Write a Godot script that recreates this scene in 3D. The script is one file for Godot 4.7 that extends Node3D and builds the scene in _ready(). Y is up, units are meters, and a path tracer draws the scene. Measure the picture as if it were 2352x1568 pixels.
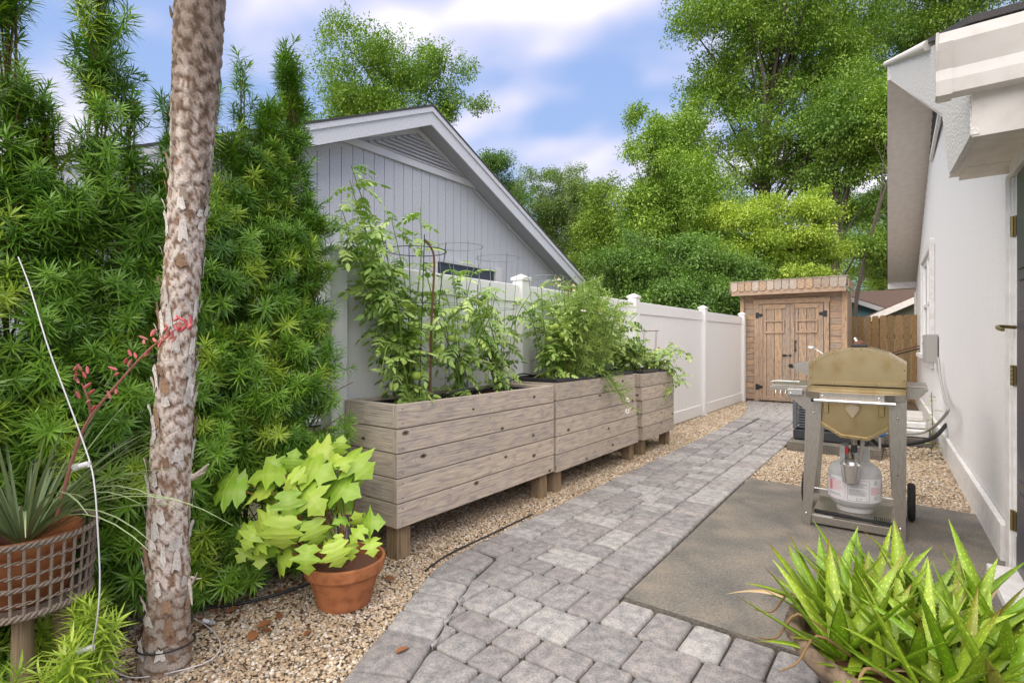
extends Node3D
# A garden alley between two houses: paved path, timber planters, hedge, grill, shed.
# Plan coordinates: u runs east, v runs north (towards the shed), h is height; P(u, h, v) turns them into Godot's axes.

class MB:
	var v := PackedVector3Array()
	var n := PackedVector3Array()
	var uv := PackedVector2Array()
	var c := PackedColorArray()
	var ix := PackedInt32Array()
	var col := Color.WHITE

	func vert(p: Vector3, nn: Vector3, t := Vector2.ZERO) -> int:
		v.append(p); n.append(nn); uv.append(t); c.append(col)
		return v.size() - 1

	func tri(a: int, b: int, d: int) -> void:
		var g := (v[b] - v[a]).cross(v[d] - v[a])
		if g.dot(n[a] + n[b] + n[d]) > 0.0:
			ix.append(a); ix.append(d); ix.append(b)
		else:
			ix.append(a); ix.append(b); ix.append(d)

	func quad_i(a: int, b: int, d: int, e: int) -> void:
		tri(a, b, d); tri(a, d, e)

	func flat(pts: Array, want := Vector3.ZERO, uo := Vector2.ZERO) -> void:
		# a flat convex polygon; its normal is turned towards want if that is given
		var nn: Vector3 = (pts[1] - pts[0]).cross(pts[2] - pts[0]).normalized()
		if want != Vector3.ZERO and nn.dot(want) < 0.0:
			nn = -nn
		var ax := Vector3.UP.cross(nn)
		ax = ax.normalized() if ax.length() > 0.01 else Vector3.RIGHT
		var ay := nn.cross(ax)
		var first := v.size()
		for p in pts:
			vert(p, nn, Vector2(ax.dot(p), -ay.dot(p)) + uo)
		for i in range(1, pts.size() - 1):
			tri(first, first + i, first + i + 1)

	func cbox(ctr: Vector3, size: Vector3, b := 0.003, bs := Basis.IDENTITY, uo := Vector2.ZERO, taper := Vector3.ZERO) -> void:
		# chamfered box; U of the texture runs along its longest side
		var h := size * 0.5
		var la := 0
		if size.y > size[la]: la = 1
		if size.z > size[la]: la = 2
		b = minf(b, minf(h.x, minf(h.y, h.z)) * 0.6)
		var ids := {}
		for a in 3:
			var a1 := (a + 1) % 3
			var a2 := (a + 2) % 3
			var ua := a1 if (a1 == la or (a2 != la and size[a1] > size[a2])) else a2
			var va := a2 if ua == a1 else a1
			for s in [-1, 1]:
				var nn := Vector3.ZERO
				nn[a] = s
				var q := []
				for k in [[-1, -1], [1, -1], [1, 1], [-1, 1]]:
					var p := Vector3.ZERO
					p[a] = s * h[a]
					p[a1] = k[0] * (h[a1] - b)
					p[a2] = k[1] * (h[a2] - b)
					var sg := Vector3i.ZERO
					sg[a] = s; sg[a1] = k[0]; sg[a2] = k[1]
					var t := Vector2(p[ua], p[va] + 0.37 * a) + uo
					if taper != Vector3.ZERO:
						p.z += taper.z * p.y
						p.x += taper.x * p.y
					var id := vert(ctr + bs * p, bs * nn, t)
					q.append(id)
					ids[[a, sg]] = id
				quad_i(q[0], q[1], q[2], q[3])
		for a in 3:
			var a1 := (a + 1) % 3
			var a2 := (a + 2) % 3
			for s1 in [-1, 1]:
				for s2 in [-1, 1]:
					var g0 := Vector3i.ZERO
					g0[a] = -1; g0[a1] = s1; g0[a2] = s2
					var g1 := g0
					g1[a] = 1
					quad_i(ids[[a1, g0]], ids[[a1, g1]], ids[[a2, g1]], ids[[a2, g0]])
		for sx in [-1, 1]:
			for sy in [-1, 1]:
				for sz in [-1, 1]:
					var g := Vector3i(sx, sy, sz)
					tri(ids[[0, g]], ids[[1, g]], ids[[2, g]])

	func tube(path: Array, rad, sides := 8, cap := true, uvlen := 1.0) -> void:
		var nn := path.size()
		var ref := Vector3.UP
		var t0: Vector3 = (path[1] - path[0]).normalized()
		if absf(t0.y) > 0.9: ref = Vector3.RIGHT
		var x := ref.cross(t0).normalized()
		var first := v.size()
		var run := 0.0
		for i in nn:
			var t: Vector3 = (path[mini(i + 1, nn - 1)] - path[maxi(i - 1, 0)]).normalized()
			x = (x - t * x.dot(t)).normalized()
			var y := t.cross(x)
			var r: float = rad[i] if rad is Array or rad is PackedFloat32Array else rad
			if i > 0: run += path[i].distance_to(path[i - 1])
			for k in sides + 1:
				var an := TAU * k / sides
				var d := x * cos(an) + y * sin(an)
				vert(path[i] + d * r, d, Vector2(run / uvlen, float(k) / sides))
		for i in nn - 1:
			for k in sides:
				var a := first + i * (sides + 1) + k
				quad_i(a, a + 1, a + sides + 2, a + sides + 1)
		if cap:
			for e in [0, nn - 1]:
				var t: Vector3 = (path[1] - path[0]).normalized() * -1.0 if e == 0 else (path[nn - 1] - path[nn - 2]).normalized()
				var ce := vert(path[e], t)
				var fr := v.size()
				for k in sides:
					vert(v[first + e * (sides + 1) + k], t)
				for k in sides:
					tri(ce, fr + k, fr + (k + 1) % sides)

	func lathe(prof: Array, seg := 32, ctr := Vector3.ZERO, wob = null) -> void:
		# prof: Vector2(radius, height) from bottom outside to top and back inside
		var first := v.size()
		var m := prof.size()
		for i in m:
			var d: Vector2 = prof[mini(i + 1, m - 1)] - prof[maxi(i - 1, 0)]
			var pn := Vector2(d.y, -d.x).normalized()
			for k in seg + 1:
				var an := TAU * k / seg
				var r: float = prof[i].x
				if wob != null: r *= wob.call(an, prof[i].y)
				vert(ctr + Vector3(cos(an) * r, prof[i].y, sin(an) * r), Vector3(cos(an) * pn.x, pn.y, sin(an) * pn.x), Vector2(float(k) / seg, prof[i].y))
		for i in m - 1:
			for k in seg:
				var a := first + i * (seg + 1) + k
				quad_i(a, a + 1, a + seg + 2, a + seg + 1)

	func prism(poly: PackedVector2Array, fa: Callable, fb: Callable, uo := Vector2.ZERO) -> void:
		# fa, fb map the outline's points to the two faces
		var ind := Geometry2D.triangulate_polygon(poly)
		var m := poly.size()
		var ca := Vector3.ZERO
		var cb := Vector3.ZERO
		for p in poly:
			ca += fa.call(p); cb += fb.call(p)
		var out := (ca - cb).normalized()
		for s in 2:
			var nn := out if s == 0 else -out
			var pa: Vector3 = fa.call(poly[ind[0]])
			var tn: Vector3 = (fa.call(poly[ind[1]]) - pa).cross(fa.call(poly[ind[2]]) - pa).normalized()
			nn = tn * signf(tn.dot(nn)) if tn.length() > 0.5 else nn
			var first := v.size()
			for p in poly:
				vert(fa.call(p) if s == 0 else fb.call(p), nn, p + uo)
			for i in range(0, ind.size(), 3):
				tri(first + ind[i], first + ind[i + 1], first + ind[i + 2])
		var cc := (ca + cb) / (2.0 * m)
		var cw := Geometry2D.is_polygon_clockwise(poly)
		for i in m:
			var p := poly[i]
			var q := poly[(i + 1) % m]
			var e := (q - p).normalized()
			var on2 := Vector2(-e.y, e.x) if cw else Vector2(e.y, -e.x)
			var mid := (p + q) * 0.5
			var want: Vector3 = fa.call(mid + on2 * 0.01) - fa.call(mid)
			flat([fa.call(p), fa.call(q), fb.call(q), fb.call(p)], want, uo)

	func mesh() -> ArrayMesh:
		var arr := []
		arr.resize(Mesh.ARRAY_MAX)
		arr[Mesh.ARRAY_VERTEX] = v
		arr[Mesh.ARRAY_NORMAL] = n
		arr[Mesh.ARRAY_TEX_UV] = uv
		arr[Mesh.ARRAY_COLOR] = c
		arr[Mesh.ARRAY_INDEX] = ix
		var m := ArrayMesh.new()
		m.add_surface_from_arrays(Mesh.PRIMITIVE_TRIANGLES, arr)
		return m

var M := {}
var used := {}
var R := RandomNumberGenerator.new()
const CAM_H := 1.2
const YAW := 0.64054  # 36.7 degrees
var stamp := 0

func P(u: float, h: float, v: float) -> Vector3:
	return Vector3(u, h, -v)

func at_depth(px: float, py: float, f: float) -> Vector3:
	# a place f metres in front of where the photographer stood, in a 2352 x 1568 picture
	var r := (px - 1176.0) / 1215.0 * f
	return P(-sin(YAW) * f + cos(YAW) * r, CAM_H + (784.0 - py) / 1215.0 * f, cos(YAW) * f + sin(YAW) * r)

func lin(r: float, g: float, b: float, a := 1.0) -> Color:
	var k := Color(r, g, b).linear_to_srgb()
	k.a = a
	return k

func numbered(nm: String) -> String:
	var k: int = used.get(nm, 0)
	used[nm] = k + 1
	return nm if k == 0 else "%s_%03d" % [nm, k]

func tag(o: Node, label: String, cat: String, group := "") -> Node:
	o.set_meta("label", label)
	o.set_meta("category", cat)
	if group: o.set_meta("group", group)
	return o

func thing(nm: String, label: String, cat: String, at := Vector3.ZERO, group := "", turn := 0.0) -> Node3D:
	var o := Node3D.new()
	o.name = numbered(nm)
	add_child(o)
	o.position = at
	o.rotation.y = turn
	tag(o, label, cat, group)
	return o

func part(nm: String, mb, mat: Material, parent: Node, at := Vector3.ZERO, bs := Basis.IDENTITY) -> MeshInstance3D:
	var o := MeshInstance3D.new()
	o.mesh = mb.mesh() if mb is MB else mb
	o.material_override = mat
	o.transform = Transform3D(bs, at)
	if parent == self:
		o.name = numbered(nm)
		add_child(o)
	else:
		o.name = nm
		parent.add_child(o, true)
	return o

func structure(nm: String, mb, mat: Material, at := Vector3.ZERO) -> MeshInstance3D:
	var o := part(nm, mb, mat, self, at)
	o.set_meta("kind", "structure")
	return o

func bx(nm: String, ctr: Vector3, size: Vector3, mat: Material, parent: Node, b := 0.003, bs := Basis.IDENTITY) -> MeshInstance3D:
	var m := MB.new()
	m.cbox(Vector3.ZERO, size, b, Basis.IDENTITY, Vector2(R.randf() * 3.0, R.randf() * 3.0))
	return part(nm, m, mat, parent, ctr, bs)

func multi(nm: String, mesh: Mesh, xs: Array, cols: Array, mat: Material, parent: Node, stuff := true) -> MultiMeshInstance3D:
	var mm := MultiMesh.new()
	mm.transform_format = MultiMesh.TRANSFORM_3D
	mm.use_colors = true
	mm.mesh = mesh
	mm.instance_count = xs.size()
	for i in xs.size():
		mm.set_instance_transform(i, xs[i])
		mm.set_instance_color(i, cols[i])
	var o := MultiMeshInstance3D.new()
	o.multimesh = mm
	o.material_override = mat
	o.name = numbered(nm) if parent == self else nm
	parent.add_child(o, true)
	if stuff: o.set_meta("kind", "stuff")
	return o

func along(dir: Vector3, roll := 0.0, face := Vector3.UP) -> Basis:
	# a basis whose y axis runs along dir and whose z axis looks towards face
	var y := dir.normalized()
	var z := face - y * face.dot(y)
	z = z.normalized() if z.length() > 0.02 else (Vector3.RIGHT - y * y.x).normalized()
	var x := y.cross(z)
	var b := Basis(x, y, z)
	return b.rotated(y, roll) if roll != 0.0 else b

func rv() -> Vector3:
	return Vector3(R.randfn(), R.randfn(), R.randfn()).normalized()

func curve(pts: Array, n := 16) -> Array:
	# a smooth line through the points
	var out := []
	var m := pts.size()
	for i in m - 1:
		var p0: Vector3 = pts[maxi(i - 1, 0)]
		var p3: Vector3 = pts[mini(i + 2, m - 1)]
		var steps := maxi(1, n / (m - 1))
		for k in steps:
			out.append(pts[i].cubic_interpolate(pts[i + 1], p0, p3, float(k) / steps))
	out.append(pts[m - 1])
	return out

func noise(sd: int, fr: float, oct := 3, ty := FastNoiseLite.TYPE_SIMPLEX) -> FastNoiseLite:
	var f := FastNoiseLite.new()
	f.seed = sd
	f.frequency = fr
	f.noise_type = ty
	f.fractal_octaves = oct
	return f

func ramp_tex(sd: int, fr: float, cols: Array, offs: Array, oct := 4, size := 512, ty := FastNoiseLite.TYPE_SIMPLEX) -> NoiseTexture2D:
	var t := NoiseTexture2D.new()
	t.width = size; t.height = size
	t.seamless = true
	t.noise = noise(sd, fr, oct, ty)
	var g := Gradient.new()
	g.colors = PackedColorArray(cols)
	g.offsets = PackedFloat32Array(offs)
	t.color_ramp = g
	return t

func bump_tex(sd: int, fr: float, strength: float, oct := 4, size := 512, ty := FastNoiseLite.TYPE_SIMPLEX) -> NoiseTexture2D:
	var t := NoiseTexture2D.new()
	t.width = size; t.height = size
	t.seamless = true
	t.as_normal_map = true
	t.bump_strength = strength
	t.noise = noise(sd, fr, oct, ty)
	return t

func mat(color: Color, rough := 0.8, metal := 0.0) -> StandardMaterial3D:
	var m := StandardMaterial3D.new()
	m.albedo_color = color
	m.roughness = rough
	m.metallic = metal
	return m

func tri_mat(color: Color, rough: float, tex: Texture2D, nrm: Texture2D, scale: float, ns := 1.0, world := true) -> StandardMaterial3D:
	var m := mat(color, rough)
	m.albedo_texture = tex
	if nrm:
		m.normal_enabled = true
		m.normal_texture = nrm
		m.normal_scale = ns
	m.uv1_triplanar = true
	m.uv1_world_triplanar = world
	m.uv1_scale = Vector3(scale, scale, scale)
	return m

func leaf_mat(color: Color, back: Color, rough := 0.5) -> StandardMaterial3D:
	var m := mat(color, rough)
	m.vertex_color_use_as_albedo = true
	m.backlight_enabled = true
	m.backlight = back
	m.cull_mode = BaseMaterial3D.CULL_DISABLED
	return m

func wood_image(w: int, h: int, sd: int, lx: float, ly: float, knots: Array, period: float, contrast: float) -> ImageTexture:
	# plank grain: bands that bend round knots, fine streaks, grey weathered blotches; w x h pixels for lx x ly metres
	var im := Image.create(w, h, false, Image.FORMAT_RGB8)
	var n1 := noise(sd, 1.0, 2)
	var n2 := noise(sd + 1, 1.0, 3)
	var n3 := noise(sd + 2, 1.0, 2)
	for j in h:
		var y := ly * j / h
		for i in w:
			var x := lx * i / w
			var t := y / period + 1.6 * n1.get_noise_2d(x * 1.3, y * 7.0)
			var dark := 0.0
			for k in knots:
				var dx: float = (x - k.x) * 0.55
				var dy: float = y - k.y
				var d := sqrt(dx * dx + dy * dy)
				var rr: float = k.z
				if d < rr * 4.0:
					var wgt := exp(-d * d / (rr * rr * 2.6))
					t = lerpf(t, d / (period * 0.55), wgt)
					if d < rr * 0.42:
						dark = maxf(dark, 0.55 * (1.0 - d / (rr * 0.42)) + 0.15)
			var g := 0.5 + 0.5 * sin(t * TAU)
			g = g * g
			var fine := 0.5 + 0.3 * n2.get_noise_2d(x * 2.6, y * 420.0) + 0.45 * n2.get_noise_2d(x * 1.1 + 40.0, y * 130.0)
			var crack := smoothstep(0.52, 0.62, n2.get_noise_2d(x * 1.3 + 90.0, y * 95.0))
			var blot := n3.get_noise_2d(x * 5.0, y * 16.0) * 0.5 + 0.5
			var l := 1.0 - contrast * (0.16 * g + 0.62 * (1.0 - fine) + 0.5 * crack + 0.55 * maxf(0.0, 0.55 - blot)) - dark
			l = clampf(l, 0.1, 1.0)
			var warm := clampf(blot * 1.2 - 0.2, 0.0, 1.0)
			im.set_pixel(i, j, Color(l, l * lerpf(0.965, 0.96, warm) - dark * 0.05, l * lerpf(0.945, 0.89, warm) - dark * 0.08).clamp())
	return ImageTexture.create_from_image(im)

func grit_image(sd: int, size: int, stain_f: float, stain: float, mid_f: float, mid: float, grain: float, warm: float) -> ImageTexture:
	# cast concrete: broad stains, cloudy middle tones and single grains of sand
	var a := noise(sd, stain_f, 3).get_seamless_image(size, size).get_data()
	var b := noise(sd + 1, mid_f, 3).get_seamless_image(size, size).get_data()
	var out := PackedByteArray()
	out.resize(size * size * 3)
	var rnd := RandomNumberGenerator.new()
	rnd.seed = sd
	for i in size * size:
		var g := rnd.randf()
		g = (g - 0.5) if g > 0.06 else -1.1
		var l := 0.80 + stain * (a[i] / 255.0 - 0.5) + mid * (b[i] / 255.0 - 0.5) + grain * g
		l = clampf(l, 0.12, 1.0)
		var w := warm * (a[i] / 255.0 - 0.5)
		out[i * 3] = int(255.0 * clampf(l * (1.0 + w), 0.0, 1.0))
		out[i * 3 + 1] = int(255.0 * l)
		out[i * 3 + 2] = int(255.0 * clampf(l * (1.0 - w), 0.0, 1.0))
	return ImageTexture.create_from_image(Image.create_from_data(size, size, false, Image.FORMAT_RGB8, out))

func ticks(what: String) -> void:
	var now := Time.get_ticks_msec()
	print("%6d ms  %s" % [now - stamp, what])
	stamp = now

func _ready() -> void:
	stamp = Time.get_ticks_msec()
	R.seed = 11
	# ---- camera
	var cam := Camera3D.new()
	cam.fov = 65.7
	cam.near = 0.05
	cam.far = 400.0
	cam.position = Vector3(0, CAM_H, 0)
	cam.rotation.y = YAW
	add_child(cam)
	cam.make_current()
	# ---- sky, sun, exposure
	var we := WorldEnvironment.new()
	var env := Environment.new()
	env.background_mode = Environment.BG_SKY
	var sky := Sky.new()
	var psm := PanoramaSkyMaterial.new()
	psm.panorama = sky_image()
	sky.sky_material = psm
	env.sky = sky
	env.background_energy_multiplier = 0.73
	env.tonemap_mode = Environment.TONE_MAPPER_LINEAR
	env.tonemap_exposure = 4.0
	env.sdfgi_enabled = true
	env.ssao_enabled = true
	env.ssil_enabled = true
	we.environment = env
	add_child(we)
	var sun := DirectionalLight3D.new()
	sun.light_energy = 0.5
	sun.light_angular_distance = 105.0
	sun.light_color = Color(1.0, 0.955, 0.885)
	sun.shadow_enabled = true
	sun.look_at_from_position(P(-0.6, 8.0, -4.0), Vector3.ZERO)
	add_child(sun)
	ticks("sky")
	materials()
	ticks("materials")
	ground()
	ticks("ground")
	neighbour_house()
	own_house()
	vinyl_fence()
	shed()
	wood_fence()
	far_houses()
	ticks("buildings")
	trees()
	ticks("trees")
	planters()
	ticks("planters")
	crops()
	ticks("crops")
	hedge()
	ticks("hedge")
	palm()
	ticks("palm")
	basket()
	hydrangea()
	ticks("pots")
	grill()
	utilities()
	aloe()
	small_things()
	ticks("rest")

func sky_image() -> ImageTexture:
	var w := 1024
	var h := 512
	var im := Image.create(w, h, false, Image.FORMAT_RGBF)
	var n1 := noise(21, 1.0, 5)
	var n2 := noise(5, 1.0, 2)
	var bank := Vector3(-sin(0.90) * cos(0.42), sin(0.42), -cos(0.90) * cos(0.42))
	var gap := Vector3(-sin(0.52) * cos(0.33), sin(0.33), -cos(0.52) * cos(0.33))
	for j in h:
		var el := (0.5 - (j + 0.5) / h) * PI
		for i in w:
			if el < -0.02:
				im.set_pixel(i, j, Color(0.17, 0.16, 0.13))
				continue
			var az := ((i + 0.5) / w - 0.5) * TAU
			var dir := Vector3(sin(az) * cos(el), sin(el), -cos(az) * cos(el))
			# thin drifting cloud: wisps drawn out along one direction, over blue that pales towards the horizon
			var q := dir / (dir.y + 0.30)
			var c := 0.47 + 0.62 * n1.get_noise_2d(q.x * 0.9 + q.z * 0.2 + 3.1, q.z * 1.15 + 0.4) + 0.26 * n2.get_noise_2d(q.x * 2.6 + q.z * 0.5, q.z * 3.4)
			# the bank of cloud over the grey house and the blue gap beside it
			c += 0.42 * exp(-pow(dir.angle_to(bank) / 0.26, 2.0)) - 0.26 * exp(-pow(dir.angle_to(gap) / 0.17, 2.0))
			var soft := smoothstep(0.18, 0.88, c)
			var k := pow(1.0 - clampf(dir.y, 0.0, 1.0), 3.0)
			var blue := Color(0.105, 0.16, 0.30).lerp(Color(0.215, 0.275, 0.365), k)
			var white := Color(0.30, 0.295, 0.365).lerp(Color(0.40, 0.39, 0.42), smoothstep(0.6, 1.0, c))
			var out := blue.lerp(white, soft)
			im.set_pixel(i, j, out)
	return ImageTexture.create_from_image(im)

func materials() -> void:
	var knots := [Vector3(0.35, 0.09, 0.035), Vector3(0.52, 0.33, 0.028), Vector3(1.05, 0.2, 0.03), Vector3(1.38, 0.42, 0.036), Vector3(0.12, 0.47, 0.026), Vector3(0.85, 0.05, 0.024), Vector3(1.2, 0.31, 0.02)]
	var grain := wood_image(1024, 384, 3, 1.6, 0.52, knots, 0.021, 0.36)
	var grain2 := wood_image(512, 384, 9, 0.8, 0.52, [Vector3(0.2, 0.1, 0.016), Vector3(0.55, 0.3, 0.02), Vector3(0.35, 0.45, 0.014)], 0.013, 0.42)
	var wb := bump_tex(4, 0.02, 3.0, 3)
	for d in [["board", grain, 1.6, [lin(0.76, 0.70, 0.635), lin(0.80, 0.735, 0.655), lin(0.70, 0.65, 0.60), lin(0.77, 0.72, 0.66)]], ["shed", grain2, 0.8, [lin(0.78, 0.60, 0.46), lin(0.70, 0.56, 0.45), lin(0.82, 0.62, 0.45), lin(0.66, 0.56, 0.48)]], ["post", grain2, 0.8, [lin(0.44, 0.34, 0.22), lin(0.40, 0.31, 0.2)]], ["picket", grain2, 0.8, [lin(0.56, 0.39, 0.20), lin(0.50, 0.35, 0.18), lin(0.60, 0.43, 0.24)]]]:
		for i in d[3].size():
			var m := mat(d[3][i], 0.85)
			m.albedo_texture = d[1]
			m.uv1_scale = Vector3(1.0 / d[2], 1.0 / 0.52, 1)
			M["%s%d" % [d[0], i]] = m
	# pavers: speckled grey concrete, in several tints
	var ps := grit_image(31, 1024, 0.006, 0.22, 0.03, 0.22, 0.20, 0.03)
	var pb := bump_tex(32, 0.12, 4.0, 4)
	var tints := [lin(0.46, 0.44, 0.43), lin(0.52, 0.495, 0.485), lin(0.40, 0.385, 0.38), lin(0.49, 0.455, 0.44), lin(0.58, 0.555, 0.54), lin(0.43, 0.40, 0.39)]
	for i in tints.size():
		M["paver%d" % i] = tri_mat(tints[i], 0.9, ps, pb, 1.7 + 0.13 * i, 0.22)
	M.joint = tri_mat(lin(0.085, 0.073, 0.062), 0.95, ramp_tex(33, 0.06, [lin(0.4, 0.4, 0.4), lin(1, 1, 1)], [0.2, 0.8]), null, 3.0)
	M.slab = tri_mat(lin(0.30, 0.272, 0.232), 0.92, grit_image(35, 1024, 0.003, 0.20, 0.05, 0.16, 0.36, 0.05), bump_tex(36, 0.12, 4.0, 3), 0.8, 0.3)
	M.gravel_base = tri_mat(lin(0.33, 0.26, 0.19), 0.95, ramp_tex(41, 0.08, [lin(0.25, 0.22, 0.18), lin(0.9, 0.85, 0.78)], [0.2, 0.8], 3), bump_tex(42, 0.1, 8.0, 2), 4.0)
	M.soil = tri_mat(lin(0.10, 0.09, 0.05), 0.95, ramp_tex(43, 0.02, [lin(0.4, 0.5, 0.3), lin(1, 0.95, 0.8)], [0.2, 0.8]), null, 0.5)
	var peb := mat(Color.WHITE, 0.75)
	peb.vertex_color_use_as_albedo = true
	M.pebble = peb
	# painted surfaces
	var pn := bump_tex(51, 0.05, 2.0, 3)
	M.vinyl = mat(lin(0.84, 0.84, 0.835), 0.38)
	M.siding = tri_mat(lin(0.56, 0.575, 0.605), 0.7, ramp_tex(52, 0.03, [lin(0.86, 0.86, 0.87), lin(1, 1, 1)], [0.2, 0.8], 5), pn, 1.5, 0.25)
	M.fascia = tri_mat(lin(0.66, 0.67, 0.70), 0.6, ramp_tex(53, 0.03, [lin(0.9, 0.9, 0.9), lin(1, 1, 1)], [0.2, 0.8]), null, 1.2)
	M.soffit_grey = mat(lin(0.42, 0.43, 0.47), 0.7)
	M.vent_white = mat(lin(0.62, 0.62, 0.63), 0.6)
	M.shingle = tri_mat(lin(0.09, 0.085, 0.085), 0.95, ramp_tex(54, 0.15, [lin(0.5, 0.5, 0.5), lin(1, 1, 1)], [0.2, 0.8], 2), null, 2.0)
	M.brown_roof = tri_mat(lin(0.20, 0.13, 0.10), 0.95, ramp_tex(55, 0.05, [lin(0.55, 0.55, 0.55), lin(1, 1, 1)], [0.2, 0.8], 3), null, 1.0)
	M.grey_roof = tri_mat(lin(0.28, 0.29, 0.32), 0.95, ramp_tex(56, 0.05, [lin(0.6, 0.6, 0.6), lin(1, 1, 1)], [0.2, 0.8], 3), null, 1.0)
	var rs := bump_tex(57, 0.035, 7.0, 4)
	var wallm := tri_mat(lin(0.84, 0.835, 0.83), 0.75, ramp_tex(58, 0.02, [lin(0.92, 0.91, 0.90), lin(0.98, 0.98, 0.98), lin(1, 1, 1)], [0.1, 0.4, 0.9], 5), rs, 1.0, 0.7)
	wallm.uv1_scale = Vector3(1.6, 4.5, 1.6)
	M.rough_white = wallm
	var barge := tri_mat(lin(0.74, 0.73, 0.71), 0.55, ramp_tex(59, 0.03, [lin(0.88, 0.86, 0.84), lin(1, 1, 1)], [0.2, 0.8], 4), rs, 2.2, 0.9)
	M.barge = barge
	M.trim_white = tri_mat(lin(0.80, 0.79, 0.78), 0.55, ramp_tex(60, 0.02, [lin(0.88, 0.87, 0.85), lin(1, 1, 1)], [0.2, 0.7], 4), null, 0.9)
	M.soffit_beige = tri_mat(lin(0.82, 0.765, 0.71), 0.7, ramp_tex(61, 0.02, [lin(0.9, 0.9, 0.9), lin(1, 1, 1)], [0.2, 0.8], 3), null, 0.7)
	M.gutter = tri_mat(lin(0.70, 0.67, 0.64), 0.45, ramp_tex(62, 0.025, [lin(0.9, 0.88, 0.85), lin(0.97, 0.96, 0.95), lin(1, 1, 1)], [0.1, 0.45, 0.9], 4), null, 0.6)
	M.olive = mat(lin(0.25, 0.25, 0.17), 0.8)
	M.teal = mat(lin(0.16, 0.30, 0.33), 0.8)
	M.door = mat(lin(0.075, 0.075, 0.095), 0.42)
	M.dark = mat(lin(0.02, 0.02, 0.022), 0.6)
	M.iron = mat(lin(0.025, 0.025, 0.03), 0.5)
	M.brass = mat(lin(0.30, 0.24, 0.10), 0.35, 0.8)
	var glass := mat(Color(0.55, 0.6, 0.65, 0.25), 0.05)
	glass.transparency = BaseMaterial3D.TRANSPARENCY_ALPHA
	M.glass = glass
	M.dark_glass = mat(lin(0.03, 0.035, 0.045), 0.08)
	# pots
	M.terracotta = tri_mat(lin(0.50, 0.19, 0.075), 0.85, ramp_tex(71, 0.012, [lin(0.55, 0.5, 0.45), lin(0.88, 0.84, 0.8), lin(1, 1, 1)], [0.15, 0.45, 0.8], 5), bump_tex(72, 0.08, 1.5, 3), 2.2, 0.4)
	M.stone_pot = tri_mat(lin(0.30, 0.22, 0.15), 0.6, ramp_tex(73, 0.014, [lin(0.25, 0.22, 0.2), lin(0.75, 0.72, 0.7), lin(1, 1, 1)], [0.2, 0.5, 0.8], 5), bump_tex(74, 0.03, 4.0, 4), 2.4, 0.6)
	M.wicker = tri_mat(lin(0.42, 0.34, 0.27), 0.85, ramp_tex(75, 0.08, [lin(0.45, 0.42, 0.4), lin(1, 1, 1)], [0.25, 0.75], 3), bump_tex(76, 0.15, 4.0, 2), 5.0, 0.6)
	M.plastic = mat(lin(0.03, 0.032, 0.036), 0.45)
	M.mulch = mat(Color.WHITE, 0.9)
	M.mulch.vertex_color_use_as_albedo = true
	M.wire = mat(lin(0.28, 0.30, 0.32), 0.4, 0.7)
	M.wire_dark = mat(lin(0.03, 0.045, 0.035), 0.5)
	M.cord = mat(lin(0.72, 0.70, 0.72), 0.5)
	M.rust = mat(lin(0.16, 0.07, 0.04), 0.8)
	# metal
	M.steel = tri_mat(lin(0.50, 0.465, 0.42), 0.36, ramp_tex(81, 0.02, [lin(0.86, 0.84, 0.80), lin(0.96, 0.95, 0.93), lin(1, 1, 1)], [0.15, 0.5, 0.85], 5), null, 2.0)
	M.steel.uv1_scale = Vector3(6, 1.2, 6)
	M.steel.metallic = 0.95
	M.gold = tri_mat(lin(0.66, 0.52, 0.30), 0.27, ramp_tex(83, 0.012, [lin(0.80, 0.72, 0.58), lin(0.93, 0.90, 0.84), lin(1, 1, 0.99)], [0.05, 0.4, 0.9], 6), null, 2.2)
	M.gold.uv1_scale = Vector3(1.1, 0.7, 1.1)
	M.gold.metallic = 1.0
	M.bright = mat(lin(0.75, 0.74, 0.73), 0.25, 0.9)
	M.rubber = mat(lin(0.015, 0.015, 0.016), 0.75)
	M.tank = tri_mat(lin(0.55, 0.56, 0.57), 0.35, ramp_tex(85, 0.02, [lin(0.86, 0.85, 0.84), lin(1, 1, 1)], [0.2, 0.6], 4), null, 2.0)
	M.unit_grey = mat(lin(0.115, 0.13, 0.15), 0.5)
	M.unit_dark = mat(lin(0.04, 0.043, 0.05), 0.5)
	M.conduit = mat(lin(0.38, 0.37, 0.35), 0.6)
	M.red = mat(lin(0.5, 0.03, 0.04), 0.4)
	M.blue = mat(lin(0.05, 0.18, 0.48), 0.4)
	M.label_white = mat(lin(0.78, 0.78, 0.78), 0.6)
	# plants
	M.leaf = leaf_mat(Color.WHITE, lin(0.24, 0.34, 0.05), 0.36)
	M.hedge_leaf = leaf_mat(Color.WHITE, lin(0.09, 0.14, 0.02), 0.33)
	M.far_leaf = leaf_mat(Color.WHITE, lin(0.26, 0.36, 0.06), 0.55)
	M.thick_leaf = leaf_mat(Color.WHITE, lin(0.04, 0.07, 0.01), 0.4)
	M.bark = tri_mat(lin(0.20, 0.165, 0.13), 0.95, ramp_tex(91, 0.05, [lin(0.35, 0.33, 0.3), lin(1, 1, 1)], [0.2, 0.8], 4), bump_tex(92, 0.06, 6.0, 3), 1.2, 0.8)
	M.stem = mat(lin(0.17, 0.27, 0.05), 0.6)
	M.twig = mat(lin(0.26, 0.16, 0.07), 0.8)
	M.petal = leaf_mat(Color.WHITE, lin(0.2, 0.2, 0.2), 0.6)
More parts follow.
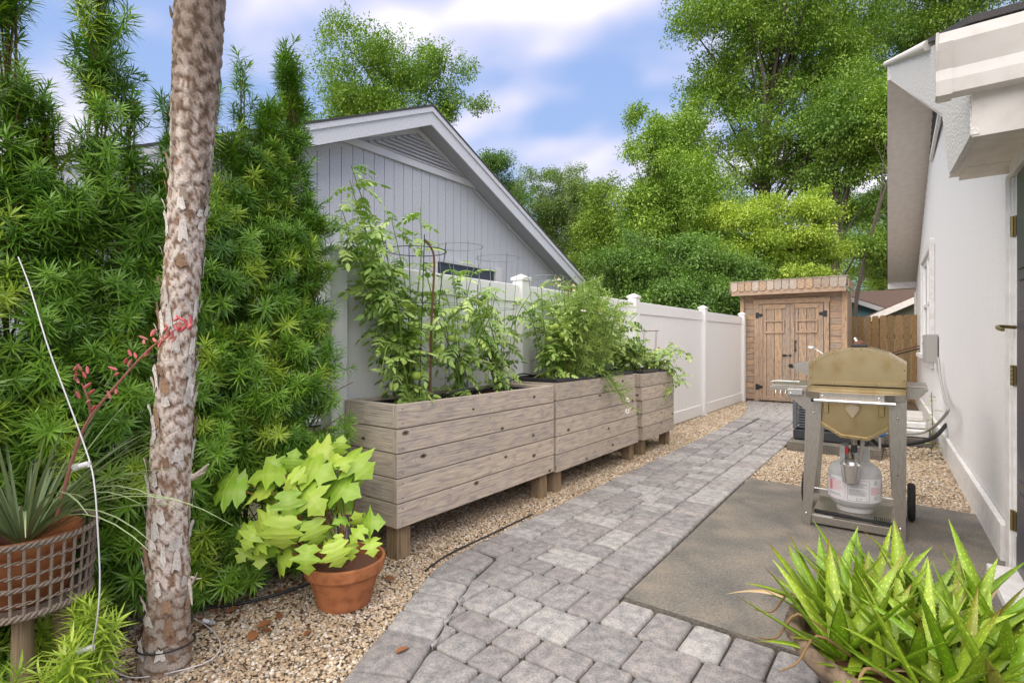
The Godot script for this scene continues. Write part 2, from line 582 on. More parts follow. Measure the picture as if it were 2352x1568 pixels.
	var pm := tri_mat(Color.WHITE, 0.95, ramp_tex(93, 0.05, [lin(0.68, 0.62, 0.57), lin(0.94, 0.92, 0.9), lin(1, 1, 1)], [0.2, 0.5, 0.8], 5), bump_tex(94, 0.06, 6.0, 4), 4.0, 0.5)
	pm.vertex_color_use_as_albedo = true
	pm.uv1_scale = Vector3(5, 2.4, 5)
	M.palm_bark = pm

# ---------------------------------------------------------------- ground
func outer_edge() -> PackedVector2Array:
	return PackedVector2Array([Vector2(-1.30, 0.55), Vector2(-1.45, 0.86), Vector2(-1.607, 1.179), Vector2(-1.726, 1.435), Vector2(-1.799, 1.582), Vector2(-1.868, 1.736), Vector2(-1.945, 1.886), Vector2(-2.0, 2.056), Vector2(-2.018, 2.29)])

func inner_edge() -> PackedVector2Array:
	return PackedVector2Array([Vector2(-1.08, 0.62), Vector2(-1.24, 0.95), Vector2(-1.398, 1.278), Vector2(-1.50, 1.5), Vector2(-1.575, 1.65), Vector2(-1.645, 1.80), Vector2(-1.71, 1.94), Vector2(-1.76, 2.07), Vector2(-1.80, 2.26)])

func path_poly() -> PackedVector2Array:
	var p := outer_edge()
	p.append_array(PackedVector2Array([Vector2(-2.02, 3.5), Vector2(-2.02, 6.5), Vector2(-2.07, 8.2), Vector2(-2.09, 8.95), Vector2(-2.25, 10.0), Vector2(-2.46, 10.84), Vector2(-2.55, 11.3), Vector2(-0.7, 11.3), Vector2(-0.75, 8.4), Vector2(-1.10, 7.4), Vector2(-1.10, 5.0), Vector2(-1.06, 2.245), Vector2(0.5, 2.225), Vector2(0.55, 0.3)]))
	return p

var paver_count := 0

func paver(poly: PackedVector2Array, parent: Node, rest: MB) -> void:
	# one tumbled paver from its outline: rounded corners, wavy edges, worn top edge
	var a := 0.0
	var c := Vector2.ZERO
	for p in poly: c += p
	c /= poly.size()
	for i in poly.size():
		a += (poly[i] - c).cross(poly[(i + 1) % poly.size()] - c) * 0.5
	if absf(a) < 0.0012:
		return
	if a < 0.0:
		poly.reverse()
	var ring := []
	var m := poly.size()
	for i in m:
		var p := poly[i]
		var q := poly[(i + 1) % m]
		var o := poly[(i + m - 1) % m]
		var e1 := (q - p)
		var e0 := (o - p)
		var k := minf(0.016, minf(e0.length(), e1.length()) * 0.3)
		ring.append(p + e0.normalized() * k)
		ring.append(p + e1.normalized() * k)
		if e1.length() > 0.1:
			ring.append(p + e1 * (0.5 + R.randf_range(-0.1, 0.1)))
	var top := 0.02 + R.randf_range(-0.002, 0.002)
	var tilt := Vector2(R.randfn(), R.randfn()) * 0.006
	var far_off := c.y > 8.8
	var mb := rest if far_off else MB.new()
	var base := Vector3.ZERO if far_off else P(c.x, 0, c.y)
	var rn := ring.size()
	var outer := []
	var lower := []
	var inner := []
	for i in rn:
		var p: Vector2 = ring[i]
		var e: Vector2 = (ring[(i + 1) % rn] - ring[(i + rn - 1) % rn]).normalized()
		var on := Vector2(e.y, -e.x)
		p -= on * (0.0048 + absf(R.randfn()) * 0.0020)
		var y := top + tilt.dot(p - c)
		var o3 := Vector3(on.x, 0, -on.y)
		lower.append(mb.vert(P(p.x, -0.02, p.y) - base, o3))
		outer.append(mb.vert(P(p.x, y - 0.0075, p.y) - base, (o3 + Vector3.UP * 0.7).normalized()))
		var pi := p - on * 0.010
		inner.append(mb.vert(P(pi.x, y, pi.y) - base, (o3 * 0.15 + Vector3.UP).normalized()))
	var ce := mb.vert(P(c.x, top + 0.0012, c.y) - base, Vector3.UP)
	for i in rn:
		var j := (i + 1) % rn
		mb.quad_i(lower[i], lower[j], outer[j], outer[i])
		mb.quad_i(outer[i], outer[j], inner[j], inner[i])
		mb.tri(inner[i], inner[j], ce)
	if not far_off:
		part("paver", mb, M["paver%d" % (R.randi() % 6)], parent, base)
		paver_count += 1

func rect(u0: float, u1: float, v0: float, v1: float) -> PackedVector2Array:
	return PackedVector2Array([Vector2(u0, v0), Vector2(u1, v0), Vector2(u1, v1), Vector2(u0, v1)])

func ground() -> void:
	var g := MB.new()
	g.flat([P(-150, -0.03, -150), P(150, -0.03, -150), P(150, -0.03, 250), P(-150, -0.03, 250)], Vector3.UP)
	structure("ground", g, M.soil)
	g = MB.new()
	g.flat([P(-3.2, -0.004, -1.5), P(0.6, -0.004, -1.5), P(0.6, -0.004, 13.0), P(-3.2, -0.004, 13.0)], Vector3.UP)
	structure("gravel_bed", g, M.gravel_base)
	# path: bedding sand, then every paver
	var path := path_poly()
	g = MB.new()
	g.prism(path, func(p): return P(p.x, -0.0005, p.y), func(p): return P(p.x, -0.02, p.y))
	var pv := structure("paved_path", g, M.joint)
	tag(pv, "grey paver path curving from the foreground to the shed", "path")
	pv.remove_meta("category")
	var rest := MB.new()
	# soldier course round the curve
	var oe := outer_edge()
	var ie := inner_edge()
	for i in oe.size() - 1:
		paver(PackedVector2Array([oe[i], ie[i], ie[i + 1], oe[i + 1]]), pv, rest)
	var tr := PackedVector2Array([Vector2(-1.80, 2.26), Vector2(-1.71, 1.94), Vector2(-1.66, 2.03), Vector2(-1.69, 2.262)])
	paver(tr, pv, rest)
	# both borders of the straight part
	var v := 2.29
	while v < 8.9:
		var d := 0.150 + R.randf_range(-0.006, 0.008)
		var k := clampf((v - 6.5) / 2.4, 0.0, 1.0) * -0.06
		paver(rect(-2.02 + k, -1.80 + k * 0.7, v, v + d), pv, rest)
		v += d
	v = 2.245
	while v < 7.35:
		var d := 0.150 + R.randf_range(-0.006, 0.008)
		var ro := lerpf(-1.06, -1.10, clampf((v - 2.2) / 2.0, 0, 1))
		paver(rect(-1.325, ro, v, minf(v + d, 7.4)), pv, rest)
		v += d
	# field between the borders: random ashlar
	v = 2.245
	var sets := [[0.155, 0.155, 0.165], [0.24, 0.235], [0.235, 0.24], [0.165, 0.155, 0.155], [0.31, 0.165], [0.165, 0.31]]
	while v < 8.9:
		var row: Array = sets[R.randi() % sets.size()]
		var d: float = [0.15, 0.155, 0.16, 0.23][R.randi() % 4]
		var u := -1.80
		for w in row:
			var split: bool = w > 0.2 and d > 0.2 and R.randf() < 0.3
			if split:
				paver(rect(u, u + w, v, v + d * 0.5), pv, rest)
				paver(rect(u, u + w, v + d * 0.5, v + d), pv, rest)
			else:
				paver(rect(u, u + w, v, v + d), pv, rest)
			u += w
		v += d
	# soldier course in front of the slab
	var u := -1.69
	while u < 0.5:
		var w := 0.16 + R.randf_range(-0.004, 0.006)
		paver(rect(u, u + w, 2.005, 2.243), pv, rest)
		u += w
	# field in the foreground, cut along the curved border
	var field := inner_edge()
	field.append_array(PackedVector2Array([Vector2(-1.69, 2.26), Vector2(-1.69, 2.005), Vector2(0.55, 2.005), Vector2(0.55, 0.6)]))
	v = 2.005
	while v > 0.9:
		var d: float = [0.155, 0.165, 0.235][R.randi() % 3]
		u = -1.95 + R.randf_range(0.0, 0.2)
		while u < 0.52:
			var w: float = [0.155, 0.16, 0.235, 0.235][R.randi() % 4]
			# only what the picture can show: the ground nearer than this lies below the frame
			if -0.5976 * (u + w * 0.5) + 0.8018 * v > 1.68:
				for pc in Geometry2D.intersect_polygons(rect(u, u + w, v - d, v), field):
					paver(pc, pv, rest)
			u += w
		v -= d
	# the far end by the shed
	var endp := PackedVector2Array([Vector2(-2.08, 8.9), Vector2(-2.09, 8.95), Vector2(-2.25, 10.0), Vector2(-2.46, 10.84), Vector2(-2.55, 11.3), Vector2(-0.7, 11.3), Vector2(-0.75, 8.4), Vector2(-1.10, 7.4), Vector2(-1.325, 7.4), Vector2(-1.325, 8.9)])
	v = 7.4
	while v < 11.3:
		var d: float = [0.15, 0.16, 0.23][R.randi() % 3]
		u = -2.6
		while u < -0.6:
			var w: float = [0.155, 0.235, 0.235][R.randi() % 3]
			for pc in Geometry2D.intersect_polygons(rect(u, u + w, v, v + d), endp):
				paver(pc, pv, rest)
			u += w
		v += d
	part("paver_field", rest, M.paver4, pv).set_meta("kind", "stuff")
	# concrete slab
	g = MB.new()
	var sl := PackedVector2Array([Vector2(-1.04, 2.262), Vector2(-0.4, 2.255), Vector2(0.52, 2.245), Vector2(0.40, 4.775), Vector2(-0.3, 4.83), Vector2(-1.08, 4.87)])
	g.prism(sl, func(p): return P(p.x, 0.024, p.y), func(p): return P(p.x, -0.06, p.y))
	structure("concrete_patio", g, M.slab)
	# pebbles
	var pal := [Color(0.56, 0.43, 0.28), Color(0.66, 0.56, 0.42), Color(0.45, 0.32, 0.19), Color(0.75, 0.69, 0.60), Color(0.36, 0.29, 0.22), Color(0.52, 0.37, 0.22), Color(0.38, 0.37, 0.36), Color(0.62, 0.45, 0.27), Color(0.82, 0.79, 0.73), Color(0.22, 0.15, 0.10), Color(0.50, 0.40, 0.29)]
	var stones := []
	for s in 4:
		var mb := MB.new()
		var dirs := []
		for q in [Vector3(1, 0, 0), Vector3(-1, 0, 0), Vector3(0, 1, 0), Vector3(0, 0, 1), Vector3(0, 0, -1), Vector3(1, 1, 0), Vector3(-1, 1, 0), Vector3(0, 1, 1), Vector3(0, 1, -1), Vector3(1, 0, 1), Vector3(-1, 0, 1), Vector3(1, 0, -1), Vector3(-1, 0, -1)]:
			dirs.append(q.normalized())
		var ids := []
		for q in dirs:
			ids.append(mb.vert(q * R.randf_range(0.82, 1.12) * Vector3(1.0, 0.62, 0.78), q))
		for f in [[2, 5, 7], [2, 7, 6], [2, 6, 8], [2, 8, 5], [5, 0, 9], [5, 9, 7], [7, 9, 3], [7, 3, 10], [7, 10, 6], [6, 10, 1], [6, 1, 12], [6, 12, 8], [8, 12, 4], [8, 4, 11], [8, 11, 5], [5, 11, 0]]:
			mb.tri(ids[f[0]], ids[f[1]], ids[f[2]])
		stones.append(mb.mesh())
	var gv := Node3D.new()
	gv.name = "gravel"
	add_child(gv)
	gv.set_meta("kind", "stuff")
	gv.set_meta("label", "tan and cream pea gravel beside the path")
	var xs := [[], [], [], []]
	var cs := [[], [], [], []]
	var clump := noise(77, 1.6, 2)
	# region: u0, u1, v0, v1, per square metre, size
	for r in [[-2.75, -1.35, 0.35, 2.3, 14000, 0.0073], [-2.72, -2.0, 2.3, 4.0, 10500, 0.0077], [-2.72, -2.0, 4.0, 6.6, 5200, 0.0105], [-2.68, -2.0, 6.6, 11.2, 3900, 0.0125], [-1.12, 0.42, 4.78, 6.62, 8200, 0.0086], [-0.3, 0.36, 6.5, 9.0, 2600, 0.013]]:
		var n := int((r[1] - r[0]) * (r[3] - r[2]) * r[4])
		for i in n:
			var q := Vector2(R.randf_range(r[0], r[1]), R.randf_range(r[2], r[3]))
			if -0.5976 * q.x + 0.8018 * q.y < 1.72 or Geometry2D.is_point_in_polygon(q, path) or Geometry2D.is_point_in_polygon(q, sl):
				continue
			var s: float = r[5] * clampf(R.randfn(0.95, 0.32), 0.45, 2.1)
			var k := R.randi() % 4
			var b := Basis(Vector3.UP, R.randf() * TAU).rotated(rv(), R.randfn() * 0.3).scaled(Vector3.ONE * s)
			xs[k].append(Transform3D(b, P(q.x, R.randf_range(-0.004, 0.004), q.y)))
			var cc: Color = pal[R.randi() % pal.size()]
			if clump.get_noise_2d(q.x, q.y) > 0.25 and R.randf() < 0.3:
				cc = Color(0.24, 0.15, 0.10)
			cs[k].append(cc.lerp(Color(0.50, 0.385, 0.255), 0.40) * R.randf_range(0.88, 1.1))
	for k in 4:
		multi("pebbles", stones[k], xs[k], cs[k], M.pebble, gv)

# ---------------------------------------------------------------- buildings
func slope_board(mb: MB, u: float, th: float, poly: PackedVector2Array) -> void:
	# poly in (v, h); a board standing in the plane u
	mb.prism(poly, func(p): return P(u + th * 0.5, p.y, p.x), func(p): return P(u - th * 0.5, p.y, p.x), Vector2(R.randf(), R.randf()))

func neighbour_house() -> void:
	var t := thing("neighbour_house", "grey-blue house gable with triangular louvred vent beyond the white fence", "house", P(-6.77, 0, 6.31))
	var o := -t.position
	var av := 6.31
	var k := 0.458
	var ht := func(v: float, top: float) -> float: return top - k * absf(v - av)
	# backing wall and siding boards
	var b := MB.new()
	slope_board(b, -6.90, 0.2, PackedVector2Array([Vector2(0.9, 0.0), Vector2(11.5, 0.0), Vector2(11.5, ht.call(11.5, 4.9)), Vector2(av, 4.9), Vector2(0.9, ht.call(0.9, 4.9))]))
	part("wall", b, M.soffit_grey, t, o)
	var v := 0.95
	while v < 11.45:
		var v1 := minf(v + 0.2032, 11.48)
		var poly := PackedVector2Array([Vector2(v + 0.005, 0.05), Vector2(v1 - 0.005, 0.05), Vector2(v1 - 0.005, ht.call(v1, 4.93)), Vector2(v + 0.005, ht.call(v, 4.93))])
		if v < av and v1 > av:
			poly = PackedVector2Array([Vector2(v + 0.005, 0.05), Vector2(v1 - 0.005, 0.05), Vector2(v1 - 0.005, ht.call(v1, 4.93)), Vector2(av, 4.93), Vector2(v + 0.005, ht.call(v, 4.93))])
		b = MB.new()
		slope_board(b, -6.778, 0.016, poly)
		part("siding_board", b, M.siding, t, o)
		v = v1
	# rake boards, trim, roof, soffit
	for s in [-1, 1]:
		var ve: float = av + s * 5.5
		b = MB.new()
		slope_board(b, -6.40, 0.03, PackedVector2Array([Vector2(av, 5.12), Vector2(ve, ht.call(ve, 5.12)), Vector2(ve, ht.call(ve, 4.84)), Vector2(av, 4.84)]))
		part("rake_board", b, M.fascia, t, o)
		b = MB.new()
		slope_board(b, -6.375, 0.03, PackedVector2Array([Vector2(av, 5.14), Vector2(ve, ht.call(ve, 5.14)), Vector2(ve, ht.call(ve, 5.055)), Vector2(av, 5.055)]))
		part("rake_trim", b, M.fascia, t, o)
		b = MB.new()
		slope_board(b, -10.35, 8.0, PackedVector2Array([Vector2(av, 5.175), Vector2(ve + s * 0.04, ht.call(ve + s * 0.04, 5.175)), Vector2(ve + s * 0.04, ht.call(ve + s * 0.04, 5.142)), Vector2(av, 5.142)]))
		part("roof", b, M.shingle, t, o)
		b = MB.new()
		slope_board(b, -6.595, 0.36, PackedVector2Array([Vector2(av, 4.90), Vector2(ve, ht.call(ve, 4.90)), Vector2(ve, ht.call(ve, 4.88)), Vector2(av, 4.88)]))
		part("soffit", b, M.soffit_grey, t, o)
		# frieze board under the soffit
		b = MB.new()
		slope_board(b, -6.755, 0.022, PackedVector2Array([Vector2(av + s * 1.5, ht.call(av + s * 1.5, 4.87)), Vector2(ve - s * 0.3, ht.call(ve - s * 0.3, 4.87)), Vector2(ve - s * 0.3, ht.call(ve - s * 0.3, 4.80)), Vector2(av + s * 1.5, ht.call(av + s * 1.5, 4.80))]))
		part("frieze_board", b, M.siding, t, o)
	# vent: frame of three boards, dark back, louvres
	var A := Vector2(av - 1.55, 4.18)
	var B := Vector2(av + 1.55, 4.18)
	var C := Vector2(av, 4.875)
	b = MB.new()
	slope_board(b, -6.758, 0.012, PackedVector2Array([A, B, C]))
	part("vent_back", b, M.soffit_grey, t, o)
	var vf := MB.new()
	slope_board(vf, -6.735, 0.034, PackedVector2Array([A, B, B + Vector2(-0.27, 0.115), A + Vector2(0.27, 0.115)]))
	slope_board(vf, -6.735, 0.034, PackedVector2Array([A, A + Vector2(0.27, 0.115), C + Vector2(0, -0.10), C]))
	slope_board(vf, -6.735, 0.034, PackedVector2Array([B, C, C + Vector2(0, -0.10), B + Vector2(-0.27, 0.115)]))
	part("vent_frame", vf, M.vent_white, t, o)
	var h := 4.31
	while h < 4.74:
		var half := (4.775 - h) / 0.45
		half = minf(half, 1.22)
		var m := MB.new()
		m.cbox(Vector3.ZERO, Vector3(0.065, 0.014, 2.0 * half), 0.002)
		part("louvre", m, M.vent_white, t, P(-6.727, h + 0.01, av) + o, Basis(Vector3(0, 0, 1), -0.65))
		h += 0.062
	# window whose head shows above the fence
	var wc := P(-6.755, 1.97, 7.6)
	var w := bx("window", wc + o, Vector3(0.03, 1.3, 1.64), M.dark_glass, t)
	for d in [7.6 - 0.88, 7.6 + 0.94]:
		bx("window_casing", P(-6.735, 2.0, d) - wc, Vector3(0.07, 1.42, 0.2 if d > 7.6 else 0.1), M.vent_white, w)
	bx("window_casing", P(-6.735, 2.665, 7.6) - wc, Vector3(0.068, 0.07, 1.66), M.siding, w)
	bx("sash_rail", P(-6.735, 2.02, 7.6) - wc, Vector3(0.03, 0.04, 1.62), M.vent_white, w)

func own_house() -> void:
	# the wall runs along local -z; x = 0 is its face
	var t := thing("white_house", "white house wall with rough vertical siding, beige soffit and gutter beside the grill", "house", P(0.547, 0, 0), "", 0.0283)
	var top := func(v: float) -> float: return 4.47 - (0.425 if v < 8.2 else 0.405) * absf(v - 8.2)
	var b := MB.new()
	b.prism(PackedVector2Array([Vector2(2.2, -0.05), Vector2(13.5, -0.05), Vector2(13.5, top.call(13.5)), Vector2(8.2, 4.47), Vector2(3.8, top.call(3.8)), Vector2(3.8, 2.3), Vector2(2.2, 2.3)]), func(p): return P(0.022, p.y, p.x), func(p): return P(0.2, p.y, p.x))
	part("wall", b, M.rough_white, t)
	# siding boards, leaving out door and window
	var v := 2.2
	while v < 13.4:
		var v1 := minf(v + 0.203, 13.49)
		var spans := [[0.22, minf(top.call(v), top.call(v1))]]
		if v < 3.8: spans = [[0.22, 2.3]]
		if v1 > 8.85 and v < 10.9: spans = [[0.22, 1.02], [2.47, minf(top.call(v), top.call(v1))]]
		if v > 2.55 and v1 < 3.7: spans = [[2.06, 2.3]]
		for s in spans:
			b = MB.new()
			b.cbox(Vector3.ZERO, Vector3(0.02, s[1] - s[0], v1 - v - 0.009), 0.003)
			part("siding_board", b, M.rough_white, t, P(0.0115, (s[0] + s[1]) * 0.5, (v + v1) * 0.5))
		v = v1
	# base board
	bx("base_board", P(-0.012, 0.10, 8.67), Vector3(0.035, 0.235, 9.64), M.trim_white, t, 0.004)
	bx("corner_board", P(-0.011, 1.2, 13.45), Vector3(0.03, 2.0, 0.1), M.trim_white, t)
	# window
	var win := Node3D.new()
	win.name = "window"
	t.add_child(win)
	win.position = P(0, 1.75, 9.87)
	bx("glass", P(0.03, 0, 0), Vector3(0.008, 1.36, 1.9), M.dark_glass, win)
	for d in [[-0.99, 0, 0.12, 1.6], [0.99, 0, 0.12, 1.6]]:
		bx("casing", P(-0.02, d[1], d[0]), Vector3(0.055, d[3], d[2]), M.trim_white, win)
	bx("head_casing", P(-0.02, 0.745, 0), Vector3(0.054, 0.11, 1.86), M.trim_white, win)
	bx("sill", P(-0.04, -0.76, 0), Vector3(0.12, 0.06, 2.2), M.trim_white, win)
	bx("apron", P(-0.015, -0.85, 0), Vector3(0.04, 0.11, 2.0), M.trim_white, win)
	for d in [[-0.9, 0], [-0.03, 0], [0.03, 0], [0.9, 0]]:
		bx("sash_stile", P(0.0, 0, d[0]), Vector3(0.035, 1.36, 0.05), M.vinyl, win)
	for hh in [-0.66, 0.0, 0.66]:
		for s in [-0.465, 0.465]:
			bx("sash_rail", P(0.002, hh, s), Vector3(0.035, 0.05, 0.82), M.vinyl, win)
	# door: frame, leaf with panels, hinges, handle, threshold
	bx("door_casing", P(-0.004, 1.0, 3.735), Vector3(0.03, 2.12, 0.10), M.trim_white, t, 0.004)
	bx("door_casing", P(-0.004, 2.085, 3.10), Vector3(0.03, 0.10, 1.16), M.trim_white, t, 0.004)
	bx("door_jamb", P(0.045, 1.0, 3.668), Vector3(0.11, 2.06, 0.03), M.trim_white, t)
	var d := bx("door", P(0.022, 1.045, 3.20), Vector3(0.04, 1.98, 0.9), M.door, t, 0.003)
	for r in [[0.66, 0.42], [-0.05, 0.72], [-0.72, 0.4]]:
		for s in [-0.2, 0.2]:
			bx("panel_moulding", P(-0.022, r[0], s), Vector3(0.016, r[1], 0.3), M.door, d, 0.012)
			bx("panel", P(-0.034, r[0], s), Vector3(0.012, r[1] - 0.1, 0.2), M.door, d, 0.008)
	for hh in [1.78, 1.03, 0.30]:
		var hg := MB.new()
		hg.cbox(Vector3(0, 0, 0.018), Vector3(0.006, 0.10, 0.034), 0.001)
		hg.cbox(Vector3(0, 0, -0.018), Vector3(0.006, 0.10, 0.034), 0.001)
		for q in 5:
			hg.tube([Vector3(-0.008, -0.052 + q * 0.021, 0), Vector3(-0.008, -0.052 + q * 0.021 + 0.019, 0)], 0.008, 8)
		part("hinge", hg, M.brass, d, P(-0.026, hh - 1.045, 0.452))
	bx("threshold", P(-0.03, 0.035, 3.1), Vector3(0.16, 0.05, 1.1), M.trim_white, t)
	var lv := MB.new()
	lv.tube(curve([P(-0.005, 1.27, 3.60), P(-0.07, 1.275, 3.58), P(-0.085, 1.265, 3.5), P(-0.085, 1.255, 3.38)], 12), 0.009, 8)
	part("door_pull", lv, M.brass, t)
	# far half: rake board, soffit, eave return
	var off := P(0.547, 0, 0)
	var inv := t.transform.affine_inverse()
	var pl := func(nm: String, pts: Array, th: Vector3, m: Material) -> void:
		var q := MB.new()
		var w := []
		var w2 := []
		for p in pts:
			w.append(inv * p); w2.append(inv * (p + th))
		var c := Vector3.ZERO
		for p in w: c += p
		for p in w2: c += p
		c /= 2.0 * w.size()
		q.flat(w, (w[0] + w[2]) * 0.5 - c)
		q.flat(w2, (w2[0] + w2[2]) * 0.5 - c)
		for i in w.size():
			var j := (i + 1) % w.size()
			q.flat([w[i], w[j], w2[j], w2[i]], (w[i] + w[j]) * 0.5 - c)
		part(nm, q, m, t)
	pl.call("rake_board", [P(-0.185, 4.70, 8.2), P(-0.31, 2.50, 13.85), P(-0.31, 2.34, 13.85), P(-0.185, 4.50, 8.2)], Vector3(0.025, 0, 0), M.trim_white)
	pl.call("soffit", [P(-0.16, 4.51, 8.2), P(-0.285, 2.36, 13.83), P(0.19, 2.36, 13.83), P(0.34, 4.51, 8.2)], Vector3(0, 0.015, 0), M.soffit_beige)
	pl.call("eave_return", [P(-0.30, 2.52, 13.65), P(0.17, 2.52, 13.65), P(0.17, 2.30, 13.65), P(-0.30, 2.30, 13.65)], P(0, 0, 0.3), M.trim_white)
	# gable vent high up on the wall
	var gv := MB.new()
	for i in 9:
		gv.cbox(P(-0.02, 3.72 + i * 0.06, 8.2), Vector3(0.03, 0.02, 1.7 - i * 0.16), 0.002)
	part("gable_vent", gv, M.unit_dark, t)
	pl.call("vent_trim", [P(0.28, 3.62, 7.3), P(0.26, 3.62, 9.1), P(0.26, 3.70, 9.1), P(0.28, 3.70, 7.3)], Vector3(0.03, 0, 0), M.trim_white)
	# near half: broad rough-sawn rake board with its pork-chop end
	var sk := func(px: float, py: float) -> Vector3:
		var rr := (px - 1176.0) / 1215.0
		var x := -sin(YAW) + cos(YAW) * rr
		var z := cos(YAW) + sin(YAW) * rr
		var f := 0.455 / (x + 0.075 * z)
		return P(x * f, CAM_H + (784.0 - py) / 1215.0 * f, z * f)
	var outline := []
	for q in [Vector2(2041, 150), Vector2(2100, 124), Vector2(2147, 103), Vector2(2190, 80), Vector2(2225, 60), Vector2(2231, 310), Vector2(2181, 401), Vector2(2166, 268), Vector2(2100, 222), Vector2(2044, 181)]:
		outline.append(sk.call(q.x, q.y))
	var poly2 := PackedVector2Array()
	for p in outline: poly2.append(Vector2(-p.z, p.y))
	var rb := MB.new()
	rb.prism(poly2, func(p): return inv * P(0.455 - 0.075 * p.x, p.y, p.x), func(p): return inv * P(0.455 - 0.075 * p.x + 0.03, p.y, p.x))
	part("rake_board", rb, M.barge, t)
	# crown moulding under the shingles
	var tp := []
	for q in [Vector2(2038, 146), Vector2(2100, 119), Vector2(2140, 101)]:
		tp.append(inv * (sk.call(q.x, q.y) + Vector3(-0.012, 0.0, 0)))
	var cm := MB.new()
	cm.tube(tp, 0.035, 6)
	part("drip_edge", cm, M.gutter, t)
	# roof slabs
	var ap := P(-0.175, 4.72, 8.2)
	pl.call("roof", [ap, P(0.215, 2.56, 2.98), P(7.0, 2.56, 2.98), P(7.0, 4.72, 8.2)], Vector3(0, 0.03, 0), M.shingle)
	pl.call("roof", [ap, P(-0.33, 2.52, 13.9), P(7.0, 2.52, 13.9), P(7.0, 4.72, 8.2)], Vector3(0, 0.03, 0), M.shingle)
	# soffit of the near half, eave box, fascia, gutter
	pl.call("soffit", [sk.call(2046, 182), sk.call(2166, 268), P(0.44, 2.46, 3.86), P(0.31, 4.48, 8.2)], Vector3(0, 0.015, 0), M.soffit_beige)
	pl.call("eave_soffit", [P(0.24, 2.106, 3.06), P(0.19, 2.106, 3.80), P(3.2, 2.106, 3.80), P(3.2, 2.106, 3.06)], Vector3(0, 0.02, 0), M.soffit_beige)
	pl.call("eave_trim", [P(0.255, 2.104, 3.62), P(3.2, 2.104, 3.62), P(3.2, 2.084, 3.80), P(0.235, 2.084, 3.80)], Vector3(0, 0.018, 0), M.soffit_beige)
	pl.call("fascia_board", [P(0.232, 2.09, 3.045), P(3.2, 2.09, 3.045), P(3.2, 2.5, 3.045), P(0.232, 2.5, 3.045)], P(0, 0, 0.025), M.gutter)
	# gutter: a K-shaped channel
	var gp := PackedVector2Array([Vector2(0.0, 0.0), Vector2(0.075, 0.0), Vector2(0.085, 0.055), Vector2(0.085, 0.10), Vector2(0.115, 0.175), Vector2(0.125, 0.20), Vector2(0.125, 0.245), Vector2(0.115, 0.245), Vector2(0.115, 0.21), Vector2(0.075, 0.11), Vector2(0.065, 0.012), Vector2(0.0, 0.012)])
	var gm := MB.new()
	gm.prism(gp, func(p): return inv * P(0.115, 2.275 + p.y, 3.04 - p.x), func(p): return inv * P(3.2, 2.275 + p.y, 3.04 - p.x))
	part("gutter", gm, M.gutter, t)
	var ge := MB.new()
	ge.prism(PackedVector2Array([Vector2(0.0, -0.004), Vector2(0.078, -0.004), Vector2(0.089, 0.055), Vector2(0.089, 0.10), Vector2(0.12, 0.175), Vector2(0.13, 0.25), Vector2(0.0, 0.25)]), func(p): return inv * P(0.105, 2.275 + p.y, 3.04 - p.x), func(p): return inv * P(0.114, 2.275 + p.y, 3.04 - p.x))
	part("gutter_end_cap", ge, M.gutter, t)
	var gs := MB.new()
	gs.prism(PackedVector2Array([Vector2(-0.01, -0.006), Vector2(0.08, -0.006), Vector2(0.091, 0.055), Vector2(0.091, 0.10), Vector2(0.122, 0.175), Vector2(0.132, 0.2), Vector2(0.126, 0.2), Vector2(0.116, 0.175), Vector2(0.0855, 0.1), Vector2(0.0855, 0.055), Vector2(0.0755, -0.0005), Vector2(-0.01, -0.0005)]), func(p): return inv * P(0.112, 2.275 + p.y, 3.04 - p.x), func(p): return inv * P(0.162, 2.275 + p.y, 3.04 - p.x))
	part("gutter_strap", gs, M.gutter, t)

func fence_u(v: float) -> float:
	return -2.745 + 0.0106 * v

func vinyl_fence() -> void:
	var t := thing("vinyl_fence", "white vinyl privacy fence with capped posts behind the timber planters", "fence", P(-2.7, 0, 5.5))
	var o := -t.position
	var posts := [1.88, 3.75, 6.08, 8.74, 11.2]
	var tilt := Basis(Vector3.UP, -0.0106)
	for i in posts.size():
		var v: float = posts[i]
		var u := fence_u(v)
		var p := bx("post", P(u + 0.01, 0.86, v) + o, Vector3(0.115, 1.74, 0.115), M.vinyl, t, 0.008, tilt)
		var cap := MB.new()
		cap.cbox(Vector3(0, 0.012, 0), Vector3(0.135, 0.03, 0.135), 0.004)
		cap.flat([Vector3(-0.06, 0.027, 0.06), Vector3(0.06, 0.027, 0.06), Vector3(0, 0.06, 0)], Vector3(0, 1, 1))
		cap.flat([Vector3(-0.06, 0.027, -0.06), Vector3(0.06, 0.027, -0.06), Vector3(0, 0.06, 0)], Vector3(0, 1, -1))
		cap.flat([Vector3(-0.06, 0.027, 0.06), Vector3(-0.06, 0.027, -0.06), Vector3(0, 0.06, 0)], Vector3(-1, 1, 0))
		cap.flat([Vector3(0.06, 0.027, 0.06), Vector3(0.06, 0.027, -0.06), Vector3(0, 0.06, 0)], Vector3(1, 1, 0))
		part("post_cap", cap, M.vinyl, p, Vector3(0, 0.87, 0))
		if i == posts.size() - 1: continue
		var v1: float = posts[i + 1]
		var mid := (v + v1) * 0.5
		var um := fence_u(mid)
		var ln := v1 - v - 0.11
		bx("top_rail", P(um, 1.615, mid) + o, Vector3(0.05, 0.15, ln), M.vinyl, t, 0.006, tilt)
		bx("bottom_rail", P(um, 0.10, mid) + o, Vector3(0.05, 0.17, ln), M.vinyl, t, 0.006, tilt)
		var n := int(round(ln / 0.152))
		var w := ln / n
		var pm := MB.new()
		pm.cbox(Vector3.ZERO, Vector3(0.022, 1.37, w - 0.0015), 0.0035)
		var ms := pm.mesh()
		for k in n:
			var vv := v + 0.055 + (k + 0.5) * w
			part("panel_board", ms, M.vinyl, t, P(fence_u(vv), 0.86, vv) + o, tilt)

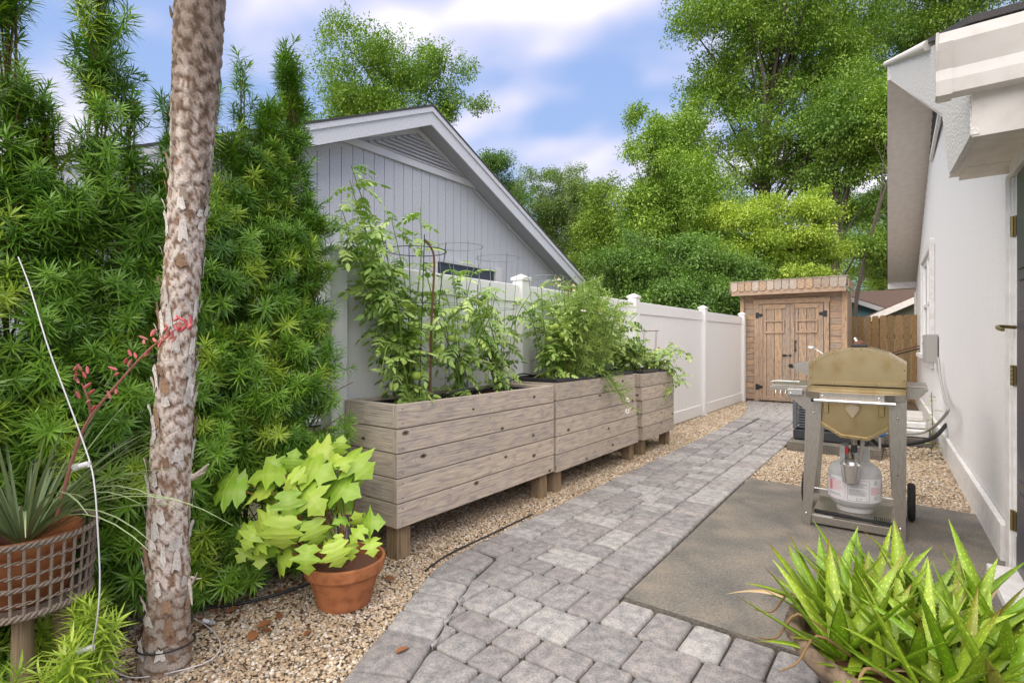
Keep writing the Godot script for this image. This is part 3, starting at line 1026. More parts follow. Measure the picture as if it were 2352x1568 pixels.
func shed() -> void:
	var t := thing("garden_shed", "small cedar shed with double plank doors and scalloped shingle fascia at the path's end", "shed", P(-1.75, 0, 11.45))
	var o := -t.position
	var F := 11.42
	# body
	var b := MB.new()
	b.cbox(P(-1.74, 1.08, F + 0.63), Vector3(1.74, 2.16, 1.2), 0.004)
	part("body", b, M.shed1, t, o)
	# lap siding on both sides of the doors and right wall
	for k in 19:
		var h := 0.06 + k * 0.113
		var tl := Basis(Vector3.RIGHT, -0.10)
		bx("siding_board", P(-2.53, h + 0.055, F - 0.012) + o, Vector3(0.20, 0.125, 0.018), M["shed%d" % (k % 4)], t, 0.002, tl)
		bx("siding_board", P(-1.03, h + 0.055, F - 0.012) + o, Vector3(0.20, 0.125, 0.018), M["shed%d" % ((k + 2) % 4)], t, 0.002, tl)
	for k in 2:
		bx("siding_board", P(-1.785, 2.075 + k * 0.075, F - 0.014) + o, Vector3(1.68, 0.07, 0.02), M["shed%d" % (2 * k)], t, 0.002)
	bx("corner_post", P(-2.655, 1.08, F - 0.03) + o, Vector3(0.07, 2.14, 0.09), M.shed2, t)
	bx("corner_post", P(-0.895, 1.08, F - 0.03) + o, Vector3(0.09, 2.14, 0.09), M.shed2, t)
	# door frame
	bx("door_frame", P(-2.385, 0.99, F - 0.04) + o, Vector3(0.085, 1.94, 0.05), M.shed0, t)
	bx("door_frame", P(-1.18, 0.99, F - 0.04) + o, Vector3(0.085, 1.94, 0.05), M.shed0, t)
	bx("door_frame", P(-1.782, 1.985, F - 0.042) + o, Vector3(1.32, 0.1, 0.052), M.shed2, t)
	# doors
	for s in 2:
		var u0 := -2.34 if s == 0 else -1.782
		var w := 0.552
		var d := Node3D.new()
		d.name = "door"
		t.add_child(d, true)
		d.position = P(u0 + w * 0.5, 0.98, F - 0.035) + o
		for k in 4:
			bx("plank", Vector3((k - 1.5) * w / 4.0, 0, 0), Vector3(w / 4.0 - 0.006, 1.90, 0.02), M["shed%d" % ((k + s * 3) % 4)], d, 0.003)
		for e in [-1, 1]:
			bx("stile", Vector3(e * (w * 0.5 - 0.035), 0, 0.022), Vector3(0.07, 1.88, 0.018), M["shed%d" % (2 + e)], d, 0.003)
		bx("rail", Vector3(0, 0.90, 0.021), Vector3(w - 0.145, 0.09, 0.018), M.shed2, d)
		bx("rail", Vector3(0, -0.90, 0.021), Vector3(w - 0.145, 0.08, 0.018), M.shed1, d)
		# little mock window
		for q in [[0.0, 0.62, 0.36, 0.035], [0.0, 0.40, 0.36, 0.035]]:
			bx("window_trim", Vector3(q[0], q[1], 0.024), Vector3(q[2], q[3], 0.026), M.shed0, d)
		for e in [-1, 1]:
			bx("window_trim", Vector3(e * 0.165, 0.51, 0.022), Vector3(0.03, 0.19, 0.022), M.shed0, d)
		for hh in [0.74, -0.68]:
			var hg := MB.new()
			var e := -1.0 if s == 0 else 1.0
			hg.cbox(Vector3(e * 0.05, 0, 0), Vector3(0.06, 0.11, 0.008), 0.002)
			hg.prism(PackedVector2Array([Vector2(e * 0.02, 0.035), Vector2(e * 0.02, -0.035), Vector2(-e * 0.05, -0.025), Vector2(-e * 0.05, 0.025)]), func(p): return Vector3(p.x, p.y, 0.004), func(p): return Vector3(p.x, p.y, -0.003))
			part("hinge", hg, M.iron, d, Vector3(e * (w * 0.5 - 0.02), hh, 0.038))
		if s == 1:
			var hd := MB.new()
			hd.tube(curve([Vector3(0, 0.09, 0), Vector3(0, 0.07, 0.03), Vector3(0, -0.04, 0.03), Vector3(0, -0.06, 0)], 9), 0.009, 6)
			hd.cbox(Vector3(0, 0.10, 0), Vector3(0.03, 0.05, 0.006), 0.001)
			hd.cbox(Vector3(0, -0.07, 0), Vector3(0.03, 0.05, 0.006), 0.001)
			part("pull_handle", hd, M.iron, d, Vector3(-0.19, 0.12, 0.02))
		else:
			var bl := MB.new()
			bl.tube([Vector3(-0.08, 0, 0), Vector3(0.09, 0, 0)], 0.008, 6)
			bl.cbox(Vector3(-0.03, 0, -0.006), Vector3(0.07, 0.04, 0.008), 0.001)
			bl.cbox(Vector3(0.07, 0.0, -0.004), Vector3(0.03, 0.045, 0.012), 0.001)
			part("slide_bolt", bl, M.iron, d, Vector3(w * 0.5 - 0.06, -0.05, 0.036))
	# roof slab, fascia board, scalloped shingles
	b = MB.new()
	b.cbox(P(-1.83, 2.315, F + 0.48), Vector3(2.02, 0.05, 1.5), 0.004, Basis(Vector3.RIGHT, 0.05))
	part("roof", b, M.shed3, t, o)
	bx("fascia_board", P(-1.825, 2.20, F - 0.30) + o, Vector3(1.95, 0.19, 0.02), M.shed0, t)
	bx("beam", P(-1.79, 2.15, F - 0.06) + o, Vector3(1.70, 0.07, 0.06), M.shed0, t)
	var n := 15
	var sh := PackedVector2Array([Vector2(-0.5, 0.09), Vector2(0.5, 0.09), Vector2(0.5, -0.045), Vector2(0.4, -0.075), Vector2(0.22, -0.092), Vector2(-0.22, -0.092), Vector2(-0.4, -0.075), Vector2(-0.5, -0.045)])
	for k in n:
		var w := 1.97 / n
		var m := MB.new()
		m.prism(sh, func(p): return Vector3(p.x * (w - 0.012), p.y, 0.006), func(p): return Vector3(p.x * (w - 0.012), p.y, -0.006), Vector2(R.randf(), R.randf()))
		var sm := part("shingle", m, [M.board0, M.board1, M.board2, M.shed2, M.shed3, M.shed0][R.randi() % 6], t, P(-2.81 + (k + 0.5) * w, 2.275, F - 0.32) + o)
	for e in [-2.825, -0.82]:
		bx("fascia_board", P(e, 2.25, F + 0.3) + o, Vector3(0.02, 0.16, 1.2), M.shed1, t)
	bx("drip_edge", P(-1.825, 2.375, F - 0.30) + o, Vector3(2.03, 0.012, 0.07), M.board2, t)

func wood_fence() -> void:
	var t := thing("wooden_fence", "brown wooden picket fence closing the gap between shed and white house", "fence", P(-0.4, 0, 13.0))
	var poly := PackedVector2Array([Vector2(-0.5, -0.86), Vector2(0.5, -0.86), Vector2(0.5, 0.83), Vector2(0.3, 0.86), Vector2(-0.3, 0.86), Vector2(-0.5, 0.83)])
	for k in 12:
		var m := MB.new()
		m.prism(poly, func(p): return Vector3(p.x * 0.118, p.y, 0.009), func(p): return Vector3(p.x * 0.118, p.y, -0.009), Vector2(R.randf() * 2.0, R.randf() * 2.0))
		var mb2 := MB.new()
		part("picket", m, M["picket%d" % (R.randi() % 3)], t, Vector3(-0.86 + k * 0.128, 0.86 + R.randf_range(-0.006, 0.006), 0))
	for h in [0.35, 1.3]:
		bx("rail", Vector3(-0.15, h, -0.04), Vector3(1.6, 0.09, 0.04), M.picket1, t)

func gable_house(nm: String, label: String, at: Vector3, turn: float, w: float, dp: float, eave: float, ridge: float, wm: Material, rm: Material, trim: Material) -> void:
	# gable faces local +z; ridge runs along z
	var t := thing(nm, label, "house", at, "", turn)
	var b := MB.new()
	b.prism(PackedVector2Array([Vector2(-w * 0.5, 0), Vector2(w * 0.5, 0), Vector2(w * 0.5, eave), Vector2(0, ridge), Vector2(-w * 0.5, eave)]), func(p): return Vector3(p.x, p.y, 0), func(p): return Vector3(p.x, p.y, -dp))
	part("wall", b, wm, t)
	var sl := (ridge - eave) / (w * 0.5)
	for s in [-1.0, 1.0]:
		var x1: float = s * (w * 0.5 + 0.4)
		var y1 := eave - 0.4 * sl
		b = MB.new()
		b.prism(PackedVector2Array([Vector2(0, ridge + 0.10), Vector2(x1, y1 + 0.10), Vector2(x1, y1 + 0.02), Vector2(0, ridge + 0.02)]), func(p): return Vector3(p.x, p.y, 0.4), func(p): return Vector3(p.x, p.y, -dp - 0.4))
		part("roof", b, rm, t)
		b = MB.new()
		b.prism(PackedVector2Array([Vector2(0, ridge + 0.06), Vector2(x1, y1 + 0.06), Vector2(x1, y1 - 0.12), Vector2(0, ridge - 0.12)]), func(p): return Vector3(p.x, p.y, 0.44), func(p): return Vector3(p.x, p.y, 0.41))
		part("rake_board", b, trim, t)

func far_houses() -> void:
	gable_house("green_house", "olive green house with pale rake board behind the wooden fence", P(2.55, 0, 18.6), 0.0, 6.2, 8.0, 2.0, 3.5, M.olive, M.brown_roof, M.soffit_beige)
	gable_house("teal_house", "teal house with brown shingled roof far beyond the shed", P(-2.35, 0, 25.0), 0.0, 4.6, 3.0, 2.15, 3.15, M.teal, M.brown_roof, M.vent_white)
	var t := thing("brown_roofed_house", "long brown shingled roof far behind the wooden fence", "house", P(0.2, 0, 29.0))
	var b := MB.new()
	b.cbox(Vector3(1.0, 1.1, -3.0), Vector3(7.0, 2.2, 5.0), 0.02)
	part("wall", b, M.teal, t)
	b = MB.new()
	b.prism(PackedVector2Array([Vector2(0, 2.05), Vector2(-3.2, 3.75), Vector2(-6.4, 2.05)]), func(p): return Vector3(-2.4, p.y, p.x), func(p): return Vector3(5.0, p.y, p.x))
	part("roof", b, M.brown_roof, t)
	t = thing("grey_roofed_house", "grey shingled roof showing between the fence and the shrubs", "house", P(-8.2, 0, 19.5))
	b = MB.new()
	b.cbox(Vector3(0, 1.2, -2.5), Vector3(5.0, 2.4, 4.0), 0.02)
	part("wall", b, M.siding, t)
	b = MB.new()
	b.prism(PackedVector2Array([Vector2(0, 2.3), Vector2(-2.5, 3.25), Vector2(-5.0, 2.3)]), func(p): return Vector3(-2.8, p.y, p.x), func(p): return Vector3(2.8, p.y, p.x))
	part("roof", b, M.grey_roof, t)

# ---------------------------------------------------------------- foliage meshes
func add_leaf(mb: MB, base: Vector3, dir: Vector3, up: Vector3, ln: float, wd: float, fold := 0.25, droop := 0.15, segs := 1) -> void:
	# a leaf blade of segs pairs of faces, folded along its midrib
	var y := dir.normalized()
	var x := y.cross(up)
	x = x.normalized() if x.length() > 0.05 else y.cross(Vector3(0.3, 0.9, 0.2)).normalized()
	var z := x.cross(y).normalized()
	var nl := (z + x * fold * 1.2).normalized()
	var nr := (z - x * fold * 1.2).normalized()
	if segs == 1:
		var a := mb.vert(base, z)
		var t := mb.vert(base + y * ln - z * ln * droop, z)
		var m := base + y * ln * 0.45 + z * ln * droop * 0.2
		var l := mb.vert(m - x * wd * 0.5 + z * fold * wd * 0.5, nl)
		var r := mb.vert(m + x * wd * 0.5 + z * fold * wd * 0.5, nr)
		mb.tri(a, l, t)
		mb.tri(a, t, r)
		return
	var pl := -1
	var pm := -1
	var pr := -1
	for i in segs + 1:
		var k := float(i) / segs
		var w := wd * 0.5 * pow(sin(PI * clampf(0.12 + k * 0.88, 0.0, 1.0)), 0.7)
		var c := base + y * ln * k - z * ln * droop * k * k
		var zz := (z + y * 2.0 * droop * k).normalized()
		var l := mb.vert(c - x * w + zz * fold * w, (zz + x * fold).normalized(), Vector2(0, k))
		var m := mb.vert(c, zz, Vector2(0.5, k))
		var r := mb.vert(c + x * w + zz * fold * w, (zz - x * fold).normalized(), Vector2(1, k))
		if i > 0:
			mb.quad_i(pl, pm, m, l)
			mb.quad_i(pm, pr, r, m)
		pl = l; pm = m; pr = r

var clumps := []
var sprigs := []
var tomato_leaves := []
var narrow_sprays := []

func foliage_meshes() -> void:
	for s in 4:
		var mb := MB.new()
		for i in 36:
			var p := rv() * 0.5 * pow(R.randf(), 0.45)
			var d := (p.normalized() + rv() * 0.8 + Vector3(0, -0.2, 0)).normalized()
			var sh := R.randf_range(0.86, 1.12)
			mb.col = Color(sh, sh * R.randf_range(0.97, 1.03), sh * 0.95)
			add_leaf(mb, p, d, (Vector3.UP + rv() * 0.5).normalized(), R.randf_range(0.12, 0.25), R.randf_range(0.08, 0.12))
		clumps.append(mb.mesh())
	# podocarpus shoots: strap leaves in a spiral round a stem
	for s in 6:
		var mb := MB.new()
		var ln := R.randf_range(0.075, 0.13)
		var n := 32
		for i in n:
			var k := pow(float(i) / n, 0.75)
			var an := i * 2.4 + R.randf_range(-0.3, 0.3)
			var base := Vector3(0, ln * k, 0)
			var lift := lerpf(-0.05, 1.5, k * k * k) + R.randf_range(-0.15, 0.15)
			var d := Vector3(cos(an), lift, sin(an)).normalized()
			var l := lerpf(0.095, 0.06, k * k) * R.randf_range(0.75, 1.15)
			var young := clampf(k * 1.5 - 0.6, 0.0, 1.0)
			mb.col = Color(1, 1, 1).lerp(Color(2.2, 1.75, 1.1), young * (0.35 + 0.65 * (s % 2)))
			add_leaf(mb, base, d, Vector3.UP, l, 0.0074, 0.22, R.randf_range(0.0, 0.25), 2)
		mb.col = Color(1.6, 1.2, 0.7)
		mb.tube([Vector3(0, -0.05, 0), Vector3(0, ln * 0.9, 0)], [0.003, 0.0012], 4, false)
		sprigs.append(mb.mesh())
	# tomato leaves: lobed leaflets on a stalk
	for s in 3:
		var mb := MB.new()
		var pts := []
		for i in 6:
			var k := i / 5.0
			pts.append(Vector3(sin(k * 2.0 + s) * 0.01, 0.17 * k, 0.02 * sin(k * 3.0) - 0.05 * k * k))
		mb.col = Color(1.2, 1.2, 0.9)
		mb.tube(pts, [0.0022, 0.002, 0.0018, 0.0016, 0.0013, 0.001], 4, false)
		for i in [1, 2, 3, 4]:
			for e in [-1, 1]:
				var b: Vector3 = pts[i]
				var d := Vector3(e * 1.0, 0.55, -0.25 + R.randf_range(-0.2, 0.2)).normalized()
				var sh := R.randf_range(0.85, 1.15)
				mb.col = Color(sh, sh, sh)
				var l: float = [0, 0.045, 0.062, 0.066, 0.055][i] * R.randf_range(0.85, 1.15)
				tomato_leaflet(mb, b, d, Vector3(0, 0.1, 1), l)
		tomato_leaflet(mb, pts[5], Vector3(0, 1, -0.6), Vector3(0, 0.4, 1), 0.07)
		tomato_leaves.append(mb.mesh())
	# narrow-leaved sprays of the daisies
	for s in 3:
		var mb := MB.new()
		for i in 16:
			var k := i / 16.0
			var an := i * 2.4
			mb.col = Color(1, 1, 1) * R.randf_range(0.85, 1.2)
			add_leaf(mb, Vector3(0, 0.2 * k, 0), Vector3(cos(an), R.randf_range(0.4, 1.3), sin(an)), Vector3.UP, R.randf_range(0.035, 0.06), 0.008, 0.2, 0.3, 2)
		mb.tube([Vector3.ZERO, Vector3(0, 0.21, 0)], 0.0018, 4, false)
		narrow_sprays.append(mb.mesh())

func tomato_leaflet(mb: MB, base: Vector3, dir: Vector3, up: Vector3, ln: float) -> void:
	var y := dir.normalized()
	var x := y.cross(up).normalized()
	var z := x.cross(y).normalized()
	var prof := [[0.0, 0.03], [0.18, 0.26], [0.30, 0.20], [0.45, 0.30], [0.58, 0.17], [0.72, 0.19], [1.0, 0.0]]
	var pl := -1
	var pm := -1
	var pr := -1
	for q in prof:
		var c: Vector3 = base + y * ln * q[0] - z * ln * 0.28 * q[0] * q[0]
		var w: float = q[1] * ln
		var l := mb.vert(c - x * w - z * w * 0.35, (z - x * 0.35).normalized())
		var m := mb.vert(c, z)
		var r := mb.vert(c + x * w - z * w * 0.35, (z + x * 0.35).normalized())
		if pl >= 0:
			mb.quad_i(pl, pm, m, l)
			mb.quad_i(pm, pr, r, m)
		pl = l; pm = m; pr = r

# ---------------------------------------------------------------- trees
func tree(nm: String, label: String, u: float, v: float, trunk_h: float, trunk_r: float, lobes: Array, anchors: int, per: int, size: float, ca: Color, cb: Color, cat := "tree", group := "", lean := Vector3.ZERO) -> void:
	var t := thing(nm, label, cat, P(u, -0.03, v), group)
	var wood := MB.new()
	var tops := []
	var tp := []
	var tr := []
	for i in 7:
		var k := i / 6.0
		tp.append(Vector3(lean.x * k * k, trunk_h * k, lean.z * k * k) + Vector3(R.randfn(), 0, R.randfn()) * trunk_r * 0.35 * k)
		tr.append(trunk_r * lerpf(1.25, 0.42, k))
	wood.tube(tp, tr, 9, false)
	part("trunk", wood, M.bark, t)
	var limbs := MB.new()
	var xs := [[], [], [], []]
	var cs := [[], [], [], []]
	var vol := 0.0
	for l in lobes: vol += l[1].x * l[1].y * l[1].z
	for l in lobes:
		var n := maxi(2, int(round(1.25 * anchors * l[1].x * l[1].y * l[1].z / vol)))
		for i in n:
			var d := rv() * pow(R.randf_range(0.12, 1.0), 0.42)
			var a: Vector3 = l[0] + d * l[1]
			# a limb from the trunk to this bough
			var k := clampf((a.y - 0.35 * l[1].y) / trunk_h * R.randf_range(0.55, 0.85), 0.25, 0.98)
			var st := Vector3(lean.x * k * k, trunk_h * k, lean.z * k * k)
			var md := st.lerp(a, 0.5) + Vector3(0, 0.12 * st.distance_to(a), 0) + rv() * 0.06 * st.distance_to(a)
			if i % 4 == 0:
				limbs.tube(curve([st, md, a], 6), PackedFloat32Array([trunk_r * 0.26, trunk_r * 0.23, trunk_r * 0.19, trunk_r * 0.15, trunk_r * 0.11, trunk_r * 0.08, trunk_r * 0.05]), 5, false)
			var bough := (Vector3(l[1].x, l[1].y * 0.6, l[1].z) * 0.33)
			var shade := R.randf()
			for q in int(per * 1.7):
				var o := Vector3(R.randfn(), R.randfn(), R.randfn()) * 0.62 * bough
				var kk := R.randi() % 4
				var s := size * R.randf_range(0.5, 1.25)
				xs[kk].append(Transform3D(Basis.from_euler(Vector3(R.randf() * 0.7, R.randf() * TAU, R.randf() * 0.7)).scaled(Vector3.ONE * s), a + o))
				var c := ca.lerp(cb, clampf(shade * 0.7 + R.randf() * 0.45 - 0.1, 0.0, 1.0))
				cs[kk].append(c)
	part("limbs", limbs, M.bark, t)
	var cr := Node3D.new()
	cr.name = "crown"
	t.add_child(cr)
	for k in 4:
		multi("foliage", clumps[k], xs[k], cs[k], M.far_leaf, cr)

func spot(px: float, f: float) -> Vector2:
	var r := (px - 1176.0) / 1215.0 * f
	return Vector2(-sin(YAW) * f + cos(YAW) * r, cos(YAW) * f + sin(YAW) * r)

func hgt(py: float, f: float) -> float:
	return CAM_H + (784.0 - py) / 1215.0 * f

func lobe(o: Vector2, px: float, py: float, f: float, rx: float, ry: float) -> Array:
	# a crown lobe centred where the picture shows it
	var s := spot(px, f)
	return [Vector3(s.x - o.x, hgt(py, f), -(s.y - o.y)), Vector3(rx, ry, rx)]

func trees() -> void:
	foliage_meshes()
	var mid_a := Color(0.19, 0.33, 0.045)
	var mid_b := Color(0.37, 0.52, 0.075)
	var yel_a := Color(0.27, 0.40, 0.045)
	var yel_b := Color(0.50, 0.60, 0.09)
	var dk_a := Color(0.10, 0.20, 0.04)
	var dk_b := Color(0.20, 0.34, 0.06)
	var gr_a := Color(0.16, 0.26, 0.07)
	var gr_b := Color(0.28, 0.38, 0.11)
	var f := 24.0
	var o := spot(900, f)
	tree("leafy_tree", "bright green tree rising behind the grey gable's peak", o.x, o.y, 10.5, 0.22, [lobe(o, 830, 190, f, 2.3, 2.3), lobe(o, 930, 170, f, 2.0, 2.0), lobe(o, 1000, 200, f, 1.5, 1.9), lobe(o, 1060, 270, f, 1.2, 0.9), lobe(o, 780, 260, f, 2.0, 1.4), lobe(o, 920, 290, f, 2.6, 1.4)], 56, 15, 0.62, mid_a * 1.1, yel_a * 1.05)
	f = 38.0
	o = spot(1130, f)
	tree("dark_pine", "dark tree top peeking over the grey house's right roof slope", o.x, o.y, 11.5, 0.2, [lobe(o, 1120, 410, f, 2.0, 1.9), lobe(o, 1150, 470, f, 2.4, 1.9)], 22, 16, 0.7, dk_a, dk_b)
	f = 42.0
	o = spot(1240, f)
	tree("airy_tree", "airy grey-green tree right of the gable, left one of the far pair", o.x, o.y, 13.0, 0.25, [lobe(o, 1240, 430, f, 2.6, 1.6), lobe(o, 1220, 500, f, 2.6, 2.2), lobe(o, 1280, 520, f, 2.6, 2.6)], 40, 15, 0.75, gr_a, gr_b, "tree", "far trees beyond the grey roof")
	f = 40.0
	o = spot(1345, f)
	tree("airy_tree", "airy grey-green tree nearest the tall slender tree, right one of the far pair", o.x, o.y, 13.0, 0.25, [lobe(o, 1350, 415, f, 2.2, 1.6), lobe(o, 1330, 480, f, 2.8, 2.0), lobe(o, 1370, 530, f, 2.2, 2.0)], 40, 15, 0.75, gr_a, gr_b, "tree", "far trees beyond the grey roof")
	# the big oak
	f = 23.0
	o = spot(1745, f)
	tree("shade_tree", "tall broad shade tree with spreading limbs above the shed", o.x, o.y, 14.0, 0.30, [lobe(o, 1660, 60, f, 2.2, 2.6), lobe(o, 1620, 190, f, 1.7, 1.5), lobe(o, 1760, 140, f, 2.6, 2.6), lobe(o, 1880, 70, f, 2.6, 2.6), lobe(o, 1800, 330, f, 2.6, 2.2), lobe(o, 1660, 330, f, 2.0, 2.0), lobe(o, 1760, -140, f, 4.0, 2.6), lobe(o, 1960, 200, f, 2.2, 2.0), lobe(o, 1900, 320, f, 2.0, 1.8)], 130, 20, 0.66, mid_a, mid_b, "tree", "", Vector3(0.6, 0, 0))
	f = 27.0
	o = spot(2080, f)
	tree("shade_tree", "dark tall tree showing above the white house's gutter and roof", o.x, o.y, 15.0, 0.3, [lobe(o, 2080, 20, f, 3.4, 2.6), lobe(o, 2200, -10, f, 3.4, 2.0), lobe(o, 2010, 260, f, 2.0, 3.0), lobe(o, 1980, 430, f, 2.0, 2.2), lobe(o, 2000, 90, f, 2.0, 2.4)], 70, 15, 0.7, dk_a * 1.2, mid_b * 0.9)
	# slender tree at the left edge of the mass
	f = 17.0
	o = spot(1490, f)
	tree("slender_tree", "slender upright young tree at the edge of the open sky", o.x, o.y, 8.0, 0.08, [lobe(o, 1480, 300, f, 0.55, 1.3), lobe(o, 1500, 400, f, 0.9, 1.4), lobe(o, 1470, 500, f, 1.1, 1.3), lobe(o, 1540, 470, f, 1.2, 1.8)], 46, 14, 0.46, mid_a, mid_b * 1.1)
	f = 19.0
	o = spot(1570, f)
	tree("leafy_tree", "mid green leafy tree between the slender tree and the shade tree", o.x, o.y, 8.5, 0.16, [lobe(o, 1560, 330, f, 1.4, 1.6), lobe(o, 1600, 450, f, 1.8, 1.8), lobe(o, 1500, 560, f, 1.8, 1.2), lobe(o, 1640, 560, f, 2.0, 1.4)], 54, 16, 0.56, mid_a, mid_b)
	f = 20.0
	o = spot(1410, f)
	tree("leafy_tree", "low leafy tree just right of the grey roof's lower end", o.x, o.y, 5.6, 0.12, [lobe(o, 1420, 500, f, 1.3, 1.3), lobe(o, 1370, 560, f, 1.2, 1.2), lobe(o, 1440, 590, f, 1.6, 1.2)], 34, 16, 0.52, yel_a * 0.8, yel_a)
	# yellow-green tree over the shed
	f = 16.0
	o = spot(1775, f)
	tree("lime_tree", "feathery yellow-green tree right behind the shed roof", o.x, o.y, 3.9, 0.09, [lobe(o, 1710, 495, f, 0.95, 0.65), lobe(o, 1835, 490, f, 0.95, 0.65), lobe(o, 1770, 560, f, 1.4, 0.55), lobe(o, 1895, 560, f, 0.9, 0.5), lobe(o, 1650, 580, f, 0.9, 0.5), lobe(o, 1780, 620, f, 1.6, 0.4)], 64, 18, 0.40, yel_a * 1.15, yel_b * 1.1)
	# dark trunks at the right
	f = 20.0
	o = spot(1920, f)
	tree("dark_trunked_tree", "dark trunked tree standing upright right of the lime green tree", o.x, o.y, 9.5, 0.16, [lobe(o, 1930, 330, f, 1.6, 1.6), lobe(o, 1960, 240, f, 1.7, 1.6), lobe(o, 1990, 500, f, 1.2, 1.2)], 34, 15, 0.6, dk_a * 1.3, mid_b)
	f = 19.0
	o = spot(1955, f)
	tree("leaning_tree", "leaning dark tree slanting towards the white house's eave", o.x, o.y, 9.0, 0.065, [lobe(o, 2040, 300, f, 1.4, 1.6), lobe(o, 2010, 560, f, 1.1, 0.8)], 26, 14, 0.55, mid_a, mid_b, "tree", "", Vector3(2.0, 0, 1.2))
	f = 34.0
	o = spot(2030, f)
	tree("leafy_tree", "bright green bush tree low beside the white house's far eave", o.x, o.y, 5.0, 0.15, [lobe(o, 2015, 600, f, 2.0, 1.6), lobe(o, 2045, 560, f, 1.6, 1.5)], 30, 16, 0.66, mid_b * 0.9, yel_a)
	# shrubs behind the white fence
	var shr := [[1420, 640, 13.0, 1.0, 0.7], [1500, 620, 13.5, 1.1, 0.9], [1590, 630, 13.0, 1.0, 0.85], [1660, 640, 13.5, 0.9, 0.8], [1555, 690, 11.8, 0.7, 0.4], [1640, 690, 12.0, 0.6, 0.4]]
	var lab := ["dark evergreen shrub behind the white fence, leftmost, near the grey roof", "dark evergreen shrub behind the white fence, second from the grey roof", "dark evergreen shrub behind the white fence, midway to the shed", "dark evergreen shrub behind the white fence, closest to the shed's tall corner", "low glossy shrub just over the fence rail, farther from the shed", "low glossy shrub just over the fence rail, beside the shed"]
	for i in shr.size():
		var s: Array = shr[i]
		o = spot(s[0], s[2])
		var hh := hgt(s[1], s[2])
		tree("evergreen_shrub", lab[i], o.x, o.y, hh * 0.8, 0.05, [[Vector3(0, hh, 0), Vector3(s[3], s[4], s[3])], [Vector3(0.2, hh * 0.6, 0), Vector3(s[3], hh * 0.45, s[3])]], 40, 16, 0.36, dk_a, dk_b * 1.1, "shrub", "evergreen shrubs behind the white fence")
	# far background trees that close the horizon
	var far := [[1290, 600, 52.0, "dim far tree behind the airy pair"], [1460, 540, 50.0, "dim far tree behind the slender tree"], [1640, 500, 48.0, "dim far tree low behind the shade tree's trunk"], [1850, 520, 46.0, "dim far tree behind the lime green tree"], [2010, 520, 50.0, "dim far tree beside the white house's rake"]]
	for d in far:
		o = spot(d[0], d[2])
		var hh := hgt(d[1], d[2])
		tree("distant_tree", d[3], o.x, o.y, hh, 0.25, [[Vector3(0, hh, 0), Vector3(4.2, 3.2, 4.2)], [Vector3(1.5, hh * 0.55, 0), Vector3(4.8, hh * 0.4, 4.2)]], 44, 14, 1.0, gr_a * 0.9, mid_b, "tree", "distant trees closing the view")

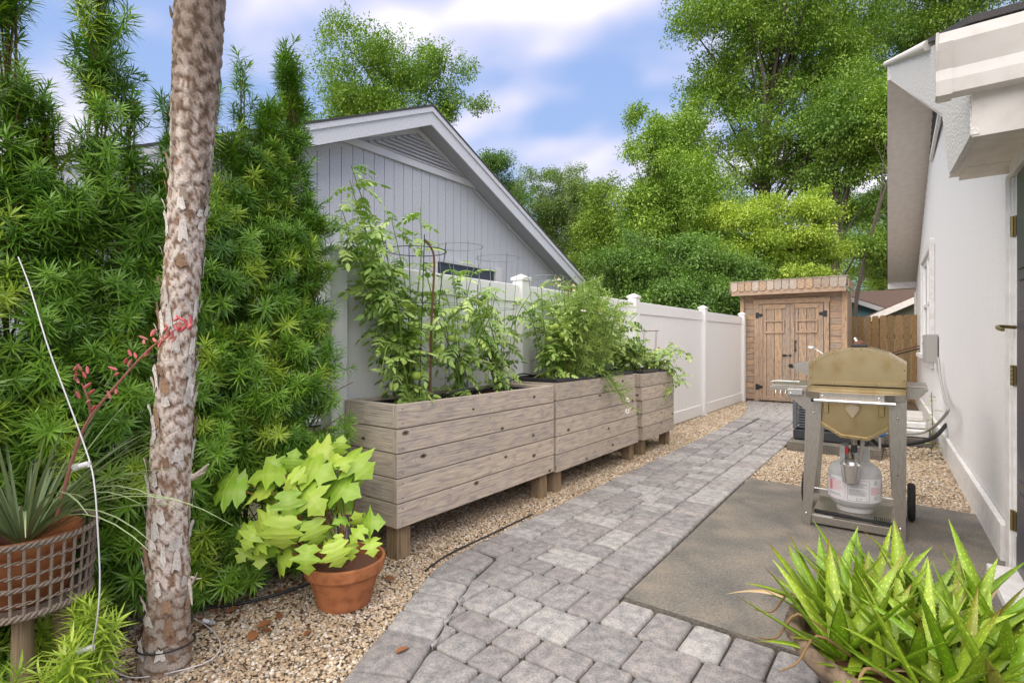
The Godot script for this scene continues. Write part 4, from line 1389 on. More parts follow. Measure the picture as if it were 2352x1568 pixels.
# ---------------------------------------------------------------- planters
func planter(label: String, v0: float, v1: float, h0: float, h1: float, tap0: float, tap1: float, liners: Array) -> Node3D:
	var uf := -2.185
	var ub := -2.64
	var t := thing("planter_box", label, "planter", P((uf + ub) * 0.5, 0, (v0 + v1) * 0.5), "timber planter boxes along the fence")
	var o := -t.position
	var n := 5
	var bh := (h1 - h0) / n
	for i in n:
		var k := (i + 0.5) / n
		var a := lerpf(v0 - tap0, v0 + tap0, k)
		var b := lerpf(v1 + tap1, v1 - tap1, k)
		var y := h0 + (i + 0.5) * bh
		var dh := bh - 0.005
		# front and back boards
		for s in 2:
			var m := MB.new()
			m.cbox(Vector3.ZERO, Vector3(0.034, dh, b - a), 0.004, Basis.IDENTITY, Vector2(R.randf() * 1.6, R.randf() * 0.5))
			part("board", m, M["board%d" % (R.randi() % 4)], t, P(uf - 0.017 if s == 0 else ub + 0.017, y, (a + b) * 0.5) + o)
			if s == 0:
				var nm := MB.new()
				for q in [a + 0.04, b - 0.04, (a + b) * 0.5]:
					for e in [-0.3, 0.3]:
						nm.tube([P(uf, y + e * dh, q) + o, P(uf + 0.0012, y + e * dh, q) + o], 0.004, 6)
				part("nails", nm, M.rust, t)
		# end boards
		for s in 2:
			var m := MB.new()
			m.cbox(Vector3.ZERO, Vector3(uf - ub - 0.07, dh, 0.034), 0.004, Basis.IDENTITY, Vector2(R.randf() * 1.6, R.randf() * 0.5))
			part("board", m, M["board%d" % [1, 3, 1][R.randi() % 3]], t, P((uf + ub) * 0.5, y, (a + 0.02) if s == 0 else (b - 0.02)) + o)
	# legs: 4 x 4 posts
	for uu in [uf - 0.085, ub + 0.09]:
		for vv in [v0 - tap0 + 0.085, v1 + tap1 - 0.085]:
			bx("leg", P(uu, h0 * 0.5 + 0.1, vv) + o, Vector3(0.09, h0 + 0.2, 0.1), M["post%d" % (R.randi() % 2)], t, 0.004)
	bx("bottom", P((uf + ub) * 0.5, h0 + 0.03, (v0 + v1) * 0.5) + o, Vector3(uf - ub - 0.08, 0.03, v1 - v0 - 0.1), M.post1, t)
	# plastic liners and soil
	for l in liners:
		var m := MB.new()
		var c := P((uf + ub) * 0.5, 0, (l[0] + l[1]) * 0.5) + o
		var lw: float = uf - ub - (0.075 if l[2] < h1 else -0.0)
		var ll: float = l[1] - l[0]
		for e in [-1, 1]:
			m.cbox(c + Vector3(e * (lw * 0.5 - 0.012), l[2] - 0.012, 0), Vector3(0.024, 0.03, ll), 0.005)
			m.cbox(c + Vector3(0, l[2] - 0.0125, e * (ll * 0.5 - 0.012)), Vector3(lw - 0.05, 0.029, 0.024), 0.005)
			m.cbox(c + Vector3(e * (lw * 0.5 - 0.045), l[2] - 0.09, 0), Vector3(0.008, 0.15, ll - 0.06), 0.002)
			m.cbox(c + Vector3(0, l[2] - 0.09, e * (ll * 0.5 - 0.045)), Vector3(lw - 0.1, 0.15, 0.008), 0.002)
		part("liner", m, M.plastic, t)
		var sm := MB.new()
		sm.cbox(c + Vector3(0, l[2] - 0.07, 0), Vector3(lw - 0.1, 0.05, ll - 0.1), 0.01)
		part("soil", sm, M.rust, t)
	# bark mulch
	var chip := MB.new()
	chip.cbox(Vector3.ZERO, Vector3(1.0, 0.16, 0.36), 0.05)
	var cm := chip.mesh()
	var xs := []
	var cs := []
	for l in liners:
		for i in int(420 * (l[1] - l[0])):
			var p := P(R.randf_range(ub + 0.075, uf - 0.075), l[2] - 0.045 + R.randf() * 0.035, R.randf_range(l[0] + 0.05, l[1] - 0.05)) + o
			xs.append(Transform3D(Basis.from_euler(Vector3(R.randfn() * 0.4, R.randf() * TAU, R.randfn() * 0.4)).scaled(Vector3(0.03, 0.03, 0.03) * R.randf_range(0.5, 1.4)), p))
			var k := R.randf_range(0.6, 1.5)
			cs.append(Color(0.16 * k, 0.06 * k, 0.03 * k))
	multi("mulch", cm, xs, cs, M.mulch, t)
	return t

func planters() -> void:
	planter("long grey timber planter box nearest the hedge, with three tomato plants", 1.9, 3.475, 0.19, 0.862, 0.0, 0.0, [[1.95, 2.62, 0.835], [2.66, 3.43, 0.835]])
	planter("grey timber planter box in the middle, dense with daisies and tomatoes", 3.515, 5.045, 0.172, 0.876, 0.0, 0.055, [[3.52, 4.22, 0.905], [4.26, 4.96, 0.90]])
	planter("shortest grey timber planter box, nearest the shed", 5.20, 6.115, 0.165, 0.865, -0.03, 0.0, [[5.22, 5.66, 0.895], [5.70, 6.10, 0.885]])

# ---------------------------------------------------------------- vegetables and daisies
func leafy(nm: String, label: String, cat: String, at: Vector3, stems: Array, leaf: Array, per_m: float, size: float, ca: Color, cb: Color, mstem: Material, group := "", fruits := [], sparse := true) -> Node3D:
	# stems: arrays of points relative to at; leaves spread along them
	var t := thing(nm, label, cat, at, group)
	var xs := [[], [], []]
	var cs := [[], [], []]
	for s in stems:
		var pts := curve(s, 14)
		var rad := []
		for i in pts.size(): rad.append(lerpf(0.008, 0.002, float(i) / pts.size()))
		var m := MB.new()
		m.tube(pts, rad, 6)
		part("stem", m, mstem, t)
		for i in range(1, pts.size()):
			var seg: float = pts[i].distance_to(pts[i - 1])
			var n := int(seg * per_m + R.randf())
			for q in n:
				var p: Vector3 = pts[i - 1].lerp(pts[i], R.randf())
				var an := R.randf() * TAU
				var d := Vector3(cos(an), R.randf_range(-0.55, 0.6), sin(an)).normalized()
				if sparse and float(i) / pts.size() < 0.3 and R.randf() < 0.6: continue
				var b := along(d, R.randfn() * 0.3, Vector3.UP + rv() * 0.35)
				var sc := size * R.randf_range(0.65, 1.2)
				var k := R.randi() % 3
				xs[k].append(Transform3D(b.scaled(Vector3.ONE * sc), p))
				var c := ca.lerp(cb, R.randf())
				cs[k].append(c)
	for k in 3:
		if xs[k].size(): multi("foliage", leaf[k], xs[k], cs[k], M.leaf, t)
	for fr in fruits:
		var m := MB.new()
		var r: float = fr[1]
		var prof := []
		for i in 9:
			var a := -PI * 0.5 + PI * i / 8.0
			prof.append(Vector2(cos(a) * r + 0.0001, sin(a) * r * 0.88))
		m.lathe(prof, 12)
		var tm := part("fruit", m, fr[2], t, fr[0])
		var cal := MB.new()
		for q in 5:
			var an := q * TAU / 5.0
			add_leaf(cal, Vector3(0, r * 0.86, 0), Vector3(cos(an), 0.1, sin(an)), Vector3.UP, r * 0.8, r * 0.3, 0.1, 0.2)
		part("calyx", cal, M.stem, tm)
	return t

func wander(n: int, h: float, spread: float, r0: float, lean := Vector3.ZERO) -> Array:
	# n stems that rise from a small base and drift apart
	var out := []
	for i in n:
		var an := R.randf() * TAU
		var d := Vector3(cos(an), 0, sin(an) * 1.15)
		var hh := h * R.randf_range(0.62, 1.0)
		var p := []
		for k in 5:
			var q := k / 4.0
			p.append(Vector3(cos(an * 1.7), 0, sin(an * 1.7)) * r0 + d * spread * q * sqrt(q) + lean * q + Vector3(R.randfn() * 0.02, hh * q, R.randfn() * 0.02) * (1.0 if k > 0 else 0.0))
		out.append(p)
	return out

func cage(label: String, at: Vector3, h: float, rtop: float, m: Material, rings: Array, wr := 0.0022) -> void:
	var t := thing("tomato_cage", label, "plant cage", at, "wire tomato cages")
	for q in rings:
		var r := lerpf(0.07, rtop, q)
		var pts := []
		for k in 25:
			pts.append(Vector3(cos(TAU * k / 24.0) * r, h * q, sin(TAU * k / 24.0) * r))
		var b := MB.new()
		b.tube(pts, wr, 5, false)
		part("ring", b, m, t)
	for k in 4:
		var an := TAU * k / 4.0 + 0.5
		var b := MB.new()
		b.tube([Vector3(cos(an) * 0.06, -0.05, sin(an) * 0.06), Vector3(cos(an) * rtop, h * 1.02, sin(an) * rtop)], wr, 5)
		part("wire_leg", b, m, t)

func daisy(t: Node3D, at: Vector3, dir: Vector3, r: float, faded := false) -> void:
	var m := MB.new()
	var b := along(dir, 0.0, Vector3(0.3, 0.2, 1))
	var n := 13
	m.col = Color(0.85, 0.85, 0.83) if not faded else Color(0.72, 0.70, 0.56)
	for i in n:
		var an := TAU * i / n + R.randf_range(-0.1, 0.1)
		var d := b * Vector3(cos(an), -0.12 if not faded else -0.9, sin(an))
		add_leaf(m, at + d * r * 0.25, d, b.y, r * 0.8, r * 0.34, 0.1, 0.1, 2)
	var fl := part("flower", m, M.petal, t)
	var c := MB.new()
	c.col = Color(0.70, 0.42, 0.03) if not faded else Color(0.60, 0.30, 0.02)
	c.lathe([Vector2(r * 0.32, -r * 0.04), Vector2(r * 0.3, r * 0.08), Vector2(r * 0.16, r * 0.15), Vector2(0.0001, r * 0.17)], 10)
	part("flower_centre", c, M.petal, fl, at, b)

func crops() -> void:
	var ta := Color(0.21, 0.37, 0.065)
	var tb := Color(0.55, 0.70, 0.20)
	var green := mat(lin(0.30, 0.42, 0.06), 0.35)
	var orange := mat(lin(0.55, 0.22, 0.03), 0.35)
	var rise := func(base: Vector3, list: Array) -> Array:
		var out := []
		for s in list:
			var q := []
			for p in s: q.append(p - base)
			out.append(q)
		return out
	# three tomato plants in the first box
	var b1 := P(-2.40, 0.80, 2.20)
	var st := wander(12, 1.40, 0.36, 0.03)
	st.append([Vector3.ZERO, Vector3(0.05, 0.3, 0.12), Vector3(0.12, 0.38, 0.28), Vector3(0.16, 0.22, 0.36)])
	st.append([Vector3.ZERO, Vector3(0.1, 0.4, -0.1), Vector3(0.24, 0.62, -0.2), Vector3(0.32, 0.72, -0.34)])
	leafy("tomato_plant", "tallest tomato plant, in the planter end nearest the hedge", "tomato plant", b1, st, tomato_leaves, 31.0, 0.78, ta, tb, M.stem, "tomato plants in the planters", [[Vector3(0.02, 0.62, 0.06), 0.035, green], [Vector3(0.12, 0.34, -0.12), 0.03, green], [Vector3(0.18, 0.42, -0.16), 0.026, green], [Vector3(0.1, 0.2, 0.05), 0.03, green]])
	leafy("tomato_plant", "slimmer tomato plant, second from the hedge in the long planter", "tomato plant", P(-2.40, 0.80, 2.66), wander(9, 0.96, 0.24, 0.025), tomato_leaves, 20.0, 0.76, ta, tb, M.stem, "tomato plants in the planters", [[Vector3(0.05, 0.5, 0.03), 0.026, green]])
	leafy("tomato_plant", "bare-stemmed tomato plant beside the middle planter, third from the hedge", "tomato plant", P(-2.42, 0.80, 3.10), wander(9, 0.90, 0.24, 0.025), tomato_leaves, 19.0, 0.74, ta, tb, M.stem, "tomato plants in the planters")
	# the middle box
	leafy("tomato_plant", "tomato plant bearing several green fruits in the middle planter", "tomato plant", P(-2.36, 0.86, 3.72), wander(9, 0.92, 0.26, 0.03), tomato_leaves, 30.0, 0.78, ta, tb, M.stem, "tomato plants in the planters", [[Vector3(0.14, 0.46, -0.02), 0.036, green], [Vector3(0.12, 0.39, 0.02), 0.034, green], [Vector3(0.10, 0.46, 0.10), 0.03, green], [Vector3(0.08, 0.45, 0.14), 0.028, green], [Vector3(0.12, 0.33, -0.03), 0.026, green], [Vector3(0.08, 0.36, 0.16), 0.026, green]])
	leafy("tomato_plant", "spreading tomato plant at the middle planter's far end", "tomato plant", P(-2.40, 0.86, 4.72), wander(10, 0.86, 0.34, 0.03), tomato_leaves, 30.0, 0.8, ta * 0.9, tb, M.stem, "tomato plants in the planters")
	# daisies
	var dc := [P(-2.34, 0.86, 4.05), P(-2.36, 0.86, 4.40)]
	var dl := ["bushy white daisy plant beside the green tomatoes in the middle planter", "bushy white daisy plant closer to the shed in the middle planter"]
	for i in 2:
		var dst := wander(32, 0.86, 0.28, 0.08)
		if i == 1:
			dst.append([Vector3(0.1, 0, 0), Vector3(0.2, 0.06, 0.06), Vector3(0.26, -0.06, 0.02), Vector3(0.28, -0.22, -0.1)])
			dst.append([Vector3(0.1, 0, 0.05), Vector3(0.2, 0.07, 0.08), Vector3(0.27, -0.08, 0.05), Vector3(0.29, -0.16, -0.06)])
			dst.append([Vector3(0.1, 0, 0.05), Vector3(0.19, 0.05, 0.12), Vector3(0.25, -0.06, 0.10), Vector3(0.27, -0.13, 0.02)])
		var t := leafy("daisy_plant", dl[i], "daisy plant", dc[i], dst, narrow_sprays, 26.0, 0.9, Color(0.20, 0.33, 0.06), Color(0.44, 0.58, 0.13), M.stem, "daisy plants in the middle planter")
		for k in range(0, 22, 4):
			var e: Array = dst[k]
			daisy(t, e[3] + Vector3(0.05, 0.03, 0.03), (Vector3(0.7, 0.8, 0.5) + rv() * 0.5).normalized(), R.randf_range(0.026, 0.034), k % 10 == 0)
		if i == 1:
			for q in [[Vector3(0.30, -0.20, -0.16), false], [Vector3(0.31, -0.30, -0.13), false], [Vector3(0.31, -0.29, -0.22), true]]:
				var sm := MB.new()
				sm.tube(curve([Vector3(0.27, -0.1, -0.03), Vector3(0.295, -0.17, -0.08), q[0]], 6), 0.0016, 4)
				part("stem", sm, M.stem, t)
				daisy(t, q[0], Vector3(0.9, 0.35, 0.5), 0.028, q[1])
	# tall faded daisies that stand above the rest
	var tall := thing("faded_daisy", "tall stem with faded white and orange daisy heads against the grey gable", "daisy plant", P(-2.45, 0.86, 4.0))
	for q in [[Vector3(0.0, 0.90, 0.02), true], [Vector3(0.01, 0.845, 0.03), true], [Vector3(0.02, 0.865, -0.20), true], [Vector3(0.04, 0.815, -0.17), true], [Vector3(0.05, 0.79, -0.42), false], [Vector3(0.07, 0.75, -0.5), false]]:
		var sm := MB.new()
		sm.tube(curve([Vector3(0, 0, q[0].z * 0.4), q[0] * Vector3(0.6, 0.6, 0.9), q[0]], 6), 0.0022, 4)
		part("stem", sm, M.stem, tall)
		daisy(tall, q[0], Vector3(0.1, 1, 0.1), 0.03, q[1])
	# the third box
	leafy("tomato_plant", "dark leafy tomato plant in the shortest planter's near end", "tomato plant", P(-2.42, 0.86, 5.42), wander(7, 0.52, 0.22, 0.03), tomato_leaves, 38.0, 0.95, ta * 0.75, tb * 0.75, M.stem, "tomato plants in the planters")
	var cst := wander(8, 0.36, 0.24, 0.04)
	cst.append([Vector3.ZERO, Vector3(0.14, 0.12, 0.0), Vector3(0.24, 0.02, -0.03), Vector3(0.28, -0.22, -0.02)])
	cst.append([Vector3.ZERO, Vector3(0.14, 0.14, -0.1), Vector3(0.25, 0.02, -0.14), Vector3(0.29, -0.16, -0.16)])
	cst.append([Vector3.ZERO, Vector3(0.14, 0.2, -0.15), Vector3(0.26, 0.24, -0.36), Vector3(0.30, 0.14, -0.46)])
	leafy("cherry_tomato_plant", "cherry tomato plant trailing over the shortest planter's front corner", "tomato plant", P(-2.38, 0.85, 5.86), cst, tomato_leaves, 36.0, 0.72, ta, tb, M.stem, "", [[Vector3(0.16, 0.1, 0.02), 0.012, orange], [Vector3(0.15, 0.28, 0.1), 0.011, orange]])
	# cages
	cage("dark green wire cage round the tallest tomato plant", P(-2.40, 0.82, 2.24), 0.98, 0.19, M.wire_dark, [0.3, 0.62, 0.95], 0.003)
	cage("grey wire cage with its ring above the second tomato plant", P(-2.42, 0.82, 2.66), 1.02, 0.155, M.wire, [0.3, 0.62, 1.0])
	cage("grey wire cage with its ring above the third tomato plant", P(-2.44, 0.82, 3.10), 1.0, 0.165, M.wire, [0.3, 0.62, 1.0])
	cage("grey wire cage in the middle planter round the fruiting tomato", P(-2.44, 0.88, 3.76), 0.86, 0.17, M.wire, [0.16, 0.6, 1.0])
	cage("grey wire cage in the middle planter's far end", P(-2.42, 0.88, 4.66), 0.62, 0.2, M.wire, [0.2, 0.6])
	cage("rusty wire cage sticking up from the shortest planter", P(-2.34, 0.86, 5.78), 0.46, 0.1, M.rust, [0.35, 1.0])
	# a rusty stake beside the tallest plant, one in the middle box
	var s1 := MB.new()
	s1.tube(curve([P(-2.31, 0.80, 2.27), P(-2.31, 1.3, 2.28), P(-2.315, 1.68, 2.31), P(-2.33, 1.78, 2.29), P(-2.35, 1.82, 2.26)], 16), 0.007, 7)
	tag(part("garden_stake", s1, M.rust, self), "rusty bent garden stake beside the tallest tomato plant", "stake")
	s1 = MB.new()
	s1.tube([P(-2.33, 0.86, 3.93), P(-2.33, 1.66, 3.94)], 0.005, 6)
	tag(part("garden_stake", s1, M.rust, self), "thin rusty stake among the middle planter's green tomatoes", "stake")
	# drip tubing
	s1 = MB.new()
	s1.tube(curve([P(-2.48, 0.80, 2.5), P(-2.34, 0.86, 2.44), P(-2.25, 0.90, 2.55), P(-2.30, 0.87, 2.70), P(-2.46, 0.83, 2.78), P(-2.5, 0.84, 3.0), P(-2.5, 0.86, 3.25), P(-2.5, 0.93, 3.42), P(-2.52, 0.93, 3.6), P(-2.52, 0.89, 3.75)], 40), 0.006, 6)
	tag(part("drip_tubing", s1, M.plastic, self), "thin black drip tubing looping over the planter rims", "tubing")

# ---------------------------------------------------------------- hedge
func hedge() -> void:
	var da := Color(0.07, 0.185, 0.02)
	var db := Color(0.29, 0.52, 0.05)
	var groups := [
		["dense podocarpus shrub at the far left behind the hanging cord", [[-2.50, 0.02, 2.3], [-2.5, 0.18, 2.55], [-2.52, 0.32, 2.6], [-2.54, 0.43, 2.62], [-2.5, 0.51, 2.1]]],
		["podocarpus shrub with one tall thin leader left of the palm trunk", [[-2.47, 0.60, 1.7], [-2.52, 0.69, 2.85], [-2.5, 0.79, 2.2], [-2.47, 0.90, 1.9], [-2.52, 0.96, 2.25]]],
		["podocarpus shrub just right of the palm trunk", [[-2.5, 1.06, 2.4], [-2.47, 1.16, 2.1], [-2.52, 1.24, 2.5], [-2.48, 1.33, 2.35]]],
		["podocarpus shrub beside the long planter, with airy leaders", [[-2.5, 1.38, 2.4], [-2.47, 1.44, 2.05], [-2.5, 1.47, 2.72], [-2.46, 1.53, 2.1], [-2.46, 1.56, 1.75]]]]
	for g in groups:
		var t := thing("podocarpus_shrub", g[0], "shrub", P(-2.72, 0, g[1][1][1] * 1.085), "podocarpus hedge shrubs")
		var o := -t.position
		var xs := [[], [], [], [], [], []]
		var cs := [[], [], [], [], [], []]
		for s in g[1]:
			s = [s[0] - 0.22, s[1] * 1.085, 1.2 + (s[2] - 1.2) * 1.085]
			var top: float = s[2]
			var pts := []
			var rad := []
			for i in 7:
				var k := i / 6.0
				pts.append(P(s[0] + R.randfn() * 0.03, top * k * 0.98, s[1] + R.randfn() * 0.025) + o)
				rad.append(lerpf(0.014, 0.003, k))
			var m := MB.new()
			m.tube(curve(pts, 18), rad.duplicate() if false else lerp_list(0.014, 0.003, 19), 6)
			part("stem", m, M.twig, t)
			# branches; each ends in a tuft of shoots
			var twigs := MB.new()
			for i in int(top * 30):
				var k := R.randf() * 0.96 + 0.04
				if top * k > 1.95 and R.randf() < 0.3: continue
				var h := top * k
				var env := 0.33 * (1.0 - pow(k, 1.9)) + 0.05
				if h > 1.85: env *= 0.66
				if s[1] > 1.45: env *= 0.88
				var an := R.randf() * TAU
				if R.randf() < 0.35: an = R.randfn() * 0.8  # more growth on the open side
				var ax := Vector3(cos(an), 0, sin(an))
				var rr := env * R.randf_range(0.35, 1.0)
				var tip := P(s[0], h, s[1]) + ax * rr
				var rise := R.randf_range(0.05, 0.25) + 0.15 * k
				twigs.tube([P(s[0], h - rise, s[1]) + o, tip.lerp(P(s[0], h - rise * 0.7, s[1]), 0.4) + o, tip + o], [0.004, 0.003, 0.002], 4, false)
				var bd := (ax * 0.8 + Vector3(0.1, 0.35 + 0.9 * k, 0)).normalized()
				var hue := R.randf()
				for q in (7 if k < 0.9 else 5):
					var c := tip - bd * R.randf() * 0.12 + rv() * 0.035
					c.x = minf(c.x, -2.44 + R.randf() * 0.06)
					if Vector2(c.x + 2.2, -c.z - 0.82).length() < 0.17: continue
					if -c.z > 1.60 + R.randf() * 0.2 and h < 1.8: continue
					var d := (bd + rv() * 0.75 + Vector3(0.1, 0.25, 0.05)).normalized()
					if k > 0.88: d = (ax * 0.35 + Vector3.UP + rv() * 0.3).normalized()
					var kk := R.randi() % 6
					xs[kk].append(Transform3D(along(d, R.randf() * TAU, Vector3(0.2, 0.3, 1)).scaled(Vector3.ONE * R.randf_range(0.6, 1.0)), c + o))
					var cc := da.lerp(db, clampf(hue * 0.8 + R.randf() * 0.35, 0.0, 1.1))
					if hue > 0.80: cc = cc.lerp(Color(0.50, 0.64, 0.07), 0.7)
					cs[kk].append(cc)
			part("twigs", twigs, M.twig, t)
			# shoots crowded along the leader
			for i in 14:
				var lk := 0.72 + 0.28 * i / 13.0
				var la := i * 2.4
				var kk := R.randi() % 6
				xs[kk].append(Transform3D(along(Vector3(cos(la) * 0.9, 0.9, sin(la) * 0.9), la).scaled(Vector3.ONE * R.randf_range(0.65, 1.0)), P(s[0], top * lk * 0.98, s[1]) + o))
				cs[kk].append(da.lerp(db, R.randf_range(0.4, 1.0)))
		for k in 6:
			multi("foliage", sprigs[k], xs[k], cs[k], M.hedge_leaf, t)
	# lighter shrub that reaches in from the left
	var t2 := thing("podocarpus_shrub", "pale fine-leaved podocarpus branch reaching in from the left above the wicker basket", "shrub", P(-2.05, 0, 0.12), "podocarpus hedge shrubs")
	var xs2 := [[], [], []]
	var cs2 := [[], [], []]
	var stem := MB.new()
	stem.tube(curve([P(-2.05, 0, 0.12), P(-2.05, 0.6, 0.13), P(-2.08, 1.2, 0.16)], 8), 0.012, 6)
	stem.tube(curve([P(-2.05, 0.6, 0.13), P(-2.02, 0.85, 0.2), P(-2.0, 1.0, 0.26)], 6), 0.006, 5)
	part("stem", stem, M.twig, t2, -t2.position)
	for i in 90:
		var c := P(-2.05 + R.randfn() * 0.06, R.randf_range(0.75, 1.38), 0.16 + R.randfn() * 0.065)
		var kk := R.randi() % 3
		xs2[kk].append(Transform3D(along(Vector3(R.randf_range(-0.3, 0.9), R.randf_range(0.1, 1.0), R.randf_range(-1.0, 0.4)), R.randf() * TAU).scaled(Vector3.ONE * R.randf_range(0.7, 1.0)), c - t2.position))
		cs2[kk].append(Color(0.09, 0.21, 0.05).lerp(Color(0.24, 0.36, 0.09), R.randf()))
	for k in 3: multi("foliage", sprigs[k], xs2[k], cs2[k], M.leaf, t2)
	# low yellow-green seedling bush in the corner of the picture
	var t3 := thing("low_bush", "low yellow-green podocarpus bush at the bottom left corner before the basket", "shrub", P(-2.06, 0, 0.44))
	xs2 = [[], [], []]
	cs2 = [[], [], []]
	var sticks := MB.new()
	for i in 26:
		var px := R.randf_range(-60, 225)
		var f := R.randf_range(1.5, 1.72)
		var top := R.randf_range(1500, 1620)
		if px > 150: top -= R.randf() * 40.0
		var q := at_depth(px, top, f)
		var d := Vector3(R.randfn() * 0.3, 1.0, R.randfn() * 0.3).normalized()
		var kk := 1 if R.randf() < 0.7 else 2
		xs2[kk].append(Transform3D(along(d, R.randf() * TAU).scaled(Vector3.ONE * R.randf_range(0.75, 1.1)), q - d * 0.12 - t3.position))
		cs2[kk].append(Color(0.26, 0.42, 0.05).lerp(Color(0.50, 0.62, 0.08), R.randf()))
		sticks.tube([q - d * 0.12 - t3.position, Vector3(q.x - d.x * 0.3, 0.0, q.z - d.z * 0.3) - t3.position], 0.003, 4)
	for i in 2:
		# the taller spray in front of the stand's legs
		for j in 7:
			var q := at_depth(198 + R.randfn() * 8 + i * 22, 1470 - j * 15, 1.66)
			xs2[1].append(Transform3D(along(Vector3(R.randfn() * 0.25, 1, R.randfn() * 0.25), R.randf() * TAU).scaled(Vector3.ONE * 0.9), q - Vector3(0, 0.1, 0) - t3.position))
			cs2[1].append(Color(0.42, 0.56, 0.07))
	part("stem", sticks, M.stem, t3)
	for k in 3:
		if xs2[k].size(): multi("foliage", sprigs[k], xs2[k], cs2[k], M.leaf, t3)

func lerp_list(a: float, b: float, n: int) -> PackedFloat32Array:
	var o := PackedFloat32Array()
	for i in n: o.append(lerpf(a, b, float(i) / maxf(1.0, n - 1)))
	return o

# ---------------------------------------------------------------- palm
func palm() -> void:
	var f := 1.95
	var tab := [[1535, 380, 64], [1490, 380, 62], [1440, 383, 54], [1350, 386, 51], [1250, 385, 51], [1150, 388, 50], [1050, 393, 49], [950, 399, 47], [850, 405, 44], [750, 409, 43], [650, 416, 45], [550, 424, 46], [450, 432, 48], [350, 439, 51], [250, 445, 53], [150, 451, 55], [0, 458, 58], [-150, 466, 60], [-350, 478, 58], [-640, 496, 54]]
	var line := []
	var rads := []
	for q in tab:
		var c := at_depth(q[1], q[0], f)
		line.append(c)
		rads.append(q[2] / 1215.0 * f * (0.83 if q[0] > 300 else 0.88))
	line[0].y = -0.02
	var base: Vector3 = line[0]
	var t := thing("palm_tree", "slender palm trunk with shaggy pale leaf scars in front of the hedge", "palm tree", Vector3(base.x, 0, base.z))
	var o := -t.position
	var b := MB.new()
	var n1 := noise(61, 1.0, 4)
	var n2 := noise(62, 1.0, 3)
	var n3 := noise(63, 1.0, 2)
	var rings := 330
	var seg := 56
	var cen := []
	var rr := []
	for i in rings:
		var k := float(i) / (rings - 1) * (tab.size() - 1)
		var a := mini(int(k), tab.size() - 2)
		var fr := k - a
		cen.append(line[a].cubic_interpolate(line[a + 1], line[maxi(a - 1, 0)], line[mini(a + 2, tab.size() - 1)], fr))
		rr.append(lerpf(rads[a], rads[a + 1], fr))
	var grid := []
	for i in rings:
		var y: float = cen[i].y
		for s in seg + 1:
			var an := TAU * (s % seg) / seg
			var cx := cos(an)
			var cz := sin(an)
			# ring scars: saw-toothed ledges whose height wanders round the trunk
			var ph := y / 0.052 + 0.9 * n3.get_noise_3d(cx * 1.1, y * 2.5, cz * 1.1) + 0.35 * sin(an * 2.0 + y * 7.0)
			var saw: float = ph - floorf(ph)
			var patch := n1.get_noise_3d(cx * 1.3, y * 15.0, cz * 1.3)
			var fine := n2.get_noise_3d(cx * 11.0, y * 26.0, cz * 11.0)
			var plate := n1.get_noise_3d(cx * 2.0 + 5.0, y * 6.0, cz * 2.0 + floorf(ph))
			var d: float = 0.0095 * (0.5 - saw) * clampf(0.7 + plate, 0.2, 1.3) + 0.0035 * patch + 0.002 * fine
			var r: float = rr[i] + d
			grid.append(cen[i] + Vector3(cx, 0, cz) * r + o)
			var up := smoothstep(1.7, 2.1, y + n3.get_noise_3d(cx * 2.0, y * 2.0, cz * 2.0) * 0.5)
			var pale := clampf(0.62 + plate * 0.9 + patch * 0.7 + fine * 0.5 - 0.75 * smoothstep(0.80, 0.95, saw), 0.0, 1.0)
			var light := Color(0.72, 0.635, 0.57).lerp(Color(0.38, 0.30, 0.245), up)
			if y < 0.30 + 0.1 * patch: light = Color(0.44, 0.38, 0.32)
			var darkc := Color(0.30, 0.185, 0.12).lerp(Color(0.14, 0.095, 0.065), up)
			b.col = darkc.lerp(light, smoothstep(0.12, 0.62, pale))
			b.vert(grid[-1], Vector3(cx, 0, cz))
	for i in rings:
		for s in seg + 1:
			var p: Vector3 = grid[mini(i + 1, rings - 1) * (seg + 1) + s] - grid[maxi(i - 1, 0) * (seg + 1) + s]
			var q: Vector3 = grid[i * (seg + 1) + (s + 1) % seg] - grid[i * (seg + 1) + (s + seg - 1) % seg]
			var nn := p.cross(q).normalized()
			var ra: Vector3 = grid[i * (seg + 1) + s] - cen[i] - o
			b.n[i * (seg + 1) + s] = nn if nn.dot(ra) > 0.0 else -nn
	for i in rings - 1:
		for s in seg:
			var a := i * (seg + 1) + s
			b.quad_i(a, a + 1, a + seg + 2, a + seg + 1)
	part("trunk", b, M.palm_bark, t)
	# old leaf bases: curled plates that stand off the trunk
	for k in 120:
		var i := 18 + int(R.randf() * 205)
		var y0: float = cen[i].y
		var an := R.randf() * TAU
		var wdt := R.randf_range(0.25, 0.55)
		var hh := R.randf_range(0.03, 0.085) if y0 < 1.6 else R.randf_range(0.02, 0.05)
		var m := MB.new()
		var g := R.randf_range(0.7, 1.1)
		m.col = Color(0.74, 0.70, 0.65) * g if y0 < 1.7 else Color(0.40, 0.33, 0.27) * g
		if R.randf() < 0.25: m.col = Color(0.34, 0.22, 0.14) * g
		var ids := []
		for j in 4:
			var kj := j / 3.0
			for s in 5:
				var ks := s / 4.0 - 0.5
				var w := wdt * lerpf(1.0, 0.5, kj)
				var a2 := an + ks * w
				var r: float = rr[i] + 0.003 + (0.003 + 0.011 * kj * kj) * (1.0 - 1.6 * ks * ks) + R.randf() * 0.002
				var ctr: Vector3 = cen[mini(i, rings - 1)]
				var p := Vector3(ctr.x + cos(a2) * r, y0 + hh * (kj + 0.12 * sin(s * 2.0 + k)), ctr.z + sin(a2) * r) + o
				ids.append(m.vert(p, (Vector3(cos(a2), 0.25, sin(a2)) + rv() * 0.15).normalized()))
		for j in 3:
			for s in 4:
				m.quad_i(ids[j * 5 + s], ids[j * 5 + s + 1], ids[j * 5 + s + 6], ids[j * 5 + s + 5])
